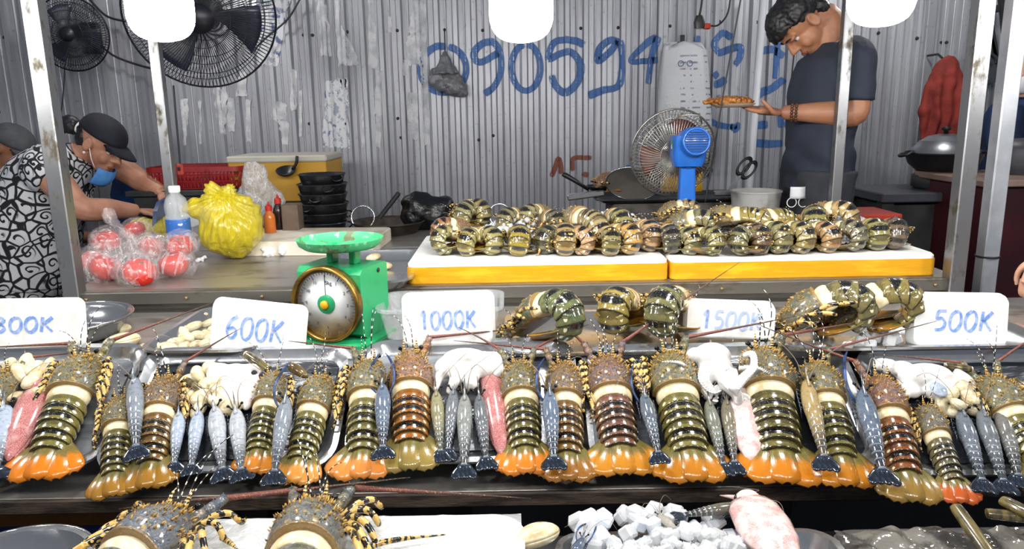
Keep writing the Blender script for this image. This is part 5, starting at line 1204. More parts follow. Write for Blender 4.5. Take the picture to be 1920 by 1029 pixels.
# ================================================================== fans
def wire_cage(R, depth, n, rw, rings=3, front_=True):
    """guard of radial wires from a hub disc to the rim, bulging by depth along -z .. +z"""
    g = G()
    for k in range(n):
        a = 2 * math.pi * k / n; P = []
        for t in np.linspace(.18, 1, 8): P.append((R * t * math.cos(a + .25 * (1 - t)), R * t * math.sin(a + .25 * (1 - t)), depth * math.sqrt(max(0, 1 - t ** 2.4))))
        g.tube(P, rw, 4, (False, False))
    for t in np.linspace(.4, .85, rings): g.torus((0, 0, depth * math.sqrt(1 - t ** 2.4)), R * t, rw * 1.2, 40, 5)
    g.torus((0, 0, 0), R, rw * 3, 48, 6); g.lathe([(R * .2, depth), (R * .2, depth + .004), (.001, depth + .006)], 24)
    return g
def blade_geo(R, n=3, w=.55, pitch=.35):
    g = G()
    for k in range(n):
        rows = []
        for t in np.linspace(.12, .88, 8):
            hw = w * (.35 + .65 * math.sin(min(1, t * 1.3) * math.pi / 2)); row = []
            for sgn in (1, -1):
                for u in (np.linspace(-1, 1, 6) if sgn > 0 else np.linspace(1, -1, 6)):
                    a = 2 * math.pi * k / n + u * hw * .8 - t * .3; row.append((R * t * math.cos(a), R * t * math.sin(a), u * pitch * R * .22 + sgn * .0012))
            rows.append(np.array(row))
        g.loft(rows, True)
    return g
def fan(name, label, c, nrm, R, cage, body, bladecol, group='fans', nw=90, extra=None, back=False):
    q = Vector(nrm).normalized().to_track_quat('Z', 'Y').to_matrix().to_4x4(); T = thing(name, label, 'fan', group=group, M=Matrix.Translation(c) @ q)
    part('front_guard', wire_cage(R, R * .28, nw, .0013), cage, T); gb = wire_cage(R, R * .30, nw, .0013); gb.xf(Matrix.Rotation(math.pi, 4, 'X')); part('rear_guard', gb, cage, T)
    part('blades', blade_geo(R * .92), bladecol, T); part('hub', G().lathe([(R * .13, -.03), (R * .13, .02), (R * .09, .035), (.001, .036)], 24), bladecol, T)
    m = part('motor', G().lathe([(.001, -.30 * R - .13), (R * .2, -.30 * R - .125), (R * .25, -.30 * R - .10), (R * .27, -.30 * R - .02), (R * .2, -.28 * R)], 24), body, T, sh=50); return T, m
M_CAGEB = pm('black_wire', '#1a1c24', .4, .3); M_BLADEB = pm('smoky_blade', '#2a3040', .35, 0, '#1d2230', ns=6); M_CAGES = steel('chrome_wire', '#b9b6ae', .3, '#7a6a52', .5, .7, 20, (1, 1, 1))
cF = atY(376, 28, 3.0)
T, m = fan('wall_fan', 'big black fan with fine wire cage behind the left LED bulb', cF, (.25, -.9, -.28), .275, M_CAGEB, M_BLACKPL, M_BLADEB, nw=120)
part('wall_arm', G().tube([(0, 0, -.2), (0, .05, -.5), (.0, .1, -1.15)], .018, 10), M_BLACKPL, T)
cF2 = atY(134, 64, 3.92)
T, m = fan('wall_fan', 'small black wall fan high on the left beside the tall post', cF2, (.12, -1, -.10), .178, M_CAGEB, M_BLACKPL, M_BLADEB, nw=80)
part('wall_mount', G().box((0, -.02, -.235), (.10, .16, .05), bev=.01), M_BLACKPL, T, False)
for dx, L in ((.02, .22), (.055, .24)): part('pull_cord', G().tube([(dx, .08, -.18), (dx, .26 + L * .4, -.18)], .0012, 4).ball((dx, .26 + L * .4, -.18), .008, 8, 6), M_CABLE, T)
# blue desk fan seen from behind
pf = atY(1268, 288, 2.70); BLUE = pm('bright_blue_plastic', '#1f66c0', .3, 0, '#1a58a8', ns=10, Coat_Weight=.3)
q = Vector((-.10, .97, .16)).normalized().to_track_quat('Z', 'Y').to_matrix().to_4x4()
T = thing('desk_fan', 'blue standing fan seen from behind with a chrome wire cage', 'fan', (pf.x + .025, 2.70, Z_CTR)); Mf = Matrix.Translation(Vector((0, 0, pf.z - Z_CTR)) + Vector((-.025, .05, 0))) @ q
R = .158
def sub(name, g, mat, sh=None, M=Mf): return part(name, g, mat, T, True, sh, M)
sub('front_guard', wire_cage(R, R * .3, 72, .0012), M_CAGES); gb = wire_cage(R, R * .34, 72, .0012, 2); gb.xf(Matrix.Rotation(math.pi, 4, 'X')); sub('rear_guard', gb, M_CAGES)
sub('blades', blade_geo(R * .9), pm('rusty_red_blade', '#6b3a32', .5, 0, '#4a2f2a', ns=10))
hp = Vector((.004, -.06, pf.z - Z_CTR + .045)); BK = 1.3
part('motor', G().lathe([(.001, .130), (.044, .129), (.050, .122), (.054, .07), (.054, .02), (.046, .0)], 28, hp + Vector((.012, .065, -.012)), Matrix.Rotation(RAD(84), 3, 'X')), BLUE, T, sh=50)
part('motor_ring', G().torus(hp + Vector((.012, -.063, .002)), .044, .005, 32, 8, Matrix.Rotation(RAD(84), 3, 'X')), BLUE, T)
g = G()
for k in range(9): g.box(hp + Vector((.012, -.0685, .002 - .032 + .008 * k)), (2 * math.sqrt(max(.00005, .040 ** 2 - (-.032 + .008 * k) ** 2)), .002, .003))
part('vent_slats', g, pm('dark_blue_vent', '#123a74', .5), T, False)
part('gear_case', G().loft([rrect(.098, .085, .02, -.085, c=(hp.x + .0, hp.y + .01)), rrect(.116, .10, .02, -.05, c=(hp.x + .0, hp.y + .01)), rrect(.112, .10, .02, .02, c=(hp.x, hp.y + .01))], True).xf(Matrix.Translation((0, 0, hp.z))), BLUE, T, sh=40)
part('sticker', G().box(hp + Vector((-.059, .0, -.01)), (.001, .016, .03)), pm('white_green_sticker', '#d9ddd2', .5, 0, '#2f8a4a', ns=40, lo=.5, hi=.55), T, False)
nz = hp.z - .075
part('neck', G().loft([rrect(.052, .04, .008, nz + .02, c=(hp.x, hp.y + .01)), rrect(.054, .04, .008, nz - .04, c=(hp.x, hp.y + .01)), rrect(.066, .05, .01, .03, c=(hp.x, hp.y + .01)), rrect(.07, .055, .01, .012, c=(hp.x, hp.y + .01))], True), BLUE, T, sh=40)
part('tilt_hinge', G().box((hp.x, hp.y - .012, nz + .004), (.022, .012, .046), bev=.003), BLUE, T, False); part('base', G().loft([rrect(.2, .17, .04, 0), rrect(.2, .17, .04, .01), rrect(.15, .12, .04, .02)], True), BLUE, T, sh=40)
part('carry_handle', G().tube(bez([hp + Vector((-.06, .05, .06)), hp + Vector((-.035, .0, .085)), hp + Vector((0, -.005, .09)), hp + Vector((.035, 0, .085)), hp + Vector((.055, .05, .06))], 12), .003, 8), M_CAGES, T)

# ================================================================== wall things
def cable(label, pts, r=.006, mat=M_CABLE, cat='cable'):
    P = bez([atY(*q) for q in pts], 10 * len(pts)); o0 = P[0]; o = part('cable', G().tube([p - o0 for p in P], r, 7), mat, None); o.location = o0; return tag(o, label, cat)
cable('thin black cable sagging from the small fan to the big fan', [(163, -6, 4.12), (200, 30, 4.1), (245, 42, 4.0), (262, 50, 3.6)]); cable('black cable running from the small fan down behind the left post', [(182, 80, 4.1), (215, 105, 4.1), (260, 122, 4.1), (300, 132, 4.05)])
cable('black cable crossing the torn posters beside the big fan', [(470, 100, 4.1), (500, 70, 4.12), (540, 35, 4.12), (566, -8, 4.12)], .005)
cable('long black cable hanging down to the red lighter-sized plug', [(325, 160, 3.2), (331, 230, 3.2), (337, 300, 3.2), (338, 320, 3.2)], .004)
cable('thin cords hanging behind the left post under the small fan', [(122, 118, 4.178), (118, 180, 4.178), (112, 228, 4.178)], .003)
cable('black cable hanging down in front of the blue fan', [(1390, -8, 2.66), (1372, 90, 2.66), (1352, 200, 2.66), (1338, 290, 2.66), (1322, 380, 2.66)], .0028)
cable('dark cable hanging behind the standing man', [(1490, 90, 4.176), (1484, 150, 4.176), (1483, 200, 4.176)], .004)
pl = thing('hanging_plug', 'black socket with a red plug hanging from the top', 'plug', atY(1311, 42, 3.6)); k = 3.6 / 1400
part('socket', G().loft([rrect(.03, .03, .01, .03), rrect(.05, .036, .012, .0), rrect(.042, .034, .012, -.028)], True), M_BLACKPL, pl, sh=40)
part('red_plug', G().box((.036, 0, -.018), (.03, .026, .026), rz=.2, bev=.004), pm('red_plastic', '#a83422', .4), pl, False)
part('drop_cable', G().tube(bez([(0, 0, .03), (.008, 0, .08), (.015, 0, .18)], 8), .005, 7), M_CABLE, pl); part('loop_cable', G().tube(bez([(.05, 0, -.016), (.09, 0, -.012), (.13, 0, .04), (.142, 0, .15)], 14), .004, 7), M_CABLE, pl)
# plastic bag hung over the painted 0
p = atY(834, 88, Y_WALL - .06); tb = thing('hanging_bag', 'dusty grey plastic bag hung on the wall over the painted zero', 'bag', p)
g = G().ball((.0, 0, -.17), (.10, .035, .07), 16, 10, Matrix.Rotation(.35, 3, 'Y')).ball((.04, 0, -.20), (.09, .035, .05), 14, 9, Matrix.Rotation(.5, 3, 'Y')).tube([(0, 0, -.02), (0, 0, -.08), (0, 0, -.14)], [.008, .04, .08], 12)
fuse('bag_body', g, .007, 3, pm('dusty_bag', '#5f6064', .3, 0, '#8d8e93', ns=22, lo=.5, hi=.7, bump=.8, bs=30, bd=.02), tb, None, lambda c, n: c + n * mnoise.noise(c * 30) * .012)
part('string', G().tube([(0, 0, -.02), (0, .02, .095)], .0025, 6), M_CABLE, tb)
# sack
t = NT('printed_sack'); v = t.obj(); s_ = t.n('SeparateXYZ', {0: v}).outputs; wv = t.math('SINE', t.math('MULTIPLY_ADD', s_[2], 190., t.math('MULTIPLY', t.noise(v, 14, 3), 3.)))
mk = t.math('MULTIPLY', t.step(wv, .55, .8), t.math('MULTIPLY', t.step(t.noise(t.obj((6, 1, 1)), 5, 3), .46, .52), t.math('MULTIPLY', t.step(s_[0], -.045, -.03), t.step(s_[2], -.05, -.07))))
t.p(Base_Color=t.mix(t.math('MULTIPLY', mk, .75), C('#c6c8cc'), C('#4d5a70')), Roughness=.6); t.bump(t.noise(v, 16, 4, .6), .5, .02); M_SACK = t.m
p = atY(1284, 82, Y_WALL - .09); sk = thing('sack', 'tall white woven sack with printed lines standing at the wall', 'sack', p); 
g = G(); rows = []
for z, w, d, x in ((.0, .03, .02, -.01), (-.005, .10, .03, -.005), (-.03, .115, .05, 0), (-.12, .125, .07, .0), (-.25, .14, .075, .005), (-.38, .145, .075, .008), (-.48, .135, .07, .02), (-.56, .10, .05, .05), (-.62, .06, .035, .08)):
    rows.append(np.array([(x + w * math.copysign(abs(math.cos(a)) ** .7, math.cos(a)) + .006 * mnoise.noise((a * 2, z * 14, 1)), d * math.copysign(abs(math.sin(a)) ** .8, math.sin(a)) + .012 * mnoise.noise((a * 2.2, z * 11, 4)), z + .012 * math.sin(a * 3 + z * 9)) for a in np.linspace(0, 2 * math.pi, 36, endpoint=False)]))
part('sack_body', g.loft(rows, True), M_SACK, sk)
for x in (-.035, .012): part('round_print', G().torus((x, -.076, -.105), .014, .0022, 20, 5, Matrix.Rotation(RAD(90), 3, 'X')), pm('sack_ink', '#5a6c90', .7), sk)
st_ = part('shelf_bracket', G().box((p.x, Y_WALL - .10, p.z - .66), (.3, .16, .02)).box((p.x, Y_WALL - .03, p.z - .30), (.02, .02, .7)), M_DARK, None, False); tag(st_, 'dark bracket shelf under the white sack', 'shelf')
# white pipe leaning on the wall
a, b = atY(1432, -10, 4.05), atY(1398, 340, 4.0); pp = part('wall_pipe', G().tube([Vector((0, 0, 0)), b - a + Vector((0, 0, -.85))], .02, 12), pm('white_pipe', '#c3c6cc', .4), None); pp.location = a; tag(pp, 'pale slim pipe leaning against the wall left of the man', 'pipe')
# red jacket, hung wok and hoses at the right
M_RED = pm('red_cloth', '#8a2f26', .85, 0, '#6d221c', ns=9, bump=.3, bs=40)
p = atY(1778, 110, 4.0); jk = thing('red_jacket', 'rust-red jacket hanging on the right wall behind the post', 'jacket', p)
g = G().ball((0, 0, -.18), (.095, .04, .20), 16, 10).ball((-.04, 0, -.24), (.075, .045, .22), 14, 9).ball((.06, 0, -.26), (.075, .045, .16), 14, 9).ball((-.075, -.01, -.36), (.04, .03, .12), 10, 8).ball((.10, -.01, -.34), (.045, .03, .1), 10, 8).ball((-.01, 0, -.03), (.03, .025, .03), 10, 8)
fuse('cloth', g, .009, 2, M_RED, jk, None, lambda c, n: c + n * (.014 * math.sin(c.x * 95 + 2 * mnoise.noise(c * 9)) * min(1, max(0, -c.z * 4)) + mnoise.noise(c * 22) * .01))
part('hook', G().tube([(0, .0, -.02), (0, .1, .03), (0, .2, .03)], .006, 7), M_DARK, jk)
p = atY(1846, 128, 4.05); wk = thing('hung_wok', 'small dark wok hung on the right wall between the posts', 'wok', p); part('wok_body', G().lathe([(.085, 0), (.088, .004), (.07, -.03), (.04, -.045), (.001, -.05), (.001, -.053), (.042, -.048), (.074, -.033), (.092, .002), (.09, .007)], 32, M=Matrix.Rotation(RAD(75), 3, 'X')), steel('wok_steel', '#77787a', .35, '#3a3a3a'), wk)
part('wok_handle', G().tube(bez([(-.02, 0, .085), (-.03, .01, .12), (-.04, .02, .16)], 6), .008, 8), M_BLACKPL, wk); part('strap', G().torus((0, -.012, .02), .05, .006, 24, 6, Matrix.Rotation(RAD(80), 3, 'X'), 0, math.pi), M_BLACKPL, wk)
rk = thing('tool_rack', 'dark angled bars and tools hanging between the right posts', 'rack', atY(1856, 60, 4.1)); 
for dx, dz, L, an in ((-.02, .1, .5, .28), (.05, .12, .45, .22), (-.04, -.02, .22, -.15), (.02, -.08, .3, .35)): part('bar', G().box((dx, 0, dz), (.026, .02, L), M=Matrix.Rotation(an * -1, 3, 'Y')), M_DARK, rk, False)
part('wall_mount', G().box((.02, .1, .12), (.1, .2, .03)), M_DARK, rk, False)

# ================================================================== table with stove at the right
M_MAROON = pm('maroon_panel', '#3d0a14', .45, 0, '#2c070f', ns=4)
p0 = atY(1808, 332, 3.0); cab = thing('red_cabinet', 'dark red cabinet with pale worktop behind the white post', 'cabinet', (2.35, 3.1, 0)); zt = p0.z
part('cabinet_body', G().box((0, 0, (zt - .03) / 2), (1.05, .45, zt - .03), bev=.004), MATS['maroon_panel'], cab, False); part('worktop', G().box((0, -.01, zt - .013), (1.1, .5, .026), bev=.004), pm('pale_brown_top', '#8d7468', .5, 0, '#6d5a50', ns=5), cab, False)
for z in (.62, .5): part('scratch_mark', G().box((.0, -.226, z), (.05, .002, .004)), pm('yellow_scratch', '#a8863c', .6), cab, False)
p1 = atY(1720, 357, 3.25); st = thing('dark_side_table', 'dark grey side table under the big covered wok', 'table', (p1.x, 3.35, 0)); part('table_top', G().box((.02, 0, p1.z - .02), (.44, .4, .04), bev=.005), pm('dark_grey_top', '#3d3f45', .4), st, False)
for x, y in ((-.16, -.15), (.2, -.15), (-.16, .15), (.2, .15)): part('leg', G().box((x, y, (p1.z - .04) / 2), (.05, .05, p1.z - .04)), M_DARK, st, False)
part('dark_board', G().box((.02, .0, (p1.z - .05) / 2), (.36, .3, p1.z - .06)), M_DARK, st, False)
wkp = Vector((p1.x + .145, 3.33, p1.z)); wk = thing('covered_wok', 'large black wok with a dull domed metal lid on the side table', 'wok', wkp); r = .155
part('stove_ring', G().lathe([(.10, .0), (.12, .01), (.12, .06), (.10, .07)], 24), M_DARK, wk); part('wok_body', G().lathe([(.05, .06), (.10, .075), (.14, .11), (r, .15), (r + .005, .152), (.12, .15)], 36), M_BLACKPL, wk, sh=50)
part('lid', G().lathe([(.138, .152), (.142, .158), (.125, .182), (.118, .186), (.10, .21), (.094, .212), (.07, .228), (.03, .238), (.001, .24)], 36), steel('dull_lid', '#8b8d90', .32, '#55585c', .5, .8, 5, (1, 1, 1)), wk, sh=30)
for s in (-1, 1): part('ear_handle', G().torus((s * (r + .012), 0, .155), .028, .007, 20, 7, Matrix.Rotation(RAD(20 * s), 3, 'Y')), M_BLACKPL, wk)
part('lid_knob', G().lathe([(.01, .238), (.01, .252), (.02, .256), (.02, .268), (.001, .27)], 16), M_BLACKPL, wk)
p = atY(1888, 310, 3.2); o = part('dark_pot', G().lathe([(.001, 0), (.08, 0), (.1, .03), (.1, .1), (.09, .12), (.05, .14), (.001, .145)], 28), pm('sooty_pot', '#35363a', .5, 0, '#4d4e52', ns=8), None, sh=50); o.location = (p.x, 3.12, zt + .001); tag(o, 'sooty round pot on the dark red cabinet at the right edge', 'pot')

# ================================================================== grill behind the boxes
GZ = atY(1260, 368, 3.2).z; gx0 = atY(1120, 368, 3.2).x; gx1 = atY(1412, 362, 3.2).x; gc = (gx0 + gx1) / 2
gr = thing('grill', 'black charcoal grill on a rough stand behind the yellow boxes', 'grill', (gc, 3.28, 0)); w = gx1 - gx0
part('grill_plate', tray_geo(w, .30, .02, r=.02).xf(Matrix.Translation((0, 0, GZ - .02))), pm('sooty_black', '#1d1d20', .5, .3, '#38383b', ns=9), gr, sh=35)
part('fire_box', G().box((0, 0, GZ - .09), (w * .82, .24, .13), bev=.01), pm('ashy_clay', '#5f5b58', .8, 0, '#36332f', ns=9, bump=.4, bs=20), gr, False)
for s in (-1, 1): part('stand_leg', G().box((s * w * .36, 0, (GZ - .15) / 2), (.05, .22, GZ - .15)), M_DARK, gr, False)
part('steel_handle', G().box((.26, -.10, GZ + .012), (.20, .03, .022), bev=.005), M_TRAY, gr, False); part('side_handle', G().box((-w / 2 - .05, -.08, GZ + .012), (.16, .034, .026), M=Matrix.Rotation(-.12, 3, 'Y'), bev=.005), M_TRAY, gr, False)
yv = Vector((-.9, -.3, 0)); lobster('orange-red grilled lobster on the grill left of the blue fan', None, frame(yv, (0, 0, 1), (atY(1150, 362, 3.22).x, 3.22, GZ + .002), .66), C('#8f5a3c'), C('#a5602a'), bend=CURL, pitch=-10, legv=(0, 0), feel=(), ant=(None, None), legs=4)
ld = thing('pan_cover', 'grey oval pan lid leaning on the grill beside the fan', 'lid', M=Matrix.Translation(atY(1186, 344, 3.14)) @ Euler((RAD(-52), RAD(12), 0)).to_matrix().to_4x4() @ Matrix.Diagonal((1.25, 1, 1, 1)))
part('lid_disc', G().lathe([(.001, .008), (.05, .007), (.082, .002), (.09, -.002), (.09, -.004), (.05, .003), (.001, .004)], 36), pm('grey_lid', '#85807a', .45, .3, '#6d6862', ns=5), ld, sh=50); part('lid_rim', G().torus((0, 0, -.003), .09, .003, 40, 7), M_TRAY, ld)
br = thing('yellow_brush', 'yellow bristle brush lying on the grill behind the fan', 'brush', atY(1278, 360, 3.12)); rg = random.Random(2)
for k in range(26):
    x = (k / 25 - .5) * .16; part('bristle_tuft', G().tube([(x, 0, 0), (x + rg.uniform(-.006, .006), -.01, .075 + rg.uniform(-.01, .01))], [.006, .003], 6), pm('yellow_bristle', '#c99a1e', .6), br)
part('brush_back', G().box((0, 0, -.004), (.18, .03, .012), bev=.003), M_DARK, br, False)
sc_ = thing('scissors', 'scissors with black loop handles standing at the right of the grill', 'scissors', M=Matrix.Translation(atY(1378, 342, 3.15)) @ Euler((0, RAD(38), 0)).to_matrix().to_4x4())
for s in (-1, 1): part('handle_loop', G().torus((s * .014, 0, .075), .026, .006, 22, 7, Matrix.Rotation(RAD(90), 3, 'X') @ Matrix.Diagonal((.75, 1.5, 1)).to_3x3()), M_BLACKPL, sc_)
part('blade', G().box((0, 0, 0), (.012, .004, .10)), M_TRAY, sc_, False)
hd = thing('frying_pan', 'small black frying pan with its handle sticking up at the left of the grill', 'pan', atY(1104, 356, 3.24)); part('pan_body', G().lathe([(.001, 0), (.05, 0), (.066, .02), (.068, .02), (.05, .004), (.001, .003)], 24, (.06, .04, -.005)), M_BLACKPL, hd); part('handle', G().tube([(0, 0, 0), (-.05, 0, .035), (-.10, 0, .065), (-.115, 0, .07)], [.012, .016, .02, .014], 10, flat=.6), M_BLACKPL, hd)
pk = atY(1424, 385, 3.0); bk = thing('white_bucket', 'dirty white bucket between the grill and the man', 'bucket', (pk.x, 3.05, pk.z - .10)); part('bucket_body', G().lathe([(.001, 0), (.085, 0), (.10, .15), (.104, .15), (.104, .156), (.098, .156), (.088, .01), (.001, .008)], 28), pm('dirty_white', '#b9b8b4', .5, 0, '#8d8a84', ns=8), bk, sh=40)
stl = part('bucket_stool', G().box((0, 0, (pk.z - .10) / 2), (.24, .24, pk.z - .10)), M_DARK, None, False); stl.location = (pk.x, 3.05, 0); tag(stl, 'dark block carrying the dirty white bucket', 'stool')
# dark orange box behind boxes at right
p = atY(1610, 395, 3.0); bx = thing('red_lid_box', 'brown box with a red lid beyond the right end of the boxes', 'box', (p.x, 3.0, 0)); part('box_body', G().box((0, 0, p.z / 2 - .02), (.22, .22, p.z - .04)), pm('brown_box', '#6d4a1c', .6, 0, '#4d3414', ns=5), bx, False); part('lid', G().box((0, 0, p.z - .015), (.24, .24, .03), bev=.006), MATS['red_plastic'], bx, False)

# ================================================================== pots, bottles, baskets on the rear table
zr = Z_CTR
px = atY(608, 395, 3.12)
M_POT = steel('dark_aluminium', '#4b4c50', .26, '#222326', .45, .7, 6, (1, 1, 3))
z = zr
for i, lb in enumerate(('bottom', 'second', 'third', 'fourth', 'fifth', 'top')):
    r = (.086, .094, .098, .096, .099, .092)[i]; h = .052; zz0 = zr + .004 + i * .040
    if i == 0: pass
    t_ = thing('cooking_pot', 'dark aluminium pot, %s of the stack by the wall' % lb, 'pot', (px.x, 3.12, zz0), group='stacked pots')
    part('pot_body', G().lathe([(.001, 0), (r * .8, 0), (r * .92, .012), (r, h * .8), (r + .006, h), (r + .008, h - .004), (r * .9, h - .006), (r * .7, h * .5), (.001, h * .45)], 32), M_POT, t_, sh=50)
    for a in (0, 1): part('loop_handle', G().torus(((r + .004) * math.cos(a * math.pi + .5 * i), (r + .004) * math.sin(a * math.pi + .5 * i) - .0, h * .7), .022, .0035, 16, 6, Matrix.Rotation(.5, 3, 'X')), M_POT, t_)
t_ = part('pot_stand', G().lathe([(.075, -.0), (.08, .003), (.001, .0035)], 24), M_DARK, None); t_.location = (px.x, 3.12, zr + .0005); tag(t_, 'thin dark mat under the stacked pots', 'mat')
def squeeze(lb, px_, py_, Y, h, r, liquid, cap):
    p = atY(px_, py_, Y); b = thing('sauce_bottle', lb, 'bottle', (p.x, Y, zr + .001), group='sauce bottles'); part('bottle_body', G().lathe([(.001, 0), (r, 0), (r, h * .62), (r * .9, h * .7), (r * .5, h * .78), (r * .45, h * .82)], 20), pm(liquid[0], liquid[1], .25, 0, liquid[2], ns=8), b)
    part('cap', G().lathe([(r * .6, h * .8), (r * .6, h * .9), (r * .25, h * .93), (r * .12, h), (.001, h)], 16), pm(cap[0], cap[1], .4), b, sh=50)
squeeze('orange sauce bottle with a red nozzle cap', 506, 420, 2.86, .17, .022, ('orange_sauce', '#c9702a', '#b85a1c'), ('red_cap', '#b3261c')); squeeze('dark soy bottle with a red cap behind the orange one', 524, 420, 2.95, .19, .022, ('soy_sauce', '#20150f', '#3a2416'), ('red_cap', '#b3261c'))
p = atY(548, 400, 2.95); o = part('carton', G().box((0, 0, .075), (.065, .08, .15), bev=.004), pm('brown_carton', '#6b5a4c', .7, 0, '#54463c', ns=12), None, False); o.location = (p.x, 2.95, zr + .001); tag(o, 'brown carton standing between the bottles and the pots', 'carton')
g = G().ball((0, 0, .09), (.07, .04, .09), 14, 9).ball((.01, 0, .18), (.05, .035, .07), 12, 8).ball((.06, 0, .10), (.05, .04, .07), 12, 8)
p = atY(478, 400, 3.05); bg = fuse('clear_bag', g, .008, 2, film('clear_bag_grey', '#c9ccd0', .68, .1, 26, .9, .35), None, Matrix.Translation((p.x, 3.05, zr + .03)) @ Matrix.Diagonal((1.15, 1, 1.15, 1)), lambda c, n: c + n * mnoise.noise(c * 40) * .012); tag(bg, 'clear crinkled plastic bag standing behind the yellow bag', 'bag')
# ladle and bowl
p = atY(536, 318, 3.40); ldl = thing('ladle', 'black ladle leaning on the yellow-sided foam box', 'ladle', (p.x, 3.40, p.z)); part('ladle_cup', G().lathe([(.001, -.03), (.025, -.026), (.042, -.01), (.046, .0), (.042, -.002), (.024, -.02), (.001, -.024)], 24, M=Matrix.Rotation(.4, 3, 'X')), M_BLACKPL, ldl); part('ladle_handle', G().tube(bez([(.03, 0, .0), (.05, 0, .03), (.055, 0, .06)], 6), .007, 8), M_POT, ldl)
bxx = thing('yellow_foam_box', 'yellow-sided foam box with white lid at the back wall', 'box', (atY(524, 300, 3.5).x, 3.62, 0)); zt_ = atY(524, 292, 3.45).z
part('foam_lid', G().box((0, 0, zt_ - .015), (.46, .34, .03), bev=.006), pm('dull_foam', '#b5b2a6', .7), bxx, False); part('yellow_side', G().box((0, 0, zt_ - .12), (.45, .33, .18), bev=.004), pm('dull_yellow_tape', '#b98a1e', .5), bxx, False); part('support', G().box((0, 0, (zt_ - .21) / 2), (.4, .3, zt_ - .21)), M_DARK, bxx, False)
# red basket
p = atY(375, 330, 3.45); bk = thing('red_basket', 'wide red plastic basket with slotted sides behind the yellow bags', 'basket', (p.x - .01, 3.53, p.z - .055)); M_RB = pm('basket_red', '#8e1a1e', .4)
bw, bd_, bh = .42, .28, .10
part('basket_rim', G().loft([rrect(bw, bd_, .04, bh), rrect(bw + .02, bd_ + .02, .05, bh), rrect(bw + .02, bd_ + .02, .05, bh - .022), rrect(bw, bd_, .04, bh - .022)], True, (False, False)), M_RB, bk, sh=40); part('basket_floor', G().loft([rrect(bw - .05, bd_ - .05, .04, 0), rrect(bw - .05, bd_ - .05, .04, .008)], True), M_RB, bk, sh=40)
slat = mesh('slat', G().box((0, 0, 0), (.012, .004, bh - .02), bev=.001), M_RB)
for k in range(22):
    for sgn in (-1, 1): ob('slat', slat, bk, Matrix.Translation(((k / 21 - .5) * (bw - .06), sgn * (bd_ / 2 - .012), bh / 2 - .006)) @ Matrix.Rotation(sgn * -.2, 4, 'X'))
for k in range(12):
    for sgn in (-1, 1): ob('slat', slat, bk, Matrix.Translation((sgn * (bw / 2 - .012), (k / 11 - .5) * (bd_ - .06), bh / 2 - .006)) @ Matrix.Rotation(math.pi / 2, 4, 'Z') @ Matrix.Rotation(sgn * .2, 4, 'X'))
for z_ in (.03, .06): part('hoop', G().loft([rrect(bw - .035 + z_ * .3, bd_ - .03 + z_ * .3, .04, z_), rrect(bw - .032 + z_ * .3, bd_ - .027 + z_ * .3, .04, z_ + .008)], True, (False, False)), M_RB, bk)
tbl = thing('back_bench', 'low dark bench under the red basket', 'bench', (p.x - .05, 3.53, 0)); part('bench_top', G().box((0, 0, p.z - .07), (.52, .34, .026), bev=.004), M_DARK, tbl, False); part('bench_body', G().box((0, 0, (p.z - .085) / 2), (.46, .3, p.z - .085)), M_DARK, tbl, False)
pt = atY(330, 345, 3.15); o = thing('white_carton', 'open white foam carton behind the slack yellow bag', 'carton', (pt.x, 3.1, zr + .001)); part('carton_body', tray_geo(.20, .14, .06, r=.015), pm('white_carton', '#d0d2d4', .6), o, sh=35); part('carton_lid', G().box((.06, .09, .085), (.16, .006, .08), M=Matrix.Rotation(-.5, 3, 'X'), bev=.002), MATS['white_carton'], o, False)
pl = thing('red_cord_switch', 'small red switch hanging at the end of the black cable', 'switch', atY(338, 318, 3.2)); part('switch_body', G().box((0, 0, 0), (.028, .02, .05), bev=.006), MATS['red_plastic'], pl, False); part('switch_button', G().box((0, -.012, .004), (.012, .006, .016), bev=.002), M_BLACKPL, pl, False)
# big pan with ring handles, black bag, knife
pp = atY(716, 424, 2.98); pn = thing('round_pan', 'wide blackened pan with steel ring handles behind the cutting board', 'pan', (pp.x, 3.14, zr + .001)); part('pan_body', G().lathe([(.001, 0), (.12, 0), (.15, .05), (.156, .052), (.156, .046), (.14, .045), (.115, .006), (.001, .005)], 40), pm('rusty_pan', '#4b4138', .5, .4, '#2e2924', ns=12), pn, sh=50)
part('ring_handle', G().torus((-.10, -.03, .07), .048, .004, 28, 7, Matrix.Rotation(RAD(80), 3, 'X')), M_TRAY, pn)
kn_ = part('knife_handle', G().box((0, 0, .06), (.018, .018, .13), bev=.005), M_BLACKPL, None, False); kn_.matrix_basis = Matrix.Translation(atY(712, 408, 2.86)) @ Euler((0, RAD(40), 0)).to_matrix().to_4x4(); tag(kn_, 'black ladle handle slanting out of the blackened pan', 'handle')
pn2p = atY(985, 418, 2.9); pn2 = thing('round_pan', 'steel basin with a ring handle behind the left yellow box', 'pan', (pn2p.x, 2.93, zr + .02)); part('pan_body', G().lathe([(.001, 0), (.12, 0), (.15, .055), (.156, .057), (.156, .05), (.14, .05), (.115, .006), (.001, .005)], 40), M_TRAY, pn2, sh=50); part('ring_handle', G().torus((-.10, -.03, .08), .042, .005, 28, 7, Matrix.Rotation(RAD(80), 3, 'X')), M_TRAY, pn2)
g = G().ball((0, 0, .05), (.10, .07, .06), 14, 9).ball((-.03, 0, .09), (.06, .05, .045), 12, 8).ball((.05, 0, .08), (.06, .05, .035), 12, 8)
p = atY(800, 402, 3.25); bb = fuse('black_bag', g, .008, 2, pm('black_bin_bag', '#08090c', .35, bump=.5, bs=25, bd=.02), None, Matrix.Translation((p.x, 3.22, zr + .005)) @ Matrix.Diagonal((1.15, 1, 1.2, 1)), lambda c, n: c + n * mnoise.noise(c * 26) * .012); tag(bb, 'black plastic bag slumped against the wall behind the pan', 'bag')
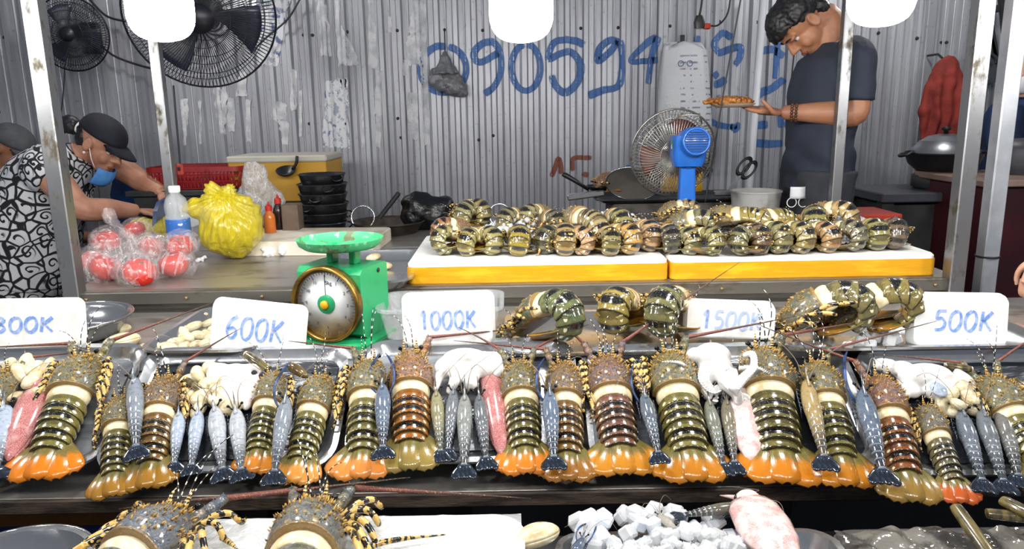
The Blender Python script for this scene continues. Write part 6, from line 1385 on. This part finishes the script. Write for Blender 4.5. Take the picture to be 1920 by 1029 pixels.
# blue plastic chairs
def chair(lb, c, rz, s=1.0):
    T = thing('plastic_chair', lb, 'chair', (c[0], c[1], 0), (0, 0, rz), 'blue plastic chairs'); T.scale = (1, 1, (c[2] + .845) / .845)
    part('seat', G().loft([rrect(.38, .38, .05, .42), rrect(.40, .40, .05, .435), rrect(.38, .38, .05, .445)], True), M_BLUEPL, T, sh=40)
    rows = [np.array([(x * w, .18 + .05 * (z - .45) - .05 * (1 - (x * 2) ** 2) * 0 + th, z) for x in np.linspace(-.5, .5, 9)] + [(x * w, .195 + .05 * (z - .45) + th, z) for x in np.linspace(.5, -.5, 9)]) for z, w, th in ((.45, .36, 0), (.6, .38, .01), (.75, .37, .02), (.82, .30, .025), (.845, .18, .028))]
    part('backrest', G().loft(rows, True), M_BLUEPL, T, sh=40)
    for x in (-1, 1):
        for y in (-1, 1): part('leg', G().tube([(x * .16, y * .16, .43), (x * .2, y * .2, .0)], [.022, .018], 8), M_BLUEPL, T)
p = atY(172, 380, 2.95); chair('blue plastic chair just right of the tall left post', (p.x + .02, 2.96, p.z - .845), RAD(-75)); 
p = atY(280, 322, 3.55); chair('blue plastic chair back showing beside the red basket', (p.x - .06, 3.9, p.z - .845), RAD(170))
# ================================================================== people
def skin(name, a, b):
    return pm(name, a, .5, 0, b, ns=9, Subsurface_Weight=.08, Subsurface_Scale=.01, bump=.05, bs=200)
M_SKIN = skin('tan_skin', '#a87455', '#94634a'); M_SKIN2 = skin('warm_skin', '#b5836a', '#a3705a'); M_SKIN3 = skin('pale_skin', '#d3a78c', '#c4937a')
M_HAIR = pm('black_hair', '#0e0d0f', .45, 0, '#1d1b1d', ns=60, stretch=(1, 1, .3), bump=.5, bs=120)
M_EYEW = pm('eye_white', '#d9d5cf', .2); M_LIP = pm('lips', '#8a4d44', .4)
def head_geo(g, M, jaw=1.0):
    R = M.to_3x3(); k = M.to_scale().x; Rn = R.normalized() if hasattr(R, 'normalized') else R
    def b(c, r): g.ball(M @ Vector(c), [q * k for q in r], 18, 12, Rn)
    b((0, -.012, .035), (.076, .096, .084)); b((0, .03, -.03), (.062, .062, .062)); b((0, .048, -.072), (.042, .042, .036)); b((0, .068, -.092), (.022, .02, .02))
    for s in (-1, 1):
        b((s * .036, .06, -.028), (.026, .024, .028)); b((s * .030, .078, .026), (.03, .016, .012))
    b((0, .086, .03), (.02, .014, .03))
    P = [M @ Vector(p) for p in ((0, .088, .022), (0, .102, .0), (0, .112, -.018), (0, .096, -.026))]; g.tube(P, [.009 * k, .012 * k, .015 * k, .010 * k], 10)
    for s in (-1, 1): b((s * .012, .096, -.022), (.009, .01, .008))
    b((0, .086, -.050), (.022, .012, .007)); b((0, .085, -.062), (.02, .012, .008))
def ear_geo(g, M):
    k = M.to_scale().x; Rn = M.to_3x3().normalized()
    for s in (-1, 1):
        g.ball(M @ Vector((s * .078, -.006, -.004)), [q * k for q in (.010, .020, .032)], 12, 8, Rn); g.torus(M @ Vector((s * .084, -.008, .0)), .020 * k, .006 * k, 16, 6, Rn @ Matrix.Rotation(RAD(90), 3, 'Y') @ Matrix.Diagonal((1.25, .8, 1)).to_3x3())
def face_parts(T, M, org, mask=False):
    L = lambda p: M @ Vector(p) - org; k = M.to_scale().x
    for s in (-1, 1):
        e = part('eye', G().ball(L((s * .031, .0655, .008)), .0115 * k, 12, 8), M_EYEW, T); part('iris', G().ball(L((s * .031, .0745, .006)), .0045 * k, 10, 6), M_EYE, e)
        part('eyebrow', G().tube(bez([L((s * .012, .097, .030)), L((s * .03, .096, .036)), L((s * .052, .082, .030))], 6), [.002, .004, .004, .004, .003, .003, .0015][:len(bez([L((s * .012, .097, .030)), L((s * .03, .096, .036)), L((s * .052, .082, .030))], 6))], 6), M_HAIR, T)
    part('mouth', G().tube(bez([L((-.022, .092, -.057)), L((0, .101, -.055)), L((.022, .092, -.057))], 8), .0045 * k, 7), M_LIP, T)
def hand_geo(g, M, curl=.5, spread=.10, thumb=(.6, .35)):
    """wrist at origin, fingers to +y, palm side -z, thumb on +x"""
    X = lambda p: M @ Vector(p); k = M.to_scale().x; Rn = M.to_3x3().normalized()
    g.tube([X((0, -.02, 0)), X((0, .01, 0)), X((0, .045, -.002)), X((0, .085, -.003))], [.024 * k, .026 * k, .034 * k, .034 * k], 14, flat=.5)
    for i, (x, L) in enumerate(((.030, .070), (.010, .078), (-.010, .073), (-.029, .058))):
        P = [Vector((x * .85, .07, -.002))]; a = 0; d = (x * 3.0) * spread * 10 * .1
        for seg, fr in ((0, .46), (1, .31), (2, .23)):
            a += curl * (.8 + .25 * seg); P.append(P[-1] + Vector((d * .6, math.cos(a), -math.sin(a))).normalized() * L * fr * (1.25 if seg == 0 else 1))
        g.tube([X(p) for p in bez(P, 12)], np.interp(np.linspace(0, 1, len(bez(P, 12))), [0, .5, .9, 1], [.0092, .0085, .0072, .004]) * k, 9)
    P = [Vector((.026, .015, -.004)), Vector((.044, .04, -.008)), Vector((.044 + .02 * thumb[0], .068, -.010 - .03 * thumb[1])), Vector((.04 + .02 * thumb[0], .092, -.014 - .05 * thumb[1]))]
    g.tube([X(p) for p in bez(P, 9)], np.linspace(.0125, .007, len(bez(P, 9))) * k, 9)
def person(label, org): return thing('person', label, 'person', org)
def limb(g, pts, rr, n=14): 
    P = bez(pts, 6 * (len(pts) - 1)); g.tube(P, np.interp(np.linspace(0, 1, len(P)), np.linspace(0, 1, len(rr)), rr), n)

# ---- the standing man with the plate
Ym = 3.0; m = lambda x, y, d=0.: atY(x, y, Ym + d)
def mm(x, y, d=0.):           # picture position taken on the man's own plane, then moved sideways
    p = atY(x, y, Ym); return Vector((p.x, p.y + d, p.z))
org = Vector((mm(1530, 300).x, Ym, 0)); MAN = person('man in a dark blue t-shirt looking down at a plate of grilled food', org)
f = Vector((-.46, -.06, -.89)).normalized(); Mh = frame(f, (-.9, 0, .45), mm(1507, 46), .97)
g = G(); head_geo(g, Mh); ear_geo(g, Mh)
nb = mm(1556, 84)
limb(g, [Mh @ Vector((0, -.035, -.03)), Mh @ Vector((0, -.06, -.075)), nb + Vector((0, 0, .0)), nb + Vector((.01, 0, -.08))], [.058, .056, .062, .08])
shN, shF = mm(1566, 118, -.165), mm(1578, 120, .165)
elN, wrN = mm(1560, 212, -.20), mm(1450, 211, -.10)
limb(g, [shN, shN.lerp(elN, .5), elN, elN.lerp(wrN, .3), elN.lerp(wrN, .65), wrN], [.055, .050, .047, .046, .036, .026])
Mhand = frame((-1, .08, .10), (.05, .25, -1), wrN + Vector((-.005, 0, 0)), 1.02)      # palm up under the plate
hand_geo(g, Mhand, .10, .12, (.5, .75))
elF, wrF = mm(1606, 232, .20), mm(1545, 285, .16)
limb(g, [shF, shF.lerp(elF, .5), elF, elF.lerp(wrF, .5), wrF], [.055, .050, .046, .040, .027]); hand_geo(g, frame((-.7, -.1, -.7), (0, 1, 0), wrF, 1.0), .4)
g.xf(Matrix.Translation(-org)); body = fuse('body', g, .0052, 3, M_SKIN, MAN)
face_parts(MAN, Mh, org)
g = G(); Rn = Mh.to_3x3().normalized()
for c, r in (((0, -.03, .055), (.084, .10, .082)), ((0, .02, .095), (.07, .075, .05)), ((0, -.075, .0), (.07, .045, .065)), ((0, .07, .085), (.062, .035, .035))): g.ball(Mh @ Vector(c), r, 18, 12, Rn)
rg = random.Random(4)
for k in range(70):
    a = rg.uniform(-1.3, 1.3); p = Mh @ Vector((.068 * math.sin(a), .078 * math.cos(a) + .01, .085 + .02 * rg.random())); q = Mh @ Vector((.074 * math.sin(a) * 1.05, .105 * math.cos(a) + .012, .055 + .03 * rg.random())); g.tube([p, q], [.012, .004], 6)
g.xf(Matrix.Translation(-org)); fuse('hair', g, .005, 1, M_HAIR, MAN, None, lambda c, n: c + n * mnoise.noise(c * 90) * .004)
M_TEE = pm('dark_blue_cotton', '#2b313f', .85, 0, '#242a37', ns=6, bump=.15, bs=30, bd=.01)
g = G()
rows = []
for (x, y, rx, ry) in ((1557, 82, .055, .075), (1560, 94, .075, .13), (1556, 112, .10, .19), (1548, 150, .122, .205), (1542, 200, .122, .19), (1536, 260, .118, .18), (1532, 310, .122, .185), (1530, 352, .126, .19)):
    c = mm(x, y); rows.append(np.array([(c.x + rx * math.cos(a), c.y + ry * math.sin(a), c.z) for a in np.linspace(0, 2 * math.pi, 28, endpoint=False)]))
g.loft(rows, True)
limb(g, [shN + Vector((.0, .05, .02)), shN, shN.lerp(elN, .45), shN.lerp(elN, .80)], [.075, .078, .072, .070]); limb(g, [shF + Vector((.0, -.05, .02)), shF, shF.lerp(elF, .45), shF.lerp(elF, .80)], [.075, .078, .070, .068])
g.xf(Matrix.Translation(-org))
fuse('t_shirt', g, .008, 4, M_TEE, MAN, None, lambda c, n: c + n * (.006 * math.sin(c.z * 42 + c.x * 60 + 3 * mnoise.noise(c * 7)) * (1 if c.z < 1.15 else .4) + .006 * mnoise.noise(c * 13)))
g = G(); hipc = mm(1530, 345)
for s in (-1, 1):
    limb(g, [hipc + Vector((0, s * .09, .06)), hipc + Vector((-.005, s * .095, -.12)), Vector((hipc.x - .02, Ym + s * .10, .48)), Vector((hipc.x + .01, Ym + s * .10, .08))], [.115, .10, .075, .062])
g.ball(hipc + Vector((0, 0, .02)), (.12, .185, .10), 18, 12); g.xf(Matrix.Translation(-org)); fuse('trousers', g, .009, 3, pm('grey_trousers', '#34363c', .85, 0, '#2a2c31', ns=7, bump=.2, bs=25), MAN, None, lambda c, n: c + n * .004 * mnoise.noise(c * 20))
for s in (-1, 1): part('shoe', G().ball((hipc.x - org.x - .05, s * .10, .035), (.12, .045, .04), 14, 8), M_BLACKPL, MAN)
for k, dx in enumerate((.035, .05)):
    c = wrN + (elN - wrN).normalized() * dx - org; br = G(); ax = (elN - wrN).normalized(); q = ax.to_track_quat('Z', 'Y').to_matrix()
    for j in range(16):
        a = 2 * math.pi * j / 16; br.ball(c + q @ Vector((.031 * math.cos(a), .031 * math.sin(a), 0)), .0065, 8, 6)
    part('bead_bracelet', br, pm('brown_beads', '#4a2e1c', .35), MAN)
part('necklace', G().torus(nb - org + Vector((.0, 0, .005)), .066, .003, 30, 6, Matrix.Rotation(RAD(-28), 3, 'Y')), pm('pale_cord', '#b9a68a', .6), MAN)
# plate of grilled food resting on the palm
pc = Mhand @ Vector((.0, .115, -.022)); pc = Vector((mm(1360, 203).x, pc.y, mm(1358, 205, 0).z + .006)); pl = thing('food_plate', 'pale plate of golden grilled lobster held by the standing man', 'plate', pc)
part('plate_dish', G().lathe([(.001, 0), (.06, 0), (.083, .012), (.085, .014), (.081, .015), (.058, .004), (.001, .004)], 32), pm('pale_plate', '#cdb8a2', .4), pl, sh=50)
M_GRIL = pm('golden_grilled_meat', '#b8741c', .35, 0, '#7a3a14', ns=60, bump=.9, bs=90, bd=.01, Coat_Weight=.4)
for k, (dx, dy, ln) in enumerate(((-.02, -.02, .095), (.0, .012, .09), (-.01, -.045, .075))):
    gf = G().ball((0, 0, 0), (ln, .022, .016), 18, 10); o = fuse('grilled_lobster_half', gf, .005, 0, M_GRIL, None, Matrix.Translation(pc + Vector((dx, dy, .024))) @ Matrix.Rotation(.1 * k, 4, 'Z'), lambda c, n: c + n * (mnoise.noise(c * 90) * .012)); tag(o, ('front', 'back', 'nearest')[k] + ' golden grilled lobster half on the held plate', 'food', 'grilled lobster halves')

# ---- woman in the patterned suit, bending over
Yw = 3.28
def ww(x, y, d=0.):
    p = atY(x, y, Yw); return Vector((p.x, p.y + d, p.z))
org = Vector((ww(60, 450).x, Yw, 0)); WOM = person('woman in a black cap and swirl-patterned suit bending over at the left', org)
f = Vector((.80, -.10, -.58)).normalized(); Mh = frame(f, (.55, 0, .83), ww(188, 272), .95)
g = G(); head_geo(g, Mh); ear_geo(g, Mh); nb = ww(146, 292)
limb(g, [Mh @ Vector((0, -.03, -.04)), Mh @ Vector((0, -.05, -.085)), nb], [.054, .052, .065])
shN, shF = ww(122, 310, -.17), ww(158, 300, .17); elN, wrN = ww(205, 378, -.22), ww(270, 392, -.06); elF, wrF = ww(232, 345, .16), ww(285, 365, .10)
limb(g, [shN, shN.lerp(elN, .5), elN, elN.lerp(wrN, .5), wrN], [.066, .060, .052, .046, .028]); limb(g, [shF, shF.lerp(elF, .5), elF, elF.lerp(wrF, .5), wrF], [.06, .055, .05, .044, .028])
hand_geo(g, frame((wrN - elN), (0, 0, 1), wrN, .95), .35); hand_geo(g, frame((wrF - elF), (0, 0, 1), wrF, .95), .35)
g.xf(Matrix.Translation(-org)); fuse('body', g, .0055, 3, M_SKIN2, WOM); face_parts(WOM, Mh, org)
t = NT('swirl_cloth'); v = t.obj(); wv = t.n('VectorMath', {0: v, 1: t.n('VectorMath', {0: t.n('TexNoise', {'Vector': v, 'Scale': 9., 'Detail': 1.}).outputs['Color'], 1: (.05, .05, .05)}, operation='MULTIPLY').outputs[0]}, operation='ADD').outputs[0]
vo = t.n('TexVoronoi', {'Vector': wv, 'Scale': 17.}); d = vo.outputs['Distance']; pos = t.n('VectorMath', {0: t.n('VectorMath', {0: wv, 1: (17., 17., 17.)}, operation='MULTIPLY').outputs[0], 1: t.n('VectorMath', {0: vo.outputs['Position'], 1: (17., 17., 17.)}, operation='MULTIPLY').outputs[0]}, operation='SUBTRACT').outputs[0]
sx = t.n('SeparateXYZ', {0: pos}).outputs; ang = t.math('ARCTAN2', sx[2], sx[0])
sp = t.math('SINE', t.math('ADD', t.math('MULTIPLY', d, 17.), ang)); line = t.step(sp, .30, .48)
vein = t.math('SUBTRACT', 1., t.step(t.n('TexVoronoi', {'Vector': wv, 'Scale': 17.}, feature='DISTANCE_TO_EDGE').outputs['Distance'], .05, .09))
t.p(Base_Color=t.mix(t.math('MAXIMUM', t.math('MULTIPLY', line, t.math('SUBTRACT', 1., t.step(d, .40, .5))), vein), C('#c9cace'), C('#15151a')), Roughness=.85); M_SWIRL = t.m
g = G(); rows = []
for (x, y, r1, r2) in ((148, 284, .06, .10), (128, 296, .11, .19), (100, 330, .16, .22), (72, 385, .19, .23), (52, 450, .205, .235), (42, 520, .215, .245)):
    c = ww(x, y); tl = Vector((.62, 0, .78)) if y < 400 else Vector((.2, 0, .98)); e1 = Vector((tl.z, 0, -tl.x)); rows.append(np.array([tuple(c + e1 * (r1 * math.cos(a)) + Vector((0, 1, 0)) * (r2 * math.sin(a))) for a in np.linspace(0, 2 * math.pi, 28, endpoint=False)]))
g.loft(rows, True)
limb(g, [nb.lerp(shN, .5), shN, shN.lerp(elN, .30)], [.085, .085, .080]); limb(g, [nb.lerp(shF, .5), shF, shF.lerp(elF, .3)], [.08, .08, .076])
g.xf(Matrix.Translation(-org)); fuse('patterned_top', g, .009, 4, M_SWIRL, WOM, None, lambda c, n: c + n * (.007 * mnoise.noise(c * 11)))
g = G(); hp = ww(42, 520)
for s in (-1, 1): limb(g, [hp + Vector((0, s * .1, .0)), Vector((hp.x + .02, Yw + s * .11, .36)), Vector((hp.x - .02, Yw + s * .11, .05))], [.15, .11, .085])
g.ball(hp + Vector((0, 0, .0)), (.21, .24, .14), 18, 12); g.xf(Matrix.Translation(-org)); fuse('patterned_trousers', g, .01, 3, M_SWIRL, WOM)
def cap(T, Mh, org, mat, brim=True, k=1.0):
    Rn = Mh.to_3x3().normalized(); g = G(); rows = []
    for i in range(10):
        f_ = i / 9 * math.pi / 2; rows.append(np.array([tuple(Mh @ Vector((.086 * k * max(.02, math.cos(f_)) ** .75 * math.cos(a), -.012 + .106 * k * max(.02, math.cos(f_)) ** .75 * math.sin(a), .045 + .085 * k * math.sin(f_)))) for a in np.linspace(0, 2 * math.pi, 28, endpoint=False)]))
    cp = part('cap', g.loft(rows, True).xf(Matrix.Translation(-org)), mat, T)
    if brim:
        rows = []
        for t_ in np.linspace(0, 1, 7):
            row = []
            for th in (.003, -.003):
                us = np.linspace(-1, 1, 9) if th > 0 else np.linspace(1, -1, 9)
                for u in us: row.append(tuple(Mh @ Vector((.078 * u * (1 - .18 * t_), .055 + .035 * math.sqrt(max(0, 1 - u * u)) + .085 * t_ * (math.sqrt(max(0, 1 - u * u)) * .85 + .15), .050 - .012 * u * u - .02 * t_ * t_ + th))))
            rows.append(np.array(row))
        part('brim', G().loft(rows, True).xf(Matrix.Translation(-org)), mat, cp)
    return cp
M_CAPB = pm('black_cap_cloth', '#10121c', .8, 0, '#171a26', ns=20); cap(WOM, Mh, org, M_CAPB, True, 1.05)
g = G(); Rn = Mh.to_3x3().normalized()
for c, r in (((0, -.062, .0), (.066, .045, .062)), ((0, -.11, .02), (.03, .035, .03)), ((0, -.16, .0), (.034, .05, .04)), ((0, -.20, -.03), (.026, .04, .04))): g.ball(Mh @ Vector(c), r, 14, 9, Rn)
fuse('ponytail_hair', g.xf(Matrix.Translation(-org)), .006, 1, M_HAIR, WOM, None, lambda c, n: c + n * mnoise.noise(c * 80) * .004)
part('hair_tie', G().torus(Mh @ Vector((0, -.118, .018)) - org, .026, .006, 18, 6, Rn @ Matrix.Rotation(RAD(90), 3, 'X')), M_TISS, WOM)
M_MASK = pm('blue_face_mask', '#4f8fd0', .7, 0, '#3f7cc0', ns=30); M_MASKW = pm('white_face_mask', '#d9dade', .7)
def maskg(Mh, org, dz=0.0, k=1.0):
    rows = []
    for z in np.linspace(-.02, -.105, 8):
        rows.append(np.array([tuple(Mh @ Vector((.062 * u * (1 - .25 * abs((z + .06) / .05) ** 2 * .4), .046 + .075 * math.sqrt(max(0, 1 - (u * .92) ** 2)) * (1 - .9 * ((z + .055) / .1) ** 2) + th, z + dz)) - org) for th, us in ((0, np.linspace(-1, 1, 11)), (.003, np.linspace(1, -1, 11))) for u in us]))
    return G().loft(rows, True)
mk_ = part('face_mask', maskg(Mh, org, -.05), M_MASK, WOM)
for s in (-1, 1): part('mask_strap', G().tube(bez([Mh @ Vector((s * .06, .06, -.08)) - org, Mh @ Vector((s * .078, .03, -.04)) - org, Mh @ Vector((s * .083, -.01, .02)) - org], 8), .0016, 5), M_TISS, mk_)
part('earring', G().ball(Mh @ Vector((.086, .0, -.04)) - org, .006, 8, 6), pm('pearl', '#e6ded6', .2), WOM)

# ---- person in the grey cap behind her
Yg = 3.75
def gg(x, y, d=0.):
    p = atY(x, y, Yg); return Vector((p.x, p.y + d, p.z))
org = Vector((gg(15, 320).x, Yg, 0)); GP = person('person in a grey cap sitting behind the woman at the far left', org)
Mh = frame(Vector((.75, -.2, -.45)), (.45, 0, .85), gg(22, 284), .98); g = G(); head_geo(g, Mh); ear_geo(g, Mh); nb = gg(-5, 322); limb(g, [Mh @ Vector((0, -.03, -.04)), nb], [.055, .065]); sN, sF = nb + Vector((-.02, -.17, -.07)), nb + Vector((.02, .17, -.07))
for s_, d_ in ((sN, -1), (sF, 1)):
    e_ = s_ + Vector((.10, d_ * .04, -.26)); w_ = e_ + Vector((.22, -d_ * .03, -.04)); limb(g, [s_, e_, w_], [.055, .048, .028]); hand_geo(g, frame(w_ - e_, (0, 0, 1), w_, .95), .35)
g.xf(Matrix.Translation(-org)); fuse('body', g, .006, 3, M_SKIN, GP); face_parts(GP, Mh, org); cap(GP, Mh, org, pm('grey_cap_cloth', '#55565a', .85, 0, '#4a4b4f', ns=20), True, 1.05)
g = G(); rows = []
for dz, r1, r2 in ((.0, .06, .09), (-.05, .11, .19), (-.18, .14, .20), (-.4, .14, .19), (-.55, .16, .2)): rows.append(np.array([(nb.x - .03 + r1 * math.cos(a) + dz * .2, Yg + r2 * math.sin(a), nb.z + dz) for a in np.linspace(0, 6.2832, 24, endpoint=False)]))
g.loft(rows, True)
for s_, d_ in ((sN, -1), (sF, 1)): limb(g, [s_, s_ + Vector((.05, d_ * .02, -.13))], [.075, .068])
for d_ in (-1, 1):
    k_ = Vector((nb.x + .25, Yg + d_ * .12, nb.z - .52)); limb(g, [Vector((nb.x - .12, Yg + d_ * .1, nb.z - .52)), k_, Vector((k_.x + .02, k_.y, .06))], [.095, .07, .055])
g.xf(Matrix.Translation(-org)); fuse('dark_clothes', g, .01, 3, pm('charcoal_cloth', '#2b2c31', .85), GP)
# ---- masked man at the right edge
Yr = 3.75
def rr_(x, y, d=0.):
    p = atY(x, y, Yr); return Vector((p.x, p.y + d, p.z))
org = Vector((rr_(1915, 300).x, Yr, 0)); RP = person('man with a white face mask and navy shirt at the right edge', org)
Mh = frame(Vector((-.55, -.8, -.12)), (0, 0, 1), rr_(1917, 130), .98); g = G(); head_geo(g, Mh); ear_geo(g, Mh); nb = rr_(1922, 176); limb(g, [Mh @ Vector((0, -.02, -.05)), nb, nb + Vector((0, 0, -.06))], [.055, .055, .07])
sN, sF = nb + Vector((-.14, -.09, -.06)), nb + Vector((.15, .09, -.06))
for s_, d_ in ((sN, -1), (sF, 1)):
    e_ = s_ + Vector((d_ * .03, -.06, -.28)); w_ = e_ + Vector((-.02 * d_, -.2, -.10)); limb(g, [s_, e_, w_], [.055, .046, .028]); hand_geo(g, frame(w_ - e_, (0, 0, 1), w_, .95), .35)
g.xf(Matrix.Translation(-org)); fuse('body', g, .006, 3, M_SKIN3, RP); face_parts(RP, Mh, org); part('face_mask', maskg(Mh, org), M_MASKW, RP)
g = G(); Rn = Mh.to_3x3().normalized()
for c, r in (((0, -.035, .06), (.083, .095, .08)), ((0, .03, .095), (.07, .06, .045)), ((0, -.08, .0), (.066, .04, .06))): g.ball(Mh @ Vector(c), r, 16, 10, Rn)
fuse('hair', g.xf(Matrix.Translation(-org)), .006, 1, M_HAIR, RP)
g = G(); rows = []
for dz, r1, r2 in ((-.015, .07, .07), (-.05, .15, .11), (-.12, .19, .125), (-.3, .175, .12), (-.55, .17, .12), (-.62, .17, .12)): rows.append(np.array([(nb.x + r1 * math.cos(a), Yr + r2 * math.sin(a), nb.z + dz) for a in np.linspace(0, 6.2832, 28, endpoint=False)]))
g.loft(rows, True)
for s_, d_ in ((sN, -1), (sF, 1)): limb(g, [s_, s_ + Vector((d_ * .02, -.04, -.20))], [.08, .072])
g.xf(Matrix.Translation(-org)); fuse('navy_shirt', g, .009, 3, pm('navy_cotton', '#16233f', .85, 0, '#1c3560', ns=5), RP)
g = G()
for d_ in (-1, 1): limb(g, [Vector((nb.x + d_ * .09, Yr, nb.z - .6)), Vector((nb.x + d_ * .1, Yr, .5)), Vector((nb.x + d_ * .1, Yr, .05))], [.10, .075, .06])
g.xf(Matrix.Translation(-org)); fuse('trousers', g, .01, 2, pm('charcoal_cloth', '#2b2c31', .85), RP)
# ---- customer's arm at the right edge
Yh = 1.95
def hh(x, y, d=0.):
    p = atY(x, y, Yh); return Vector((p.x, p.y + d, p.z))
org = hh(1952, 486); HP = person('bare forearm and hand of a customer reaching in at the right edge', org)
w_ = hh(1950, 486); e_ = hh(2080, 380); g = G(); limb(g, [e_, e_.lerp(w_, .4), w_], [.045, .042, .028]); hand_geo(g, frame(Vector((-.35, -.1, -1)), (-.8, -.5, .2), w_, .85), .55, .08, (.5, .5)); g.xf(Matrix.Translation(-org)); fuse('body', g, .004, 3, M_SKIN3, HP)
q = (e_ - w_).normalized().to_track_quat('Z', 'Y').to_matrix(); br = G()
for j in range(14): br.ball(w_ - org + (e_ - w_).normalized() * .02 + q @ Vector((.031 * math.cos(j * .449), .031 * math.sin(j * .449), 0)), .0065, 8, 6)
part('bead_bracelet', br, pm('brown_beads', '#4a2e1c', .35), HP)
# white mask hanging at the man's hip
pm_ = atY(1497, 350, 2.86); fm = thing('hanging_mask', 'white face mask dangling in front of the standing man', 'mask', pm_)
part('mask_cloth', G().loft([np.array([(u * .03, -.012 * (1 - u * u) + th, z) for th, us in ((0, np.linspace(-1, 1, 7)), (.002, np.linspace(1, -1, 7))) for u in us]) for z in np.linspace(-.045, .0, 5)], True), M_MASKW, fm)
for s in (-1, 1): part('mask_strap', G().torus((s * .022, 0, -.06), .018, .0016, 18, 5, Matrix.Rotation(RAD(90), 3, 'X')), M_TISS, fm)
bpy.data.batch_remove(TRASH + [WORK])
